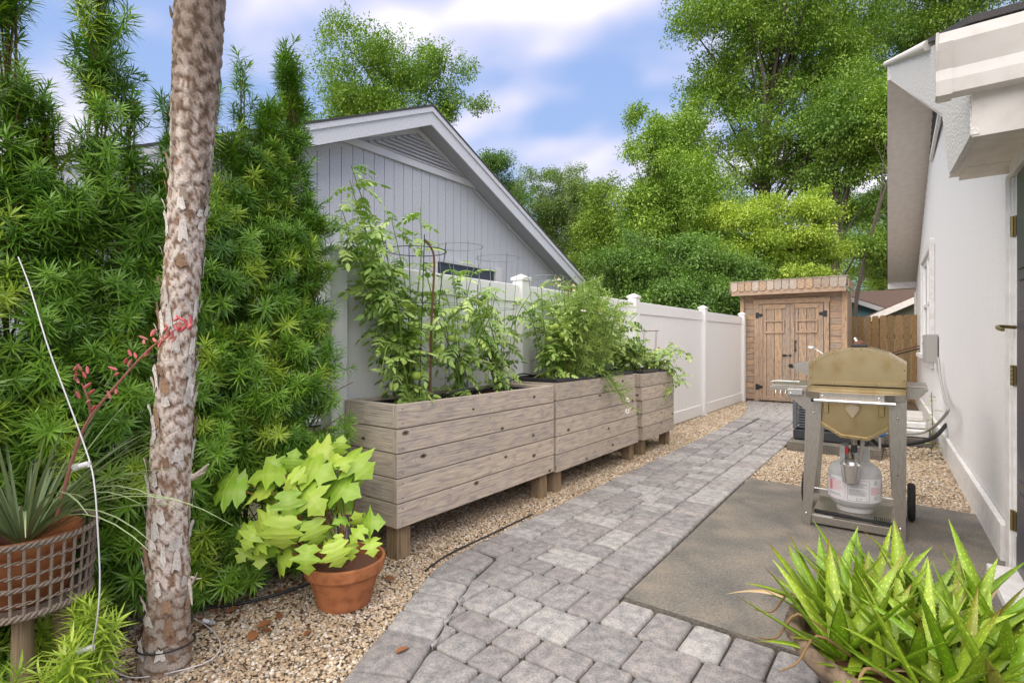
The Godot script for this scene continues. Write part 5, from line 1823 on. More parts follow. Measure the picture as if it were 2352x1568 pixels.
		part("leaf_base", m, M.palm_bark, t)
	# splinters of old stalks
	for q in [[442, 1098, 478, 1066, 0.011], [440, 1092, 470, 1085, 0.007], [438, 1325, 462, 1328, 0.004], [436, 1345, 452, 1315, 0.005], [434, 1330, 440, 1390, 0.006], [396, 40, 388, 12, 0.007]]:
		var m := MB.new()
		m.col = Color(0.55, 0.50, 0.45)
		var a := at_depth(q[0], q[1], f - 0.04)
		var c := at_depth(q[2], q[3], f - 0.07)
		m.tube(curve([a + o, a.lerp(c, 0.5) + o + Vector3(0, -0.004, 0), c + o], 6), PackedFloat32Array([q[4], q[4] * 1.1, q[4], q[4] * 0.9, q[4] * 0.7, q[4] * 0.5, q[4] * 0.25]), 6)
		part("stalk_stub", m, M.palm_bark, t)
	# dark band of tubing tied round the foot
	var ring := []
	for k in 25:
		var a := TAU * k / 24.0
		ring.append(cen[22] + Vector3(cos(a) * (rr[22] + 0.012), 0.012 * sin(a * 1.0 + 0.8), sin(a) * (rr[22] + 0.012)) + o)
	var tb := MB.new()
	tb.tube(ring, 0.004, 5, false)
	part("tie", tb, M.plastic, t)
	# crown of fronds, above the picture
	var topc: Vector3 = cen[rings - 1] + o
	for k in 15:
		var an := TAU * k / 15.0 + R.randf() * 0.2
		var rise := R.randf_range(0.15, 0.9)
		var ln := R.randf_range(1.2, 1.6)
		var sp := []
		for j in 8:
			var q := j / 7.0
			sp.append(topc + Vector3(cos(an) * ln * q, rise * q + 0.35 * sin(q * 2.2) - 0.55 * q * q * (1.2 - rise), sin(an) * ln * q))
		var m := MB.new()
		m.col = Color(0.16, 0.24, 0.05)
		m.tube(sp, lerp_list(0.014, 0.003, 8), 5, false)
		for j in range(2, 40):
			var q := j / 40.0 * 6.99
			var a := int(q)
			var c: Vector3 = sp[a].lerp(sp[a + 1], q - a)
			var fd: Vector3 = (sp[a + 1] - sp[a]).normalized()
			var side := fd.cross(Vector3.UP).normalized()
			for e in [-1.0, 1.0]:
				m.col = Color(0.10, 0.20, 0.04) * R.randf_range(0.8, 1.2)
				add_leaf(m, c, side * e + fd * 0.7 + Vector3(0, 0.25, 0), Vector3.UP, 0.34 * sin(PI * clampf(j / 42.0, 0.1, 0.95)), 0.022, 0.2, 0.35, 2)
		part("frond", m, M.leaf, t)

# ---------------------------------------------------------------- basket with red yucca
func basket() -> void:
	var f := 1.75
	var c := at_depth(52, 1335, f)
	var y0 := hgt(1372, f)
	var y1 := hgt(1218, f)
	var r0 := 0.174
	var r1 := 0.192
	var t := thing("wicker_basket", "grey wicker basket on wooden stump legs holding a terracotta pot", "basket", Vector3(c.x, 0, c.z))
	var bar := MB.new()
	bar.tube([Vector3(0, 0, 0), Vector3(0, y1 - y0, 0)], 0.0048, 6)
	var bm := bar.mesh()
	for k in 36:
		var an := TAU * k / 36.0
		var lean := Basis(Vector3(-sin(an), 0, cos(an)).normalized(), -(r1 - r0) / (y1 - y0))
		part("upright", bm, M.wicker, t, Vector3(cos(an) * r0, y0, sin(an) * r0), lean)
	# woven bands; the rim and every second one are braided double
	for q in [[0.0, 0.011, 3], [0.19, 0.005, 2], [0.4, 0.0075, 3], [0.58, 0.005, 2], [0.78, 0.005, 2], [1.0, 0.009, 3]]:
		var m := MB.new()
		var h := lerpf(y0, y1, q[0])
		var r := lerpf(r0, r1, q[0])
		for st in q[2]:
			var pts := []
			for k in 139:
				var an := TAU * k / 138.0
				var wv := sin(an * 23.0 + st * TAU / q[2])
				var wz := cos(an * 23.0 + st * TAU / q[2])
				pts.append(Vector3(cos(an) * (r + wv * 0.006), h + wz * q[1] * 0.7, sin(an) * (r + wv * 0.006)))
			m.tube(pts, q[1] * 0.55, 5, false)
		part("woven_band", m, M.wicker, t)
	var fl := MB.new()
	fl.lathe([Vector2(0.001, y0 - 0.012), Vector2(r0 * 0.6, y0 - 0.03), Vector2(r0, y0 - 0.012), Vector2(r0, y0 + 0.004), Vector2(0.001, y0 + 0.004)], 32)
	part("base_disc", fl, M.wicker, t)
	for a in [0.2, 1.7, 3.4, 4.9]:
		var m := MB.new()
		m.tube([Vector3(cos(a) * 0.09, y0 - 0.012, sin(a) * 0.09), Vector3(cos(a) * 0.13, 0.0, sin(a) * 0.13)], [0.027, 0.032], 9)
		part("leg", m, M.post1, t)
	# pot inside
	var pot := MB.new()
	pot.lathe([Vector2(0.001, 0), Vector2(0.115, 0), Vector2(0.143, 0.17), Vector2(0.152, 0.17), Vector2(0.157, 0.215), Vector2(0.146, 0.215), Vector2(0.138, 0.18), Vector2(0.001, 0.17)], 40)
	tag(part("terracotta_pot", pot, M.terracotta, self, Vector3(c.x, y0 + 0.008, c.z)), "terracotta pot sitting inside the wicker basket", "pot")
	# red yucca
	var yb := Vector3(c.x, y0 + 0.185, c.z)
	var y := thing("red_yucca", "spiky blue-green yucca with arching narrow leaves in the wicker basket", "yucca", yb)
	var camdir := Vector3(sin(YAW), 0, cos(YAW))
	var right := Vector3(cos(YAW), 0, -sin(YAW))
	for i in 96:
		var an := R.randf() * TAU
		var out := Vector3(cos(an), 0, sin(an))
		var ln := R.randf_range(0.4, 0.78)
		var up := R.randf_range(0.5, 2.6)
		var bend := R.randf_range(0.1, 0.75)
		if i < 9: # the long arching ones on the right
			out = (right + camdir * R.randf_range(-0.3, 0.4)).normalized()
			ln = R.randf_range(0.6, 0.85)
			up = R.randf_range(0.7, 1.5)
			bend = R.randf_range(0.4, 0.85)
		var rad := yucca_leaf(y, out, up, ln, bend)
	# one bent leaf that hangs down in front
	var hang := MB.new()
	hang.col = Color(0.26, 0.36, 0.20)
	hang.tube(curve([Vector3(0, 0.05, 0) + camdir * 0.12, camdir * 0.23 + Vector3(0, 0.06, 0) + right * 0.03, camdir * 0.25 + Vector3(0, -0.06, 0), camdir * 0.26 + Vector3(0, -0.32, 0) - right * 0.045], 14), lerp_list(0.006, 0.002, 13), 5)
	part("leaf", hang, M.thick_leaf, y)
	var stub := MB.new()
	stub.tube(curve([Vector3(0, 0.0, 0), Vector3(0.01, 0.07, 0) + camdir * 0.06, Vector3(0, 0.17, 0) + camdir * 0.05], 8), lerp_list(0.014, 0.007, 9), 6)
	part("old_stalk", stub, M.rust, y, camdir * 0.06 + right * 0.02)
	# flower stalk with pink buds
	var fs := MB.new()
	var sp := []
	for q in [[125, 1200, 1.75], [170, 1040, 1.74], [205, 960, 1.72], [270, 880, 1.71], [335, 808, 1.70], [390, 765, 1.69], [430, 735, 1.69]]:
		sp.append(at_depth(q[0], q[1], q[2]) - yb)
	fs.tube(curve(sp, 36), lerp_list(0.0062, 0.0022, 37), 6)
	part("flower_stalk", fs, mat(lin(0.42, 0.17, 0.14), 0.6), y)
	var f2 := MB.new()
	var sp2 := []
	for q in [[207, 955, 1.72], [200, 915, 1.70], [186, 880, 1.69]]:
		sp2.append(at_depth(q[0], q[1], q[2]) - yb)
	f2.tube(curve(sp2, 8), lerp_list(0.004, 0.002, 9), 5)
	part("flower_stalk", f2, mat(lin(0.42, 0.17, 0.14), 0.6), y)
	var pink := [mat(lin(0.60, 0.11, 0.13), 0.5), mat(lin(0.68, 0.17, 0.18), 0.5), mat(lin(0.62, 0.24, 0.20), 0.5)]
	var buds := []
	for q in [[186, 850], [175, 862], [195, 868], [180, 880], [190, 892], [170, 872], [203, 905], [182, 915], [197, 925], [210, 940], [200, 858], [168, 850]]: buds.append([q[0], q[1], 1.695])
	for q in [[268, 850], [262, 862], [285, 835], [292, 842], [300, 818], [312, 822], [330, 790], [338, 780], [345, 772], [352, 768], [330, 818], [265, 905], [252, 915]]: buds.append([q[0], q[1], 1.70])
	for i in 26: buds.append([358 + i * 3.2 + R.randfn() * 4, 785 - i * 1.7 + R.randfn() * 9, 1.69])
	for q in buds:
		var a := at_depth(q[0], q[1], q[2]) - yb
		var d := (right * R.randf_range(-0.6, 0.9) + Vector3(0, R.randf_range(0.1, 1.0), 0) + camdir * R.randf_range(-0.3, 0.5)).normalized()
		var m := MB.new()
		var l := R.randf_range(0.018, 0.032)
		m.tube([a, a + d * l * 0.3, a + d * l * 0.75, a + d * l], [0.0022, 0.0050, 0.0045, 0.0015], 6)
		part("bud", m, pink[R.randi() % 3], y)

func yucca_leaf(y: Node3D, out: Vector3, up: float, ln: float, bend: float) -> float:
	var m := MB.new()
	var g := R.randf_range(0.8, 1.25)
	var d := (out + Vector3(0, up, 0)).normalized()
	var side := d.cross(Vector3.UP).normalized()
	var base := out * 0.025 + Vector3(0, 0.0, 0)
	var w := R.randf_range(0.003, 0.0052)
	var prev := []
	for i in 9:
		var k := i / 8.0
		var p := base + d * ln * k + Vector3(0, -1, 0) * bend * ln * k * k * 0.8 + out * bend * ln * 0.15 * k * k
		var td := (d + Vector3(0, -1, 0) * bend * k * 1.5).normalized()
		var nn := side.cross(td).normalized()
		if nn.y < 0: nn = -nn
		var ww := w * (1.0 - pow(k, 2.2)) + 0.0008
		m.col = Color(0.24, 0.34, 0.14).lerp(Color(0.40, 0.47, 0.26), k) * g
		var row := [m.vert(p - side * ww + nn * ww * 0.7, (nn + side * 0.5).normalized()), m.vert(p, nn), m.vert(p + side * ww + nn * ww * 0.7, (nn - side * 0.5).normalized())]
		if i > 0:
			m.quad_i(prev[0], prev[1], row[1], row[0])
			m.quad_i(prev[1], prev[2], row[2], row[1])
		prev = row
	part("leaf", m, M.thick_leaf, y)
	return w

# ---------------------------------------------------------------- hydrangea
func oak_leaf(base: Vector3, tip: Vector3, up: Vector3, wide: float, col: Color) -> MB:
	# lobed leaf with a pale midrib
	var half := [Vector2(0.0, 0.0), Vector2(0.13, -0.05), Vector2(0.27, -0.01), Vector2(0.33, 0.07), Vector2(0.44, 0.12), Vector2(0.36, 0.19), Vector2(0.23, 0.26), Vector2(0.32, 0.31), Vector2(0.44, 0.36), Vector2(0.55, 0.45), Vector2(0.43, 0.50), Vector2(0.33, 0.55), Vector2(0.19, 0.59), Vector2(0.24, 0.67), Vector2(0.33, 0.75), Vector2(0.22, 0.79), Vector2(0.17, 0.85), Vector2(0.08, 0.92), Vector2(0.0, 1.0)]
	var m := MB.new()
	var y := tip - base
	var ln := y.length()
	y /= ln
	var x := y.cross(up).normalized()
	var z := x.cross(y).normalized()
	var jit := []
	for i in half.size(): jit.append(R.randf_range(0.9, 1.1))
	var cup := R.randf_range(-0.25, 0.4)
	var wav := R.randf_range(0.02, 0.055)
	var wph := R.randf() * TAU
	var roll := R.randfn() * 0.08
	var place := func(q: Vector2) -> Vector3:
		var a := absf(q.x)
		return base + (x * q.x * wide + y * q.y) * ln + z * ln * (0.16 * sin(q.y * PI) - cup * a * a * 1.3 - 0.10 * q.y * q.y + wav * sin(a * 19.0 + q.y * 11.0 + wph) * (a + 0.05) + roll * q.x)
	for s in [-1.0, 1.0]:
		var rim := []
		var mid := []
		var inn := []
		for i in half.size():
			var h: Vector2 = half[i]
			var q := Vector2(h.x * s * jit[i], h.y)
			var ym := clampf(h.y * 0.9 - 0.02 + 0.05, 0.0, 1.0) if i > 0 and i < half.size() - 1 else h.y
			m.col = col * R.randf_range(0.94, 1.06)
			rim.append(m.vert(place.call(q), z))
			inn.append(m.vert(place.call(Vector2(q.x * 0.5, (h.y + ym) * 0.5)) - z * ln * 0.012 * float(i % 3), z))
			m.col = col.lerp(Color(0.62, 0.74, 0.20), 0.25)  # pale midrib
			mid.append(m.vert(place.call(Vector2(0, ym)), z))
		for i in half.size() - 1:
			m.quad_i(rim[i], rim[i + 1], inn[i + 1], inn[i])
			m.quad_i(inn[i], inn[i + 1], mid[i + 1], mid[i])
	# true normals
	var acc := PackedVector3Array()
	acc.resize(m.v.size())
	for i in range(0, m.ix.size(), 3):
		var fn := (m.v[m.ix[i + 2]] - m.v[m.ix[i]]).cross(m.v[m.ix[i + 1]] - m.v[m.ix[i]])
		if fn.dot(z) < 0: fn = -fn
		for k in 3: acc[m.ix[i + k]] += fn
	for i in acc.size():
		m.n[i] = acc[i].normalized() if acc[i].length() > 0.0 else z
	return m

func hydrangea() -> void:
	var pc := P(-2.07, 0.0, 1.487)
	var pm := MB.new()
	pm.lathe([Vector2(0.001, 0.004), Vector2(0.112, 0.004), Vector2(0.118, 0.010), Vector2(0.158, 0.150), Vector2(0.172, 0.153), Vector2(0.1765, 0.165), Vector2(0.183, 0.205), Vector2(0.181, 0.213), Vector2(0.174, 0.215), Vector2(0.168, 0.208), Vector2(0.160, 0.165), Vector2(0.158, 0.16), Vector2(0.001, 0.165)], 48)
	tag(part("terracotta_pot", pm, M.terracotta, self, pc), "wide terracotta pot on the gravel with the lime-green hydrangea", "pot")
	var soil := MB.new()
	var t := thing("hydrangea", "lime-green oakleaf hydrangea spilling out of the terracotta pot", "hydrangea", pc + Vector3(0, 0.165, 0))
	soil.lathe([Vector2(0.155, 0.0), Vector2(0.1, 0.014), Vector2(0.001, 0.018)], 20)
	part("soil", soil, M.rust, t)
	var o := -t.position
	var camdir := Vector3(sin(YAW), 0, cos(YAW))
	# base and tip of each leaf as the picture shows them, with its distance in front of the pot's middle
	var list := [
		[665, 395, 690, 225, 0.02], [610, 425, 330, 460, 0.06], [600, 405, 470, 290, 0.0], [690, 400, 985, 430, 0.07], [700, 395, 910, 310, -0.03], [635, 540, 650, 765, 0.17], [750, 520, 890, 710, 0.14],
		[510, 540, 300, 645, 0.10], [325, 540, 75, 580, 0.05], [320, 480, 110, 470, -0.04], [600, 720, 590, 970, 0.20], [560, 700, 380, 850, 0.15], [620, 740, 700, 900, 0.16], [800, 750, 850, 940, 0.19],
		[390, 790, 245, 880, 0.08], [420, 800, 310, 965, 0.10], [500, 870, 375, 1000, 0.13], [530, 900, 510, 1025, 0.12], [360, 940, 265, 1060, 0.02], [450, 960, 425, 1100, 0.04], [790, 930, 770, 1155, 0.22],
		[660, 1000, 555, 1165, 0.16], [1010, 265, 1030, 130, -0.03], [1000, 270, 765, 240, -0.06], [1010, 280, 950, 390, 0.03], [1050, 290, 1245, 440, -0.02], [1020, 300, 1060, 400, 0.05], [935, 510, 1160, 570, 0.04],
		[940, 500, 1100, 680, 0.0], [1175, 785, 1335, 760, 0.10], [1170, 780, 1115, 690, 0.07], [1190, 800, 1080, 920, 0.15], [1070, 760, 955, 770, 0.12], [1235, 880, 1250, 1015, 0.14], [960, 910, 1020, 1100, 0.20],
		[1100, 920, 1090, 1045, 0.13], [960, 910, 870, 990, 0.15], [1000, 850, 1010, 940, 0.17], [720, 560, 860, 480, 0.05], [1120, 400, 1150, 510, -0.05], [700, 450, 600, 560, 0.14], [660, 400, 770, 470, 0.15],
		[880, 640, 960, 640, 0.03], [560, 620, 440, 700, 0.02], [850, 800, 960, 900, 0.02], [700, 800, 640, 860, 0.0], [1010, 620, 1090, 700, -0.04], [470, 600, 560, 560, -0.05], [780, 360, 860, 260, -0.08], [600, 880, 690, 1010, 0.03]]
	var crown := []
	for q in list:
		var f: float = 2.42 - q[4] - maxf(0.0, (700.0 - q[0]) / 700.0) * 0.22
		var a := at_depth((600 + q[0] / 2.4117) / 1.30612, (1250 + q[1] / 2.4117) / 1.30612, f)
		var b := at_depth((600 + q[2] / 2.4117) / 1.30612, (1250 + q[3] / 2.4117) / 1.30612, f - R.randf_range(-0.02, 0.07))
		var mid := (a + b) * 0.5
		var up := (camdir * R.randf_range(0.45, 0.9) + Vector3(0, R.randf_range(0.6, 1.1), 0) + rv() * 0.22).normalized()
		if (b - a).normalized().y > 0.6: up = (camdir * 0.9 + Vector3(0, 0.4, 0) + rv() * 0.2).normalized()
		var col := Color(0.24, 0.44, 0.035).lerp(Color(0.56, 0.72, 0.10), R.randf())
		part("leaf", oak_leaf(a, b, up, R.randf_range(1.02, 1.25), col), M.leaf, t, o)
		# petiole back to the nearest of the woody stems
		var root := pc + Vector3(clampf((mid.x - pc.x) * 0.35, -0.1, 0.1), 0.2 + 0.55 * maxf(0.0, mid.y - 0.3), clampf((mid.z - pc.z) * 0.35, -0.1, 0.1))
		var st := MB.new()
		st.tube(curve([root, root.lerp(a, 0.6) + Vector3(0, 0.02, 0), a], 8), lerp_list(0.0035, 0.002, 9), 5, false)
		part("petiole", st, mat_orange(), t, o)
	for q in [Vector3(-0.10, 0.40, -0.02), Vector3(0.04, 0.45, -0.05), Vector3(0.08, 0.22, 0.08), Vector3(-0.06, 0.25, 0.10), Vector3(-0.14, 0.2, 0.02)]:
		var st := MB.new()
		st.tube(curve([Vector3(q.x * 0.3, 0, q.z * 0.3), Vector3(q.x * 0.7, q.y * 0.5, q.z * 0.6), q], 8), lerp_list(0.007, 0.004, 9), 6)
		part("stem", st, M.twig, t)

func mat_orange() -> Material:
	if not M.has("petiole"): M.petiole = mat(lin(0.36, 0.17, 0.05), 0.6)
	return M.petiole

# ---------------------------------------------------------------- grill
func sheet(nm: String, poly: PackedVector2Array, v0: float, v1: float, m: Material, t: Node3D, o: Vector3) -> MeshInstance3D:
	# poly in (u, h), from v0 to v1
	var b := MB.new()
	b.prism(poly, func(p): return P(p.x, p.y, v0) + o, func(p): return P(p.x, p.y, v1) + o)
	return part(nm, b, m, t)

func bolt(t: Node3D, c: Vector3, r: float, m: Material) -> void:
	var b := MB.new()
	b.lathe([Vector2(r, 0), Vector2(r * 0.9, r * 0.5), Vector2(0.0001, r * 0.75)], 8)
	part("bolt", b, m, t, c, Basis(Vector3.RIGHT, PI / 2))

func grill() -> void:
	var t := thing("gas_grill", "stainless gas grill with heat-tinted golden hood and open leg frame on the patio", "grill", P(-0.26, 0.024, 4.1))
	var o := -t.position
	var z0 := 3.875
	var z1 := 4.46
	var hood := PackedVector2Array([Vector2(-0.502, 0.927), Vector2(-0.5, 1.067), Vector2(-0.403, 1.133), Vector2(-0.291, 1.162), Vector2(-0.192, 1.163), Vector2(-0.082, 1.125), Vector2(0.006, 1.064), Vector2(0.003, 0.927)])
	var hd := sheet("hood", hood, z0, z1, M.gold, t, o)
	var body := PackedVector2Array([Vector2(-0.508, 0.918), Vector2(-0.5, 0.73), Vector2(-0.433, 0.67), Vector2(-0.327, 0.602), Vector2(-0.181, 0.595), Vector2(-0.078, 0.668), Vector2(-0.005, 0.73), Vector2(0.003, 0.918)])
	var bd := sheet("firebox", body, z0 + 0.004, z1, M.gold, t, o)
	# folded rims round both end plates, with rivets
	for q in [[hood, hd, 0.02], [body, bd, 0.016]]:
		var inner: Array = Geometry2D.offset_polygon(q[0], -q[2])
		var ip: PackedVector2Array = inner[0]
		var m := MB.new()
		var n: int = q[0].size()
		for i in n:
			var a: Vector2 = q[0][i]
			var b: Vector2 = q[0][(i + 1) % n]
			if q[1] == bd and (i == n - 1): continue
			var ca := nearest(ip, a)
			var cb := nearest(ip, b)
			var f := z0 - 0.006
			m.flat([P(a.x, a.y, f) + o, P(b.x, b.y, f) + o, P(cb.x, cb.y, f) + o, P(ca.x, ca.y, f) + o], Vector3(0, 0, 1))
			m.flat([P(ca.x, ca.y, f) + o, P(cb.x, cb.y, f) + o, P(cb.x, cb.y, z0 + 0.006) + o, P(ca.x, ca.y, z0 + 0.006) + o], P(-0.25 - ca.x, 0.95 - ca.y, 0))
			m.flat([P(a.x, a.y, f) + o, P(b.x, b.y, f) + o, P(b.x, b.y, z0 + 0.006) + o, P(a.x, a.y, z0 + 0.006) + o], P(ca.x + 0.25, ca.y - 0.95, 0))
			for k in [0.25, 0.75]:
				var c := a.lerp(b, k).lerp(ca.lerp(cb, k), 0.5)
				bolt(q[1], P(c.x, c.y, f) + o, 0.004, M.rust if i % 3 == 0 else M.steel)
		part("rim", m, M.gold, q[1])
	# vent on top of the hood
	var vm := MB.new()
	vm.cbox(P(-0.235, 1.172, 4.0) + o, Vector3(0.085, 0.022, 0.10), 0.008)
	part("vent_cap", vm, M.iron, hd)
	vm = MB.new()
	vm.lathe([Vector2(0.03, 0.0), Vector2(0.026, 0.015), Vector2(0.012, 0.022), Vector2(0.0001, 0.023)], 12)
	part("vent_dome", vm, M.rust, hd, P(-0.235, 1.182, 4.0) + o)
	vm = MB.new()
	vm.tube([P(-0.247, 1.19, 4.02) + o, P(-0.262, 1.222, 4.03) + o], 0.0105, 9)
	part("vent_pipe", vm, M.bright, hd)
	# lid handle on the front (west) side
	for v in [3.90, 4.42]:
		var m := MB.new()
		m.prism(PackedVector2Array([Vector2(-0.502, 1.06), Vector2(-0.612, 1.048), Vector2(-0.618, 1.030), Vector2(-0.502, 0.975)]), func(p): return P(p.x, p.y, v) + o, func(p): return P(p.x, p.y, v + 0.004) + o)
		part("handle_bracket", m, M.steel, hd)
	var hb := MB.new()
	hb.tube([P(-0.606, 1.04, 3.885) + o, P(-0.606, 1.04, 4.44) + o], 0.012, 10)
	part("handle", hb, M.bright, hd)
	hb = MB.new()
	hb.tube([P(-0.606, 1.04, 3.872) + o, P(-0.606, 1.04, 3.886) + o], 0.0135, 10)
	part("handle_cap", hb, M.rubber, hd)
	var th := MB.new()
	th.tube([P(-0.455, 1.115, 4.2) + o, P(-0.52, 1.16, 4.2) + o], 0.006, 6)
	th.lathe([Vector2(0.03, 0.0), Vector2(0.03, 0.012), Vector2(0.0001, 0.014)], 12, P(-0.525, 1.155, 4.2) + o)
	part("thermometer", th, M.bright, hd)
	# legs
	var ll := PackedVector2Array([Vector2(-0.514, 0.858), Vector2(-0.425, 0.858), Vector2(-0.432, 0.66), Vector2(-0.491, 0.024), Vector2(-0.535, 0.024)])
	var lr := PackedVector2Array([Vector2(-0.082, 0.858), Vector2(0.006, 0.858), Vector2(0.0, 0.024), Vector2(-0.046, 0.024), Vector2(-0.078, 0.66)])
	for q in [ll, lr]:
		var lg := sheet("leg", q, 3.852, 3.862, M.steel, t, o)
		var e: float = q[0].x if q == ll else q[1].x
		var e2: float = q[4].x if q == ll else q[2].x
		var m := MB.new()
		m.prism(PackedVector2Array([Vector2(3.863, 0.858), Vector2(3.905, 0.858), Vector2(3.890, 0.024), Vector2(3.863, 0.024)]), func(p): return P(lerpf(e, e2, (0.858 - p.y) / 0.834), p.y, p.x) + o, func(p): return P(lerpf(e, e2, (0.858 - p.y) / 0.834) + 0.004 * signf(-0.25 - e), p.y, p.x) + o)
		part("leg_flange", m, M.steel, lg)
		var cx: float = (q[0].x + q[1].x) * 0.5
		bolt(lg, P(cx, 0.745, 3.852) + o, 0.007, M.steel)
		bolt(lg, P((q[3].x + q[4].x) * 0.5 if q == ll else -0.024, 0.10, 3.852) + o, 0.007, M.bright)
		bolt(lg, P(cx - (0.05 if q == ll else 0.0), 0.41, 3.852) + o, 0.004, M.iron)
	sheet("leg", PackedVector2Array([Vector2(-0.505, 0.72), Vector2(-0.462, 0.72), Vector2(-0.502, 0.10), Vector2(-0.538, 0.10)]), 4.40, 4.41, M.steel, t, o)
	sheet("leg", PackedVector2Array([Vector2(-0.10, 0.72), Vector2(-0.055, 0.72), Vector2(-0.045, 0.10), Vector2(-0.075, 0.10)]), 4.40, 4.41, M.steel, t, o)
	# bottom shelf with a turned-down front lip
	bx("bottom_shelf", P(-0.265, 0.083, 4.14) + o, Vector3(0.46, 0.006, 0.52), M.steel, t, 0.001)
	bx("shelf_lip", P(-0.265, 0.062, 3.878) + o, Vector3(0.46, 0.045, 0.006), M.steel, t, 0.001)
	# wheels on an axle
	for q in [[-0.575, 0.0], [0.03, 0.0]]:
		var w := MB.new()
		w.lathe([Vector2(0.06, -0.022), Vector2(0.108, -0.022), Vector2(0.119, -0.014), Vector2(0.122, 0.0), Vector2(0.119, 0.014), Vector2(0.108, 0.022), Vector2(0.06, 0.022)], 32)
		var wn := part("wheel", w, M.rubber, t, P(q[0], 0.146, 4.36) + o, Basis(Vector3(0, 0, 1), PI / 2))
		w = MB.new()
		w.lathe([Vector2(0.001, -0.018), Vector2(0.03, -0.018), Vector2(0.062, -0.008), Vector2(0.062, 0.008), Vector2(0.03, 0.018), Vector2(0.001, 0.018)], 24)
		part("hub", w, M.unit_dark, wn)
	var ax := MB.new()
	ax.tube([P(-0.59, 0.146, 4.36) + o, P(0.045, 0.146, 4.36) + o], 0.008, 8)
	part("axle", ax, M.bright, t)
	# front tray with a bent middle, towel bar below
	var tr := MB.new()
	var tp := PackedVector2Array([Vector2(-0.514, 3.852), Vector2(-0.47, 3.81), Vector2(-0.43, 3.782), Vector2(-0.10, 3.782), Vector2(-0.05, 3.81), Vector2(0.003, 3.852)])
	tr.prism(tp, func(p): return P(p.x, 0.885, p.y) + o, func(p): return P(p.x, 0.845, p.y) + o)
	part("front_tray", tr, M.steel, t)
	for u in [-0.415, -0.125]:
		bolt(t, P(u, 0.862, 3.782) + o, 0.0065, M.bright)
		var br := MB.new()
		br.cbox(P(u + 0.01, 0.79, 3.868) + o, Vector3(0.03, 0.085, 0.012), 0.003)
		part("bar_bracket", br, M.gold, t)
	var tb := MB.new()
	tb.tube([P(-0.455, 0.838, 3.73) + o, P(-0.045, 0.838, 3.73) + o], 0.0105, 10)
	part("towel_bar", tb, M.bright, t)
	tb = MB.new()
	tb.tube([P(-0.47, 0.838, 3.73) + o, P(-0.454, 0.838, 3.73) + o], 0.0115, 10)
	part("bar_cap", tb, M.rubber, t)
	for u in [-0.415, -0.125]:
		bx("bar_stay", P(u, 0.842, 3.755) + o, Vector3(0.012, 0.012, 0.055), M.steel, t)
	# side shelves
	var ls := MB.new()
	ls.cbox(P(-0.625, 0.905, 4.20) + o, Vector3(0.225, 0.012, 0.56), 0.003)
	ls.cbox(P(-0.628, 0.885, 3.915) + o, Vector3(0.22, 0.03, 0.006), 0.002)
	ls.cbox(P(-0.734, 0.888, 4.20) + o, Vector3(0.006, 0.03, 0.56), 0.002)
	var lsn := part("side_shelf", ls, M.steel, t)
	sheet("shelf_bracket", PackedVector2Array([Vector2(-0.51, 0.88), Vector2(-0.655, 0.87), Vector2(-0.625, 0.84), Vector2(-0.512, 0.735)]), 3.93, 3.936, M.steel, t, o)
	bx("shelf_plate", P(-0.585, 0.868, 3.905) + o, Vector3(0.09, 0.04, 0.008), M.bright, lsn)
	for k in 4:
		var kn := MB.new()
		kn.tube(curve([P(-0.70 + k * 0.03, 0.875, 3.908) + o, P(-0.70 + k * 0.03, 0.855, 3.895) + o, P(-0.695 + k * 0.03, 0.855, 3.885) + o], 6), 0.003, 5)
		part("hook", kn, M.bright, lsn)
	var rail := MB.new()
	rail.tube(curve([P(-0.735, 0.925, 3.93) + o, P(-0.70, 0.935, 3.925) + o, P(-0.56, 0.935, 3.925) + o], 8), 0.004, 6)
	rail.tube([P(-0.735, 0.925, 3.93) + o, P(-0.735, 0.93, 4.47) + o], 0.004, 6)
	part("shelf_rail", rail, M.bright, lsn)
	sheet("side_shelf", PackedVector2Array([Vector2(0.006, 0.925), Vector2(0.108, 0.915), Vector2(0.108, 0.905), Vector2(0.062, 0.852), Vector2(0.006, 0.85)]), 4.0, 4.006, M.steel, t, o)
	bx("shelf_top", P(0.056, 0.926, 4.2) + o, Vector3(0.10, 0.008, 0.42), M.steel, t)
	# drain pipe and valve under the firebox
	var dr := MB.new()
	dr.tube([P(-0.262, 0.60, 3.99) + o, P(-0.262, 0.545, 3.99) + o], 0.017, 10)
	part("drain_pipe", dr, M.steel, t)
	bx("valve", P(-0.262, 0.52, 3.99) + o, Vector3(0.032, 0.05, 0.032), M.iron, t, 0.006)
	bx("drain_channel", P(-0.222, 0.52, 4.0) + o, Vector3(0.022, 0.16, 0.02), M.steel, t, 0.003, Basis(Vector3(0, 0, 1), -0.1))
	bx("valve_handle", P(-0.30, 0.505, 3.985) + o, Vector3(0.018, 0.045, 0.018), M.red, t, 0.006)
	var gh := MB.new()
	gh.tube(curve([P(-0.42, 0.66, 4.3) + o, P(-0.40, 0.59, 4.2) + o, P(-0.33, 0.565, 4.15) + o, P(-0.27, 0.60, 4.18) + o, P(-0.25, 0.52, 4.2) + o], 18), 0.008, 7)
	part("gas_hose", gh, M.rubber, t)
	# clear scoop hung from the towel bar
	var sc := MB.new()
	var sp := []
	for i in 9:
		var k := i / 8.0
		sp.append(Vector2(0.004 + 0.036 * sin(PI * pow(k, 0.6)), 0.085 - 0.085 * k))
	sc.lathe(sp, 18)
	var scm := mat(lin(0.62, 0.52, 0.36), 0.35)
	var scn := thing("hanging_scoop", "small pear-shaped clear scoop hanging from the grill's towel bar", "scoop", P(-0.262, 0.735, 3.845))
	part("bowl", sc, scm, scn, Vector3.ZERO, Basis.from_scale(Vector3(1, 1, 0.3)))
	var lp := MB.new()
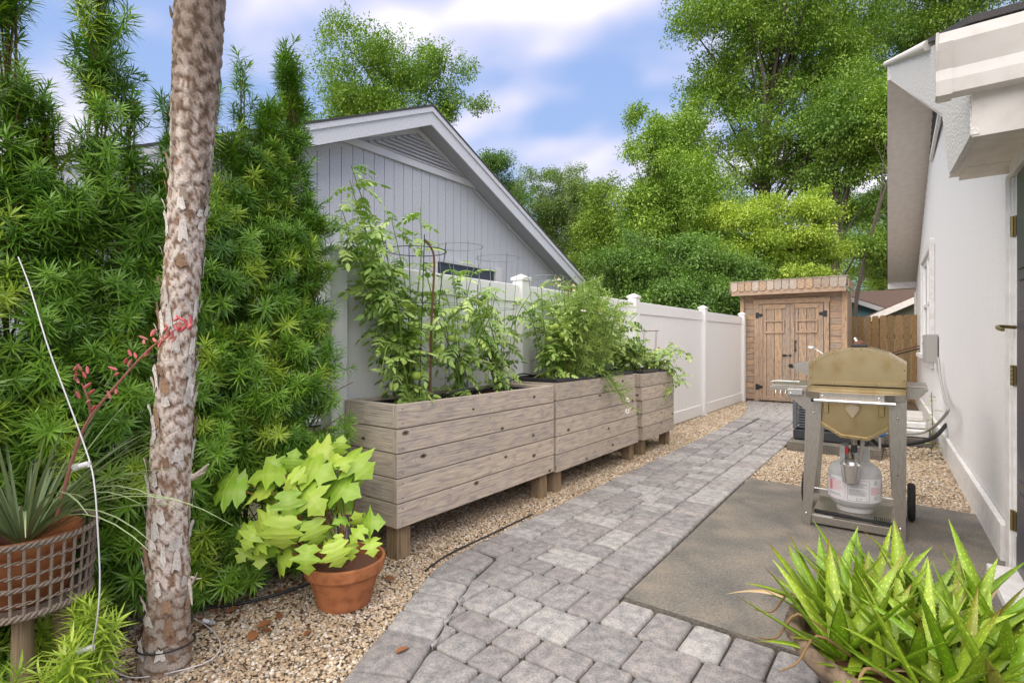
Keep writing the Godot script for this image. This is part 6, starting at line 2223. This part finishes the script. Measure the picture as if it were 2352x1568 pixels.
	lp.tube(curve([Vector3(0, 0.083, 0), Vector3(0.0, 0.10, 0.03), Vector3(0, 0.1, 0.11), Vector3(0, 0.118, 0.12)], 8), 0.002, 5)
	part("loop", lp, M.cord, scn)
	# drip cup
	var cup := MB.new()
	cup.lathe([Vector2(0.001, 0.002), Vector2(0.043, 0.0), Vector2(0.046, 0.006), Vector2(0.060, 0.115), Vector2(0.0635, 0.118), Vector2(0.0605, 0.121), Vector2(0.057, 0.114), Vector2(0.042, 0.01), Vector2(0.001, 0.008)], 28)
	var cn := thing("drip_cup", "small steel cup hanging below the grill's drain valve", "cup", P(-0.277, 0.305, 3.97))
	part("cup", cup, M.bright, cn)
	var wr := MB.new()
	wr.tube(curve([Vector3(-0.058, 0.118, 0), Vector3(-0.02, 0.17, 0), Vector3(0.0, 0.205, -0.01), Vector3(0.02, 0.17, 0), Vector3(0.058, 0.118, 0)], 12), 0.0018, 5)
	part("bail", wr, M.wire, cn)
	# propane tank with printed label
	var tk := thing("propane_tank", "light grey propane tank with white printed label on the grill's bottom shelf", "propane tank", P(-0.272, 0.087, 4.17))
	var tm := MB.new()
	var prof := [Vector2(0.001, 0.03), Vector2(0.06, 0.022), Vector2(0.11, 0.035), Vector2(0.14, 0.062), Vector2(0.150, 0.095), Vector2(0.150, 0.235), Vector2(0.146, 0.262), Vector2(0.130, 0.292), Vector2(0.10, 0.315), Vector2(0.06, 0.330), Vector2(0.03, 0.335), Vector2(0.001, 0.336)]
	tm.lathe(prof, 48)
	part("cylinder", tm, M.tank, tk)
	tm = MB.new()
	tm.lathe([Vector2(0.098, 0.0), Vector2(0.104, 0.002), Vector2(0.104, 0.045), Vector2(0.098, 0.045)], 32)
	part("foot_ring", tm, M.tank, tk)
	tm = MB.new()
	for q in [[-0.6, 1.5], [2.2, 4.2]]:
		var ids := []
		for k in 13:
			var an := lerpf(q[0], q[1], k / 12.0)
			var d := Vector3(cos(an), 0, sin(an))
			ids.append([tm.vert(d * 0.084 + Vector3(0, 0.315, 0), d), tm.vert(d * 0.084 + Vector3(0, 0.425, 0), d), tm.vert(d * 0.080 + Vector3(0, 0.425, 0), -d), tm.vert(d * 0.080 + Vector3(0, 0.315, 0), -d)])
		for k in 12:
			tm.quad_i(ids[k][0], ids[k][1], ids[k + 1][1], ids[k + 1][0])
			tm.quad_i(ids[k][2], ids[k][3], ids[k + 1][3], ids[k + 1][2])
	part("collar", tm, M.tank, tk)
	tm = MB.new()
	tm.tube([Vector3(0, 0.33, 0), Vector3(0, 0.40, 0)], 0.018, 10)
	tm.tube([Vector3(0, 0.385, 0), Vector3(-0.05, 0.39, 0.02)], 0.012, 8)
	part("valve", tm, M.brass, tk)
	# label: a sheet wrapped round the front
	tm = MB.new()
	var ids2 := []
	for k in 25:
		var an := lerpf(PI * 0.5 + 1.55, PI * 0.5 - 1.75, k / 24.0)
		var d := Vector3(cos(an), 0, sin(an))
		ids2.append([tm.vert(d * 0.1512 + Vector3(0, 0.085, 0), d, Vector2(k / 24.0, 1)), tm.vert(d * 0.1512 + Vector3(0, 0.235, 0), d, Vector2(k / 24.0, 0))])
	for k in 24:
		tm.quad_i(ids2[k][0], ids2[k][1], ids2[k + 1][1], ids2[k + 1][0])
	var lm := mat(Color.WHITE, 0.5)
	lm.albedo_texture = label_image()
	part("label", tm, lm, tk)
	# brush lying on the shelf
	var bt := thing("grill_brush", "long black grill brush lying on the grill's bottom shelf", "brush", P(-0.26, 0.088, 3.915))
	var bm := MB.new()
	bm.tube(curve([Vector3(-0.215, 0.016, -0.01), Vector3(-0.1, 0.016, 0.0), Vector3(0.03, 0.014, 0.01), Vector3(0.10, 0.014, 0.012)], 16), PackedFloat32Array([0.012, 0.014, 0.0125, 0.014, 0.0125, 0.014, 0.0125, 0.013, 0.012, 0.011, 0.010, 0.009, 0.009, 0.009, 0.009, 0.009]), 8)
	part("handle", bm, M.rubber, bt)
	bm = MB.new()
	bm.cbox(Vector3(0.145, 0.014, 0.016), Vector3(0.10, 0.016, 0.038), 0.005)
	part("head", bm, M.rubber, bt)
	bm = MB.new()
	for i in 9:
		for j in 3:
			bm.tube([Vector3(0.108 + i * 0.0095, 0.02, 0.006 + j * 0.010), Vector3(0.109 + i * 0.0095, 0.045, 0.004 + j * 0.011)], 0.0022, 4, false)
	part("bristles", bm, M.wire_dark, bt)
	# sticker on the shelf
	var st := MB.new()
	st.flat([P(-0.485, 0.0872, 3.905), P(-0.37, 0.0872, 3.905), P(-0.37, 0.0872, 3.882), P(-0.485, 0.0872, 3.882)], Vector3.UP)
	part("sticker", st, M.label_white, t, o)

func nearest(poly: PackedVector2Array, p: Vector2) -> Vector2:
	var best := poly[0]
	for q in poly:
		if q.distance_to(p) < best.distance_to(p): best = q
	return best

func label_image() -> ImageTexture:
	# printed safety label: ruled boxes, rows of small print, red warning block
	var w := 1024
	var h := 288
	var im := Image.create(w, h, false, Image.FORMAT_RGB8)
	im.fill(Color(0.90, 0.90, 0.91))
	var ink := Color(0.36, 0.37, 0.42)
	var red := Color(0.86, 0.52, 0.56)
	var rnd := RandomNumberGenerator.new()
	rnd.seed = 4
	var frame := func(r: Rect2i, c: Color) -> void:
		im.fill_rect(Rect2i(r.position, Vector2i(r.size.x, 3)), c)
		im.fill_rect(Rect2i(r.position + Vector2i(0, r.size.y), Vector2i(r.size.x, 3)), c)
		im.fill_rect(Rect2i(r.position, Vector2i(3, r.size.y)), c)
		im.fill_rect(Rect2i(r.position + Vector2i(r.size.x, 0), Vector2i(3, r.size.y)), c)
	var rows := func(x: int, y: int, ww: int, n: int, c: Color, th: int) -> void:
		for i in n:
			var e := int(ww * rnd.randf_range(0.6, 1.0))
			var xx := x
			while xx < x + e:
				var l := rnd.randi_range(5, 20)
				im.fill_rect(Rect2i(xx, y + i * (th + 5), mini(l, x + e - xx), th), c)
				xx += l + 4
	rows.call(60, 10, 130, 2, ink, 7)
	rows.call(50, 36, 230, 2, ink, 4)
	im.fill_rect(Rect2i(150, 60, 60, 130), red)
	rows.call(216, 62, 150, 14, red, 4)
	rows.call(150, 210, 230, 5, ink, 3)
	frame.call(Rect2i(140, 50, 250, 220), red)
	frame.call(Rect2i(420, 20, 250, 250), ink)
	rows.call(434, 50, 220, 8, ink, 3)
	rows.call(434, 130, 220, 9, ink, 4)
	frame.call(Rect2i(520, 236, 60, 26), ink)
	rows.call(740, 20, 60, 6, ink, 4)
	rows.call(690, 100, 180, 9, red, 5)
	for k in 40:
		var a := TAU * k / 40.0
		im.fill_rect(Rect2i(int(770 + cos(a) * 28), int(222 + sin(a) * 28), 4, 4), ink)
	rows.call(756, 214, 32, 3, ink, 5)
	rows.call(880, 60, 110, 18, ink, 3)
	rows.call(10, 60, 90, 18, ink, 3)
	return ImageTexture.create_from_image(im)

# ---------------------------------------------------------------- unit behind the grill, pipes, stacks
func utilities() -> void:
	bx("concrete_pad", P(-0.62, 0.05, 6.93), Vector3(0.86, 0.12, 0.92), M.slab, self, 0.012)
	tag(get_node("concrete_pad"), "low grey concrete pad under the louvred unit", "pad")
	var t := thing("cooling_unit", "dark grey louvred outdoor unit behind the grill", "air conditioner", P(-0.66, 0.11, 6.95))
	bx("base", Vector3(0, 0.06, 0), Vector3(0.70, 0.12, 0.70), M.unit_dark, t, 0.02)
	bx("core", Vector3(0, 0.29, 0), Vector3(0.58, 0.36, 0.58), M.unit_grey, t, 0.01)
	bx("lid", Vector3(0, 0.475, 0), Vector3(0.70, 0.035, 0.70), M.unit_grey, t, 0.014)
	for sx in [-1, 1]:
		for sz in [-1, 1]:
			bx("corner_post", Vector3(sx * 0.33, 0.29, sz * 0.33), Vector3(0.045, 0.34, 0.045), M.unit_grey, t, 0.01)
	for k in 11:
		var h := 0.145 + k * 0.029
		for s in 4:
			var m := MB.new()
			m.cbox(Vector3.ZERO, Vector3(0.615, 0.014, 0.018), 0.003)
			var b := Basis(Vector3.UP, s * PI / 2)
			part("louvre", m, M.unit_grey, t, b * Vector3(0, h, 0.337), b * Basis(Vector3.RIGHT, 0.5))
	# electrical box and conduit on the wall
	var e := thing("electrical_box", "grey electrical disconnect box on the white wall with conduit", "electrical box", P(0.245, 1.115, 8.25), "", 0.0283)
	bx("housing", Vector3(0, 0, 0), Vector3(0.12, 0.34, 0.30), M.conduit, e, 0.006)
	bx("cover", Vector3(-0.066, 0.0, 0), Vector3(0.012, 0.33, 0.29), M.conduit, e, 0.004)
	bx("latch", Vector3(-0.07, -0.13, 0.09), Vector3(0.02, 0.02, 0.02), M.steel, e, 0.004)
	bx("marking", Vector3(-0.0735, 0.06, -0.05), Vector3(0.002, 0.03, 0.08), M.iron, e, 0.0005)
	var wall := func(px: float, py: float, off: float) -> Vector3:
		# a place on the white wall, off metres in front of it
		var rr := (px - 1176.0) / 1215.0
		var x := -sin(YAW) + cos(YAW) * rr
		var z := cos(YAW) + sin(YAW) * rr
		var f := (0.547 - off) / (x + 0.0283 * z)
		return P(x * f, CAM_H + (784.0 - py) / 1215.0 * f, z * f)
	var c := MB.new()
	c.tube(curve([wall.call(2157, 822, 0.04), wall.call(2162, 870, 0.04), wall.call(2172, 915, 0.05), wall.call(2178, 945, 0.10), P(0.20, 0.30, 6.9), P(0.05, 0.24, 6.9), P(-0.28, 0.24, 6.95)], 40), 0.013, 9)
	tag(part("conduit", c, M.conduit, self), "grey flexible conduit curving from the wall to the louvred unit", "conduit")
	c = MB.new()
	c.tube(curve([wall.call(2175, 975, 0.0), P(0.22, 0.24, 6.75), P(0.02, 0.16, 6.7), P(-0.2, 0.13, 6.66), P(-0.3, 0.17, 6.8)], 30), 0.019, 9)
	tag(part("insulated_pipe", c, M.rubber, self), "black insulated pipe running from the wall to the louvred unit", "pipe")
	var cap := MB.new()
	cap.lathe([Vector2(0.001, -0.05), Vector2(0.035, -0.045), Vector2(0.042, 0.0), Vector2(0.035, 0.04), Vector2(0.001, 0.045)], 14)
	tag(part("blue_cap", cap, M.blue, self, P(-0.21, 0.27, 6.56), Basis(Vector3(0, 0, 1), 1.2)), "round blue pipe cap beside the louvred unit", "pipe cap")
	var stalk := MB.new()
	stalk.tube([P(-0.21, -0.02, 6.56), P(-0.21, 0.26, 6.56)], 0.012, 7)
	tag(part("standpipe", stalk, M.conduit, self), "thin grey standpipe carrying the blue cap", "pipe")
	# stack of pale boards against the wall
	for q in [["lowest wide grey board of the pale stack by the wall", -0.0, 0.055, 8.0, 0.5, 0.10, 0.95, "slab"], ["weathered white board, second layer of the stack by the wall", -0.02, 0.15, 8.0, 0.46, 0.07, 0.9, "trim_white"], ["short white board, third layer of the stack by the wall", 0.02, 0.225, 8.1, 0.34, 0.06, 0.8, "trim_white"], ["topmost white board of the stack by the wall", -0.03, 0.285, 8.2, 0.40, 0.05, 0.7, "gutter"]]:
		var m := MB.new()
		m.cbox(Vector3.ZERO, Vector3(q[4], q[5], q[6]), 0.008)
		tag(part("stacked_board", m, M[q[7]], self, P(q[1], q[2], q[3])), q[0], "board", "pale boards stacked by the wall")
	# black wire arch behind them
	var wr := MB.new()
	for k in 4:
		var r := 0.05 + 0.035 * k
		var pts := []
		for i in 13:
			var a := PI * i / 12.0
			pts.append(P(-0.12 + cos(a) * 0.16, sin(a) * 0.36, 9.4 + k * 0.08))
		wr.tube(pts, 0.004, 5)
	for i in 5:
		var a := PI * (i + 0.5) / 5.0
		wr.tube([P(-0.12 + cos(a) * 0.16, sin(a) * 0.36, 9.4), P(-0.12 + cos(a) * 0.16, sin(a) * 0.36, 9.64)], 0.004, 5)
	tag(part("wire_edging", wr, M.iron, self), "black wire garden arch near the far corner of the white house", "wire edging")
	# wires leaving the wall far back
	for q in [[0.0, "upper thin service wire running from the wall towards the grill"], [0.05, "lower dark service wire running from the wall towards the grill"]]:
		var w := MB.new()
		w.tube(curve([P(0.20, 1.12 - q[0], 12.2), P(-0.05, 1.05 - q[0], 11.2), P(-0.35, 0.93 - q[0] * 0.4, 10.6), P(-0.55, 0.7, 10.4), P(-0.6, 0.0, 10.4)], 16), 0.012, 6)
		tag(part("service_wire", w, M.rust if q[0] == 0.0 else M.rubber, self), q[1], "wire")

# ---------------------------------------------------------------- aloe
func aloe_texture() -> ImageTexture:
	var im := Image.create(96, 512, false, Image.FORMAT_RGB8)
	im.fill(Color(0.66, 0.72, 0.52))
	var rnd := RandomNumberGenerator.new()
	rnd.seed = 8
	for i in 150:
		var x := rnd.randi_range(0, 92)
		var y := rnd.randi_range(0, 500)
		var l := rnd.randi_range(4, 11)
		im.fill_rect(Rect2i(x, y, rnd.randi_range(2, 4), l), Color(0.92, 0.95, 0.84))
	return ImageTexture.create_from_image(im)

func aloe_leaf(t: Node3D, base: Vector3, out: Vector3, up: float, ln: float, wd: float, bend: float, kind: int) -> void:
	var m := MB.new()
	var d := (out + Vector3(0, up, 0)).normalized()
	var side := d.cross(Vector3.UP)
	side = side.normalized() if side.length() > 0.1 else Vector3.RIGHT
	var tw := R.randfn() * 0.35
	var c0 := Color(0.38, 0.60, 0.05).lerp(Color(0.74, 0.85, 0.14), R.randf())
	if kind == 1: c0 = Color(0.55, 0.52, 0.10)
	if kind == 2: c0 = Color(0.62, 0.44, 0.24)
	var tipc := Color(0.45, 0.20, 0.05) if R.randf() < 0.35 else c0 * 1.1
	var n := 9
	var cs := [Vector2(-1, 0.12), Vector2(-0.6, -0.34), Vector2(0, -0.5), Vector2(0.6, -0.34), Vector2(1, 0.12), Vector2(0.5, 0.0), Vector2(0, -0.06), Vector2(-0.5, 0.0)]
	var rows := []
	var edge := []
	for i in n:
		var k := float(i) / (n - 1)
		var p := base + d * ln * k + Vector3(0, -1, 0) * bend * ln * k * k * 0.7 + out * bend * ln * k * k * 0.12
		var td := (d + Vector3(0, -1.4, 0) * bend * k).normalized()
		var sd := side.rotated(td, tw * k)
		var nn := sd.cross(td).normalized()
		if nn.y < 0 and absf(nn.y) > 0.2: nn = -nn
		var w := wd * 0.5 * (1.0 - pow(k, 1.5)) * (0.85 + 0.3 * sin(k * 2.0)) + 0.0008
		m.col = c0.lerp(tipc, smoothstep(0.8, 0.97, k))
		var row := []
		for q in cs.size():
			var e: Vector2 = cs[q]
			var nm := (sd * e.x * 0.7 + nn * (1.0 if q > 4 or q == 0 or q == 4 else -1.0)).normalized()
			row.append(m.vert(p + sd * e.x * w + nn * e.y * w * (0.9 if kind < 2 else 0.3), nm, Vector2(e.x * 0.25 + 0.5 + (0.3 if q > 4 else 0.0), k * ln / 0.4)))
		rows.append(row)
		edge.append([p - sd * w + nn * 0.12 * w, p + sd * w + nn * 0.12 * w, sd, td])
	for i in n - 1:
		for q in cs.size():
			var q2 := (q + 1) % cs.size()
			m.quad_i(rows[i][q], rows[i][q2], rows[i + 1][q2], rows[i + 1][q])
	# teeth along both edges
	if kind < 2:
		m.col = Color(0.72, 0.76, 0.36)
		for i in n - 2:
			for s in 2:
				for k in [0.2, 0.7]:
					var e: Vector3 = edge[i][s].lerp(edge[i + 1][s], k)
					var sd: Vector3 = edge[i][2] * (-1.0 if s == 0 else 1.0)
					var td: Vector3 = edge[i][3]
					var nn := sd.cross(td).normalized()
					var a := m.vert(e - td * 0.002, nn)
					var b := m.vert(e + td * 0.002, nn)
					var c := m.vert(e + sd * 0.0032 + td * 0.0015, nn)
					m.tri(a, b, c)
	part("leaf" if kind < 2 else "dry_leaf", m, M.aloe if kind < 2 else M.thick_leaf, t)

func aloe() -> void:
	M.aloe = leaf_mat(Color.WHITE, lin(0.05, 0.09, 0.01), 0.38)
	M.aloe.albedo_texture = aloe_texture()
	var c := P(0.06, 0.024, 1.97)
	var pot := MB.new()
	var lobes := func(an: float, h: float) -> float:
		return 1.0 + 0.018 * absf(sin(an * 7.0)) * clampf((h - 0.02) * 5.0, 0.0, 1.0)
	pot.lathe([Vector2(0.001, 0.0), Vector2(0.17, 0.0), Vector2(0.19, 0.012), Vector2(0.26, 0.09), Vector2(0.315, 0.18), Vector2(0.335, 0.22), Vector2(0.362, 0.236), Vector2(0.378, 0.258), Vector2(0.372, 0.284), Vector2(0.350, 0.292), Vector2(0.330, 0.278), Vector2(0.318, 0.25), Vector2(0.30, 0.235), Vector2(0.001, 0.245)], 84, Vector3.ZERO, lobes)
	tag(part("stone_bowl", pot, M.stone_pot, self, c), "wide brown lobed stone bowl at the bottom right corner", "planter bowl")
	var t := thing("aloe_plant", "crowded spotted aloe clump filling the brown stone bowl", "aloe", c + Vector3(0, 0.24, 0))
	var dirt := MB.new()
	dirt.lathe([Vector2(0.305, 0.002), Vector2(0.2, 0.02), Vector2(0.001, 0.03)], 24)
	part("soil", dirt, M.rust, t)
	# rosettes
	for i in 26:
		var an := i * 2.399
		var rr := 0.285 * sqrt((i + 0.5) / 26.0)
		var rc := Vector3(cos(an) * rr, 0.02, sin(an) * rr)
		var n := 6 + R.randi() % 3
		var big := R.randf_range(0.75, 1.15)
		var a0 := R.randf() * TAU
		for k in n:
			var a := a0 + k * 2.4
			var rim := clampf(rr / 0.29, 0.0, 1.0)
			var out := Vector3(cos(a), 0, sin(a)) + rc.normalized() * rim * 0.55
			var inner := float(k) / n
			var kind := 0
			if R.randf() < 0.05: kind = 1
			if k == 0 and R.randf() < 0.5: kind = 2
			var ln := R.randf_range(0.22, 0.40) * big * (0.8 if kind == 2 else 1.0)
			aloe_leaf(t, rc + out * 0.012, out.normalized(), lerpf(0.45, 2.4, inner) + R.randfn() * 0.2, ln, R.randf_range(0.038, 0.060) * big, R.randf_range(0.0, 0.32) if kind < 2 else R.randf_range(0.5, 1.2), kind)
	# young pups crowding the rim
	for i in 34:
		var a := i * TAU / 34.0 + R.randf() * 0.1
		var d := Vector3(cos(a), 0, sin(a))
		aloe_leaf(t, d * R.randf_range(0.25, 0.30) + Vector3(0, 0.015, 0), (d + rv() * 0.5 * Vector3(1, 0, 1)).normalized(), R.randf_range(0.3, 1.6), R.randf_range(0.14, 0.30), R.randf_range(0.022, 0.038), R.randf_range(0.1, 0.6), 2 if i % 9 == 0 else (1 if i % 7 == 0 else 0))
	# shrivelled roots and stalks over the rim
	for q in [[0.30, 3.9], [0.31, 3.6], [0.3, 3.2], [0.29, 4.3]]:
		var a: float = q[1]
		var d := Vector3(cos(a), 0, sin(a))
		# towards the path and the viewer
		d = Vector3(-absf(d.x), 0, absf(d.z))
		var m := MB.new()
		m.tube(curve([d * 0.26 + Vector3(0, 0.04, 0), d * 0.36 + Vector3(0, 0.085 + R.randf() * 0.03, 0), d * 0.42 + Vector3(0, 0.03, 0), d * 0.47 + Vector3(0.0, 0.02 + R.randf() * 0.03, 0.03)], 12), lerp_list(0.006, 0.002, 13), 5)
		part("root", m, M.twig, t)

# ---------------------------------------------------------------- small things
func small_things() -> void:
	# white string-light cord from the hedge to the ground and round the palm's foot
	var t := thing("string_light", "white string-light cord hanging past the wicker basket to the gravel", "string light", at_depth(60, 640, 1.72))
	var o := -t.position
	var pts := []
	for q in [[40, 590, 1.80], [62, 645, 1.76], [78, 695, 1.70], [110, 800, 1.63], [160, 935, 1.56], [203, 1055, 1.52], [216, 1120, 1.50], [222, 1200, 1.49], [228, 1330, 1.49], [222, 1420, 1.50], [212, 1480, 1.55], [216, 1500, 1.66]]:
		pts.append(at_depth(q[0], q[1], q[2]) + o)
	var g := func(px: float, py: float) -> Vector3:
		var f := (CAM_H - 0.018) * 1215.0 / (py - 784.0)
		return at_depth(px, py, f) + o
	for q in [[228, 1508], [260, 1540], [300, 1556], [350, 1552], [420, 1538], [470, 1522], [500, 1500], [504, 1475], [490, 1452], [465, 1432], [440, 1418]]:
		pts.append(g.call(q[0], q[1]))
	var m := MB.new()
	m.tube(curve(pts, 110), 0.0021, 6)
	part("cord", m, M.cord, t)
	var clear := mat(Color(0.9, 0.92, 0.95, 0.3), 0.05)
	clear.transparency = BaseMaterial3D.TRANSPARENCY_ALPHA
	for q in [[203, 1065, 1.515, -1.0], [212, 1487, 1.60, -1.0], [466, 1432, 2.16, 1.0]]:
		var a := at_depth(q[0], q[1], q[2]) + o
		if q[2] > 2.0: a = g.call(q[0], q[1]) + Vector3(0, 0.012, 0)
		var d := Vector3(cos(YAW) * q[3], -0.25, -sin(YAW) * q[3]).normalized()
		var s := MB.new()
		s.tube([a, a + d * 0.009, a + d * 0.026], [0.007, 0.009, 0.008], 10)
		s.tube([a + Vector3(0, 0.006, 0), a - Vector3(0, 0.008, 0)], 0.0055, 8)
		var sk := part("socket", s, M.cord, t)
		s = MB.new()
		s.tube([a + d * 0.026, a + d * 0.031, a + d * 0.043, a + d * 0.050], [0.006, 0.010, 0.011, 0.003], 12)
		part("bulb", s, clear, sk)
	# fallen brown leaves
	var fall := [[605, 1435, 0.03], [640, 1415, 0.025], [580, 1460, 0.035], [895, 1330, 0.03], [520, 1360, 0.04], [610, 1450, 0.03], [705, 1455, 0.02], [560, 1330, 0.03], [470, 1350, 0.035], [640, 1360, 0.03], [420, 1440, 0.02], [965, 1310, 0.02], [535, 1400, 0.03], [925, 1500, 0.028]]
	for i in fall.size():
		var q: Array = fall[i]
		var f: float = (CAM_H - 0.014) * 1215.0 / (q[1] - 784.0)
		var a := at_depth(q[0], q[1], f)
		var b := MB.new()
		b.col = Color(0.26, 0.11, 0.05) * R.randf_range(0.7, 1.3)
		if i == fall.size() - 1: a.y = 0.026
		var an := R.randf() * TAU
		add_leaf(b, -Vector3(cos(an), 0, sin(an)) * q[2], Vector3(cos(an), 0.1, sin(an)), Vector3.UP + rv() * 0.3, q[2] * 2.0, q[2] * 1.2, 0.35, 0.1, 4)
		tag(part("fallen_leaf", b, M.thick_leaf, self, a), "curled brown fallen leaf lying on the gravel near the palm and pot" if i < fall.size() - 1 else "small brown fallen leaf lying on the path's pale border", "fallen leaf", "fallen brown leaves")
	# leaf litter at the foot of the hedge
	var flake := MB.new()
	flake.col = Color.WHITE
	add_leaf(flake, Vector3(-0.5, 0, 0), Vector3(1, 0.1, 0), Vector3.UP, 1.0, 0.45, 0.3, 0.15, 3)
	var fm := flake.mesh()
	var fx := []
	var fc := []
	for i in 420:
		var q := Vector2(-2.62 + absf(R.randfn()) * 0.17, R.randf_range(0.5, 1.75))
		if Vector2(q.x + 2.07, q.y - 1.487).length() < 0.16 or Vector2(q.x + 2.2, q.y - 0.82).length() < 0.12: continue
		fx.append(Transform3D(Basis.from_euler(Vector3(R.randfn() * 0.3, R.randf() * TAU, R.randfn() * 0.3)).scaled(Vector3.ONE * R.randf_range(0.012, 0.04)), P(q.x, R.randf_range(0.006, 0.014), q.y)))
		var fk := R.randf_range(0.5, 1.5)
		fc.append(Color(0.17, 0.085, 0.045) * fk)
	var lit := multi("leaf_litter", fm, fx, fc, M.thick_leaf, self)
	lit.set_meta("label", "brown leaf litter scattered on the gravel below the hedge")
	# weeds under the planters
	var weeds := [[1085, 1165, "lowest green weed sprouting under the long planter's middle"], [1185, 1140, "bright green weed under the long planter near its far leg"], [1320, 1082, "green weed in the shade under the middle planter"], [1385, 1058, "leafy weed under the middle planter's far half"], [1480, 1042, "tiny weed sprouting on the gravel before the shortest planter"]]
	for q in weeds:
		var f: float = CAM_H * 1215.0 / (q[1] - 784.0)
		var a := at_depth(q[0], q[1], f + 0.12)
		a.y = 0.0
		var w := thing("weed", q[2], "weed", a, "weeds under the planters")
		for k in 7:
			var b := MB.new()
			b.col = Color(0.10, 0.25, 0.035) * R.randf_range(0.9, 1.4)
			var an := k * 2.4
			add_leaf(b, Vector3(0, 0.03 + 0.012 * k, 0), Vector3(cos(an), 0.5, sin(an)), Vector3.UP, R.randf_range(0.05, 0.075), 0.045, 0.2, 0.3, 3)
			b.tube([Vector3.ZERO, Vector3(0, 0.03 + 0.012 * k, 0)], 0.002, 4, false)
			part("leaf", b, M.leaf, w)
	# weed by the wall
	var ww := thing("wall_weed", "leggy weed with pale leaflets climbing beside the white wall's pipes", "weed", P(0.22, 0, 7.2))
	for k in 12:
		var b := MB.new()
		b.col = Color(0.30, 0.45, 0.06) * R.randf_range(0.7, 1.2)
		var an := k * 2.4
		var h := 0.06 + k * 0.05
		add_leaf(b, Vector3(0.01 * sin(k * 1.0), h, 0), Vector3(cos(an), 0.3, sin(an)), Vector3.UP, R.randf_range(0.08, 0.14), 0.04, 0.2, 0.3, 3)
		part("leaf", b, M.leaf, ww)
	var sb := MB.new()
	sb.tube(curve([Vector3.ZERO, Vector3(0.01, 0.3, 0), Vector3(0, 0.66, 0)], 6), 0.004, 5)
	part("stem", sb, M.stem, ww)
	# wooden stake and little white marker behind the terracotta pot
	var sp := MB.new()
	sp.cbox(Vector3(0, 0.05, 0), Vector3(0.04, 0.14, 0.03), 0.003)
	tag(part("wooden_peg", sp, M.post0, self, P(-2.31, 0, 1.52)), "short wooden peg standing behind the terracotta pot", "peg")
	# irrigation hose lying in front of the hedge
	var hz := MB.new()
	hz.tube(curve([P(-2.52, 0.012, 1.05), P(-2.40, 0.014, 1.22), P(-2.32, 0.03, 1.42), P(-2.33, 0.02, 1.65), P(-2.5, 0.012, 1.85)], 20), 0.007, 7)
	tag(part("irrigation_hose", hz, M.plastic, self), "thin black irrigation hose on the gravel before the hedge", "hose")
	hz = MB.new()
	hz.tube(curve([P(-2.00, 0.012, 1.93), P(-2.045, 0.014, 2.15), P(-2.05, 0.014, 2.5), P(-2.06, 0.012, 3.0)], 16), 0.005, 6)
	tag(part("landscape_edging", hz, M.plastic, self), "black edging strip between the gravel and the path's border", "edging")
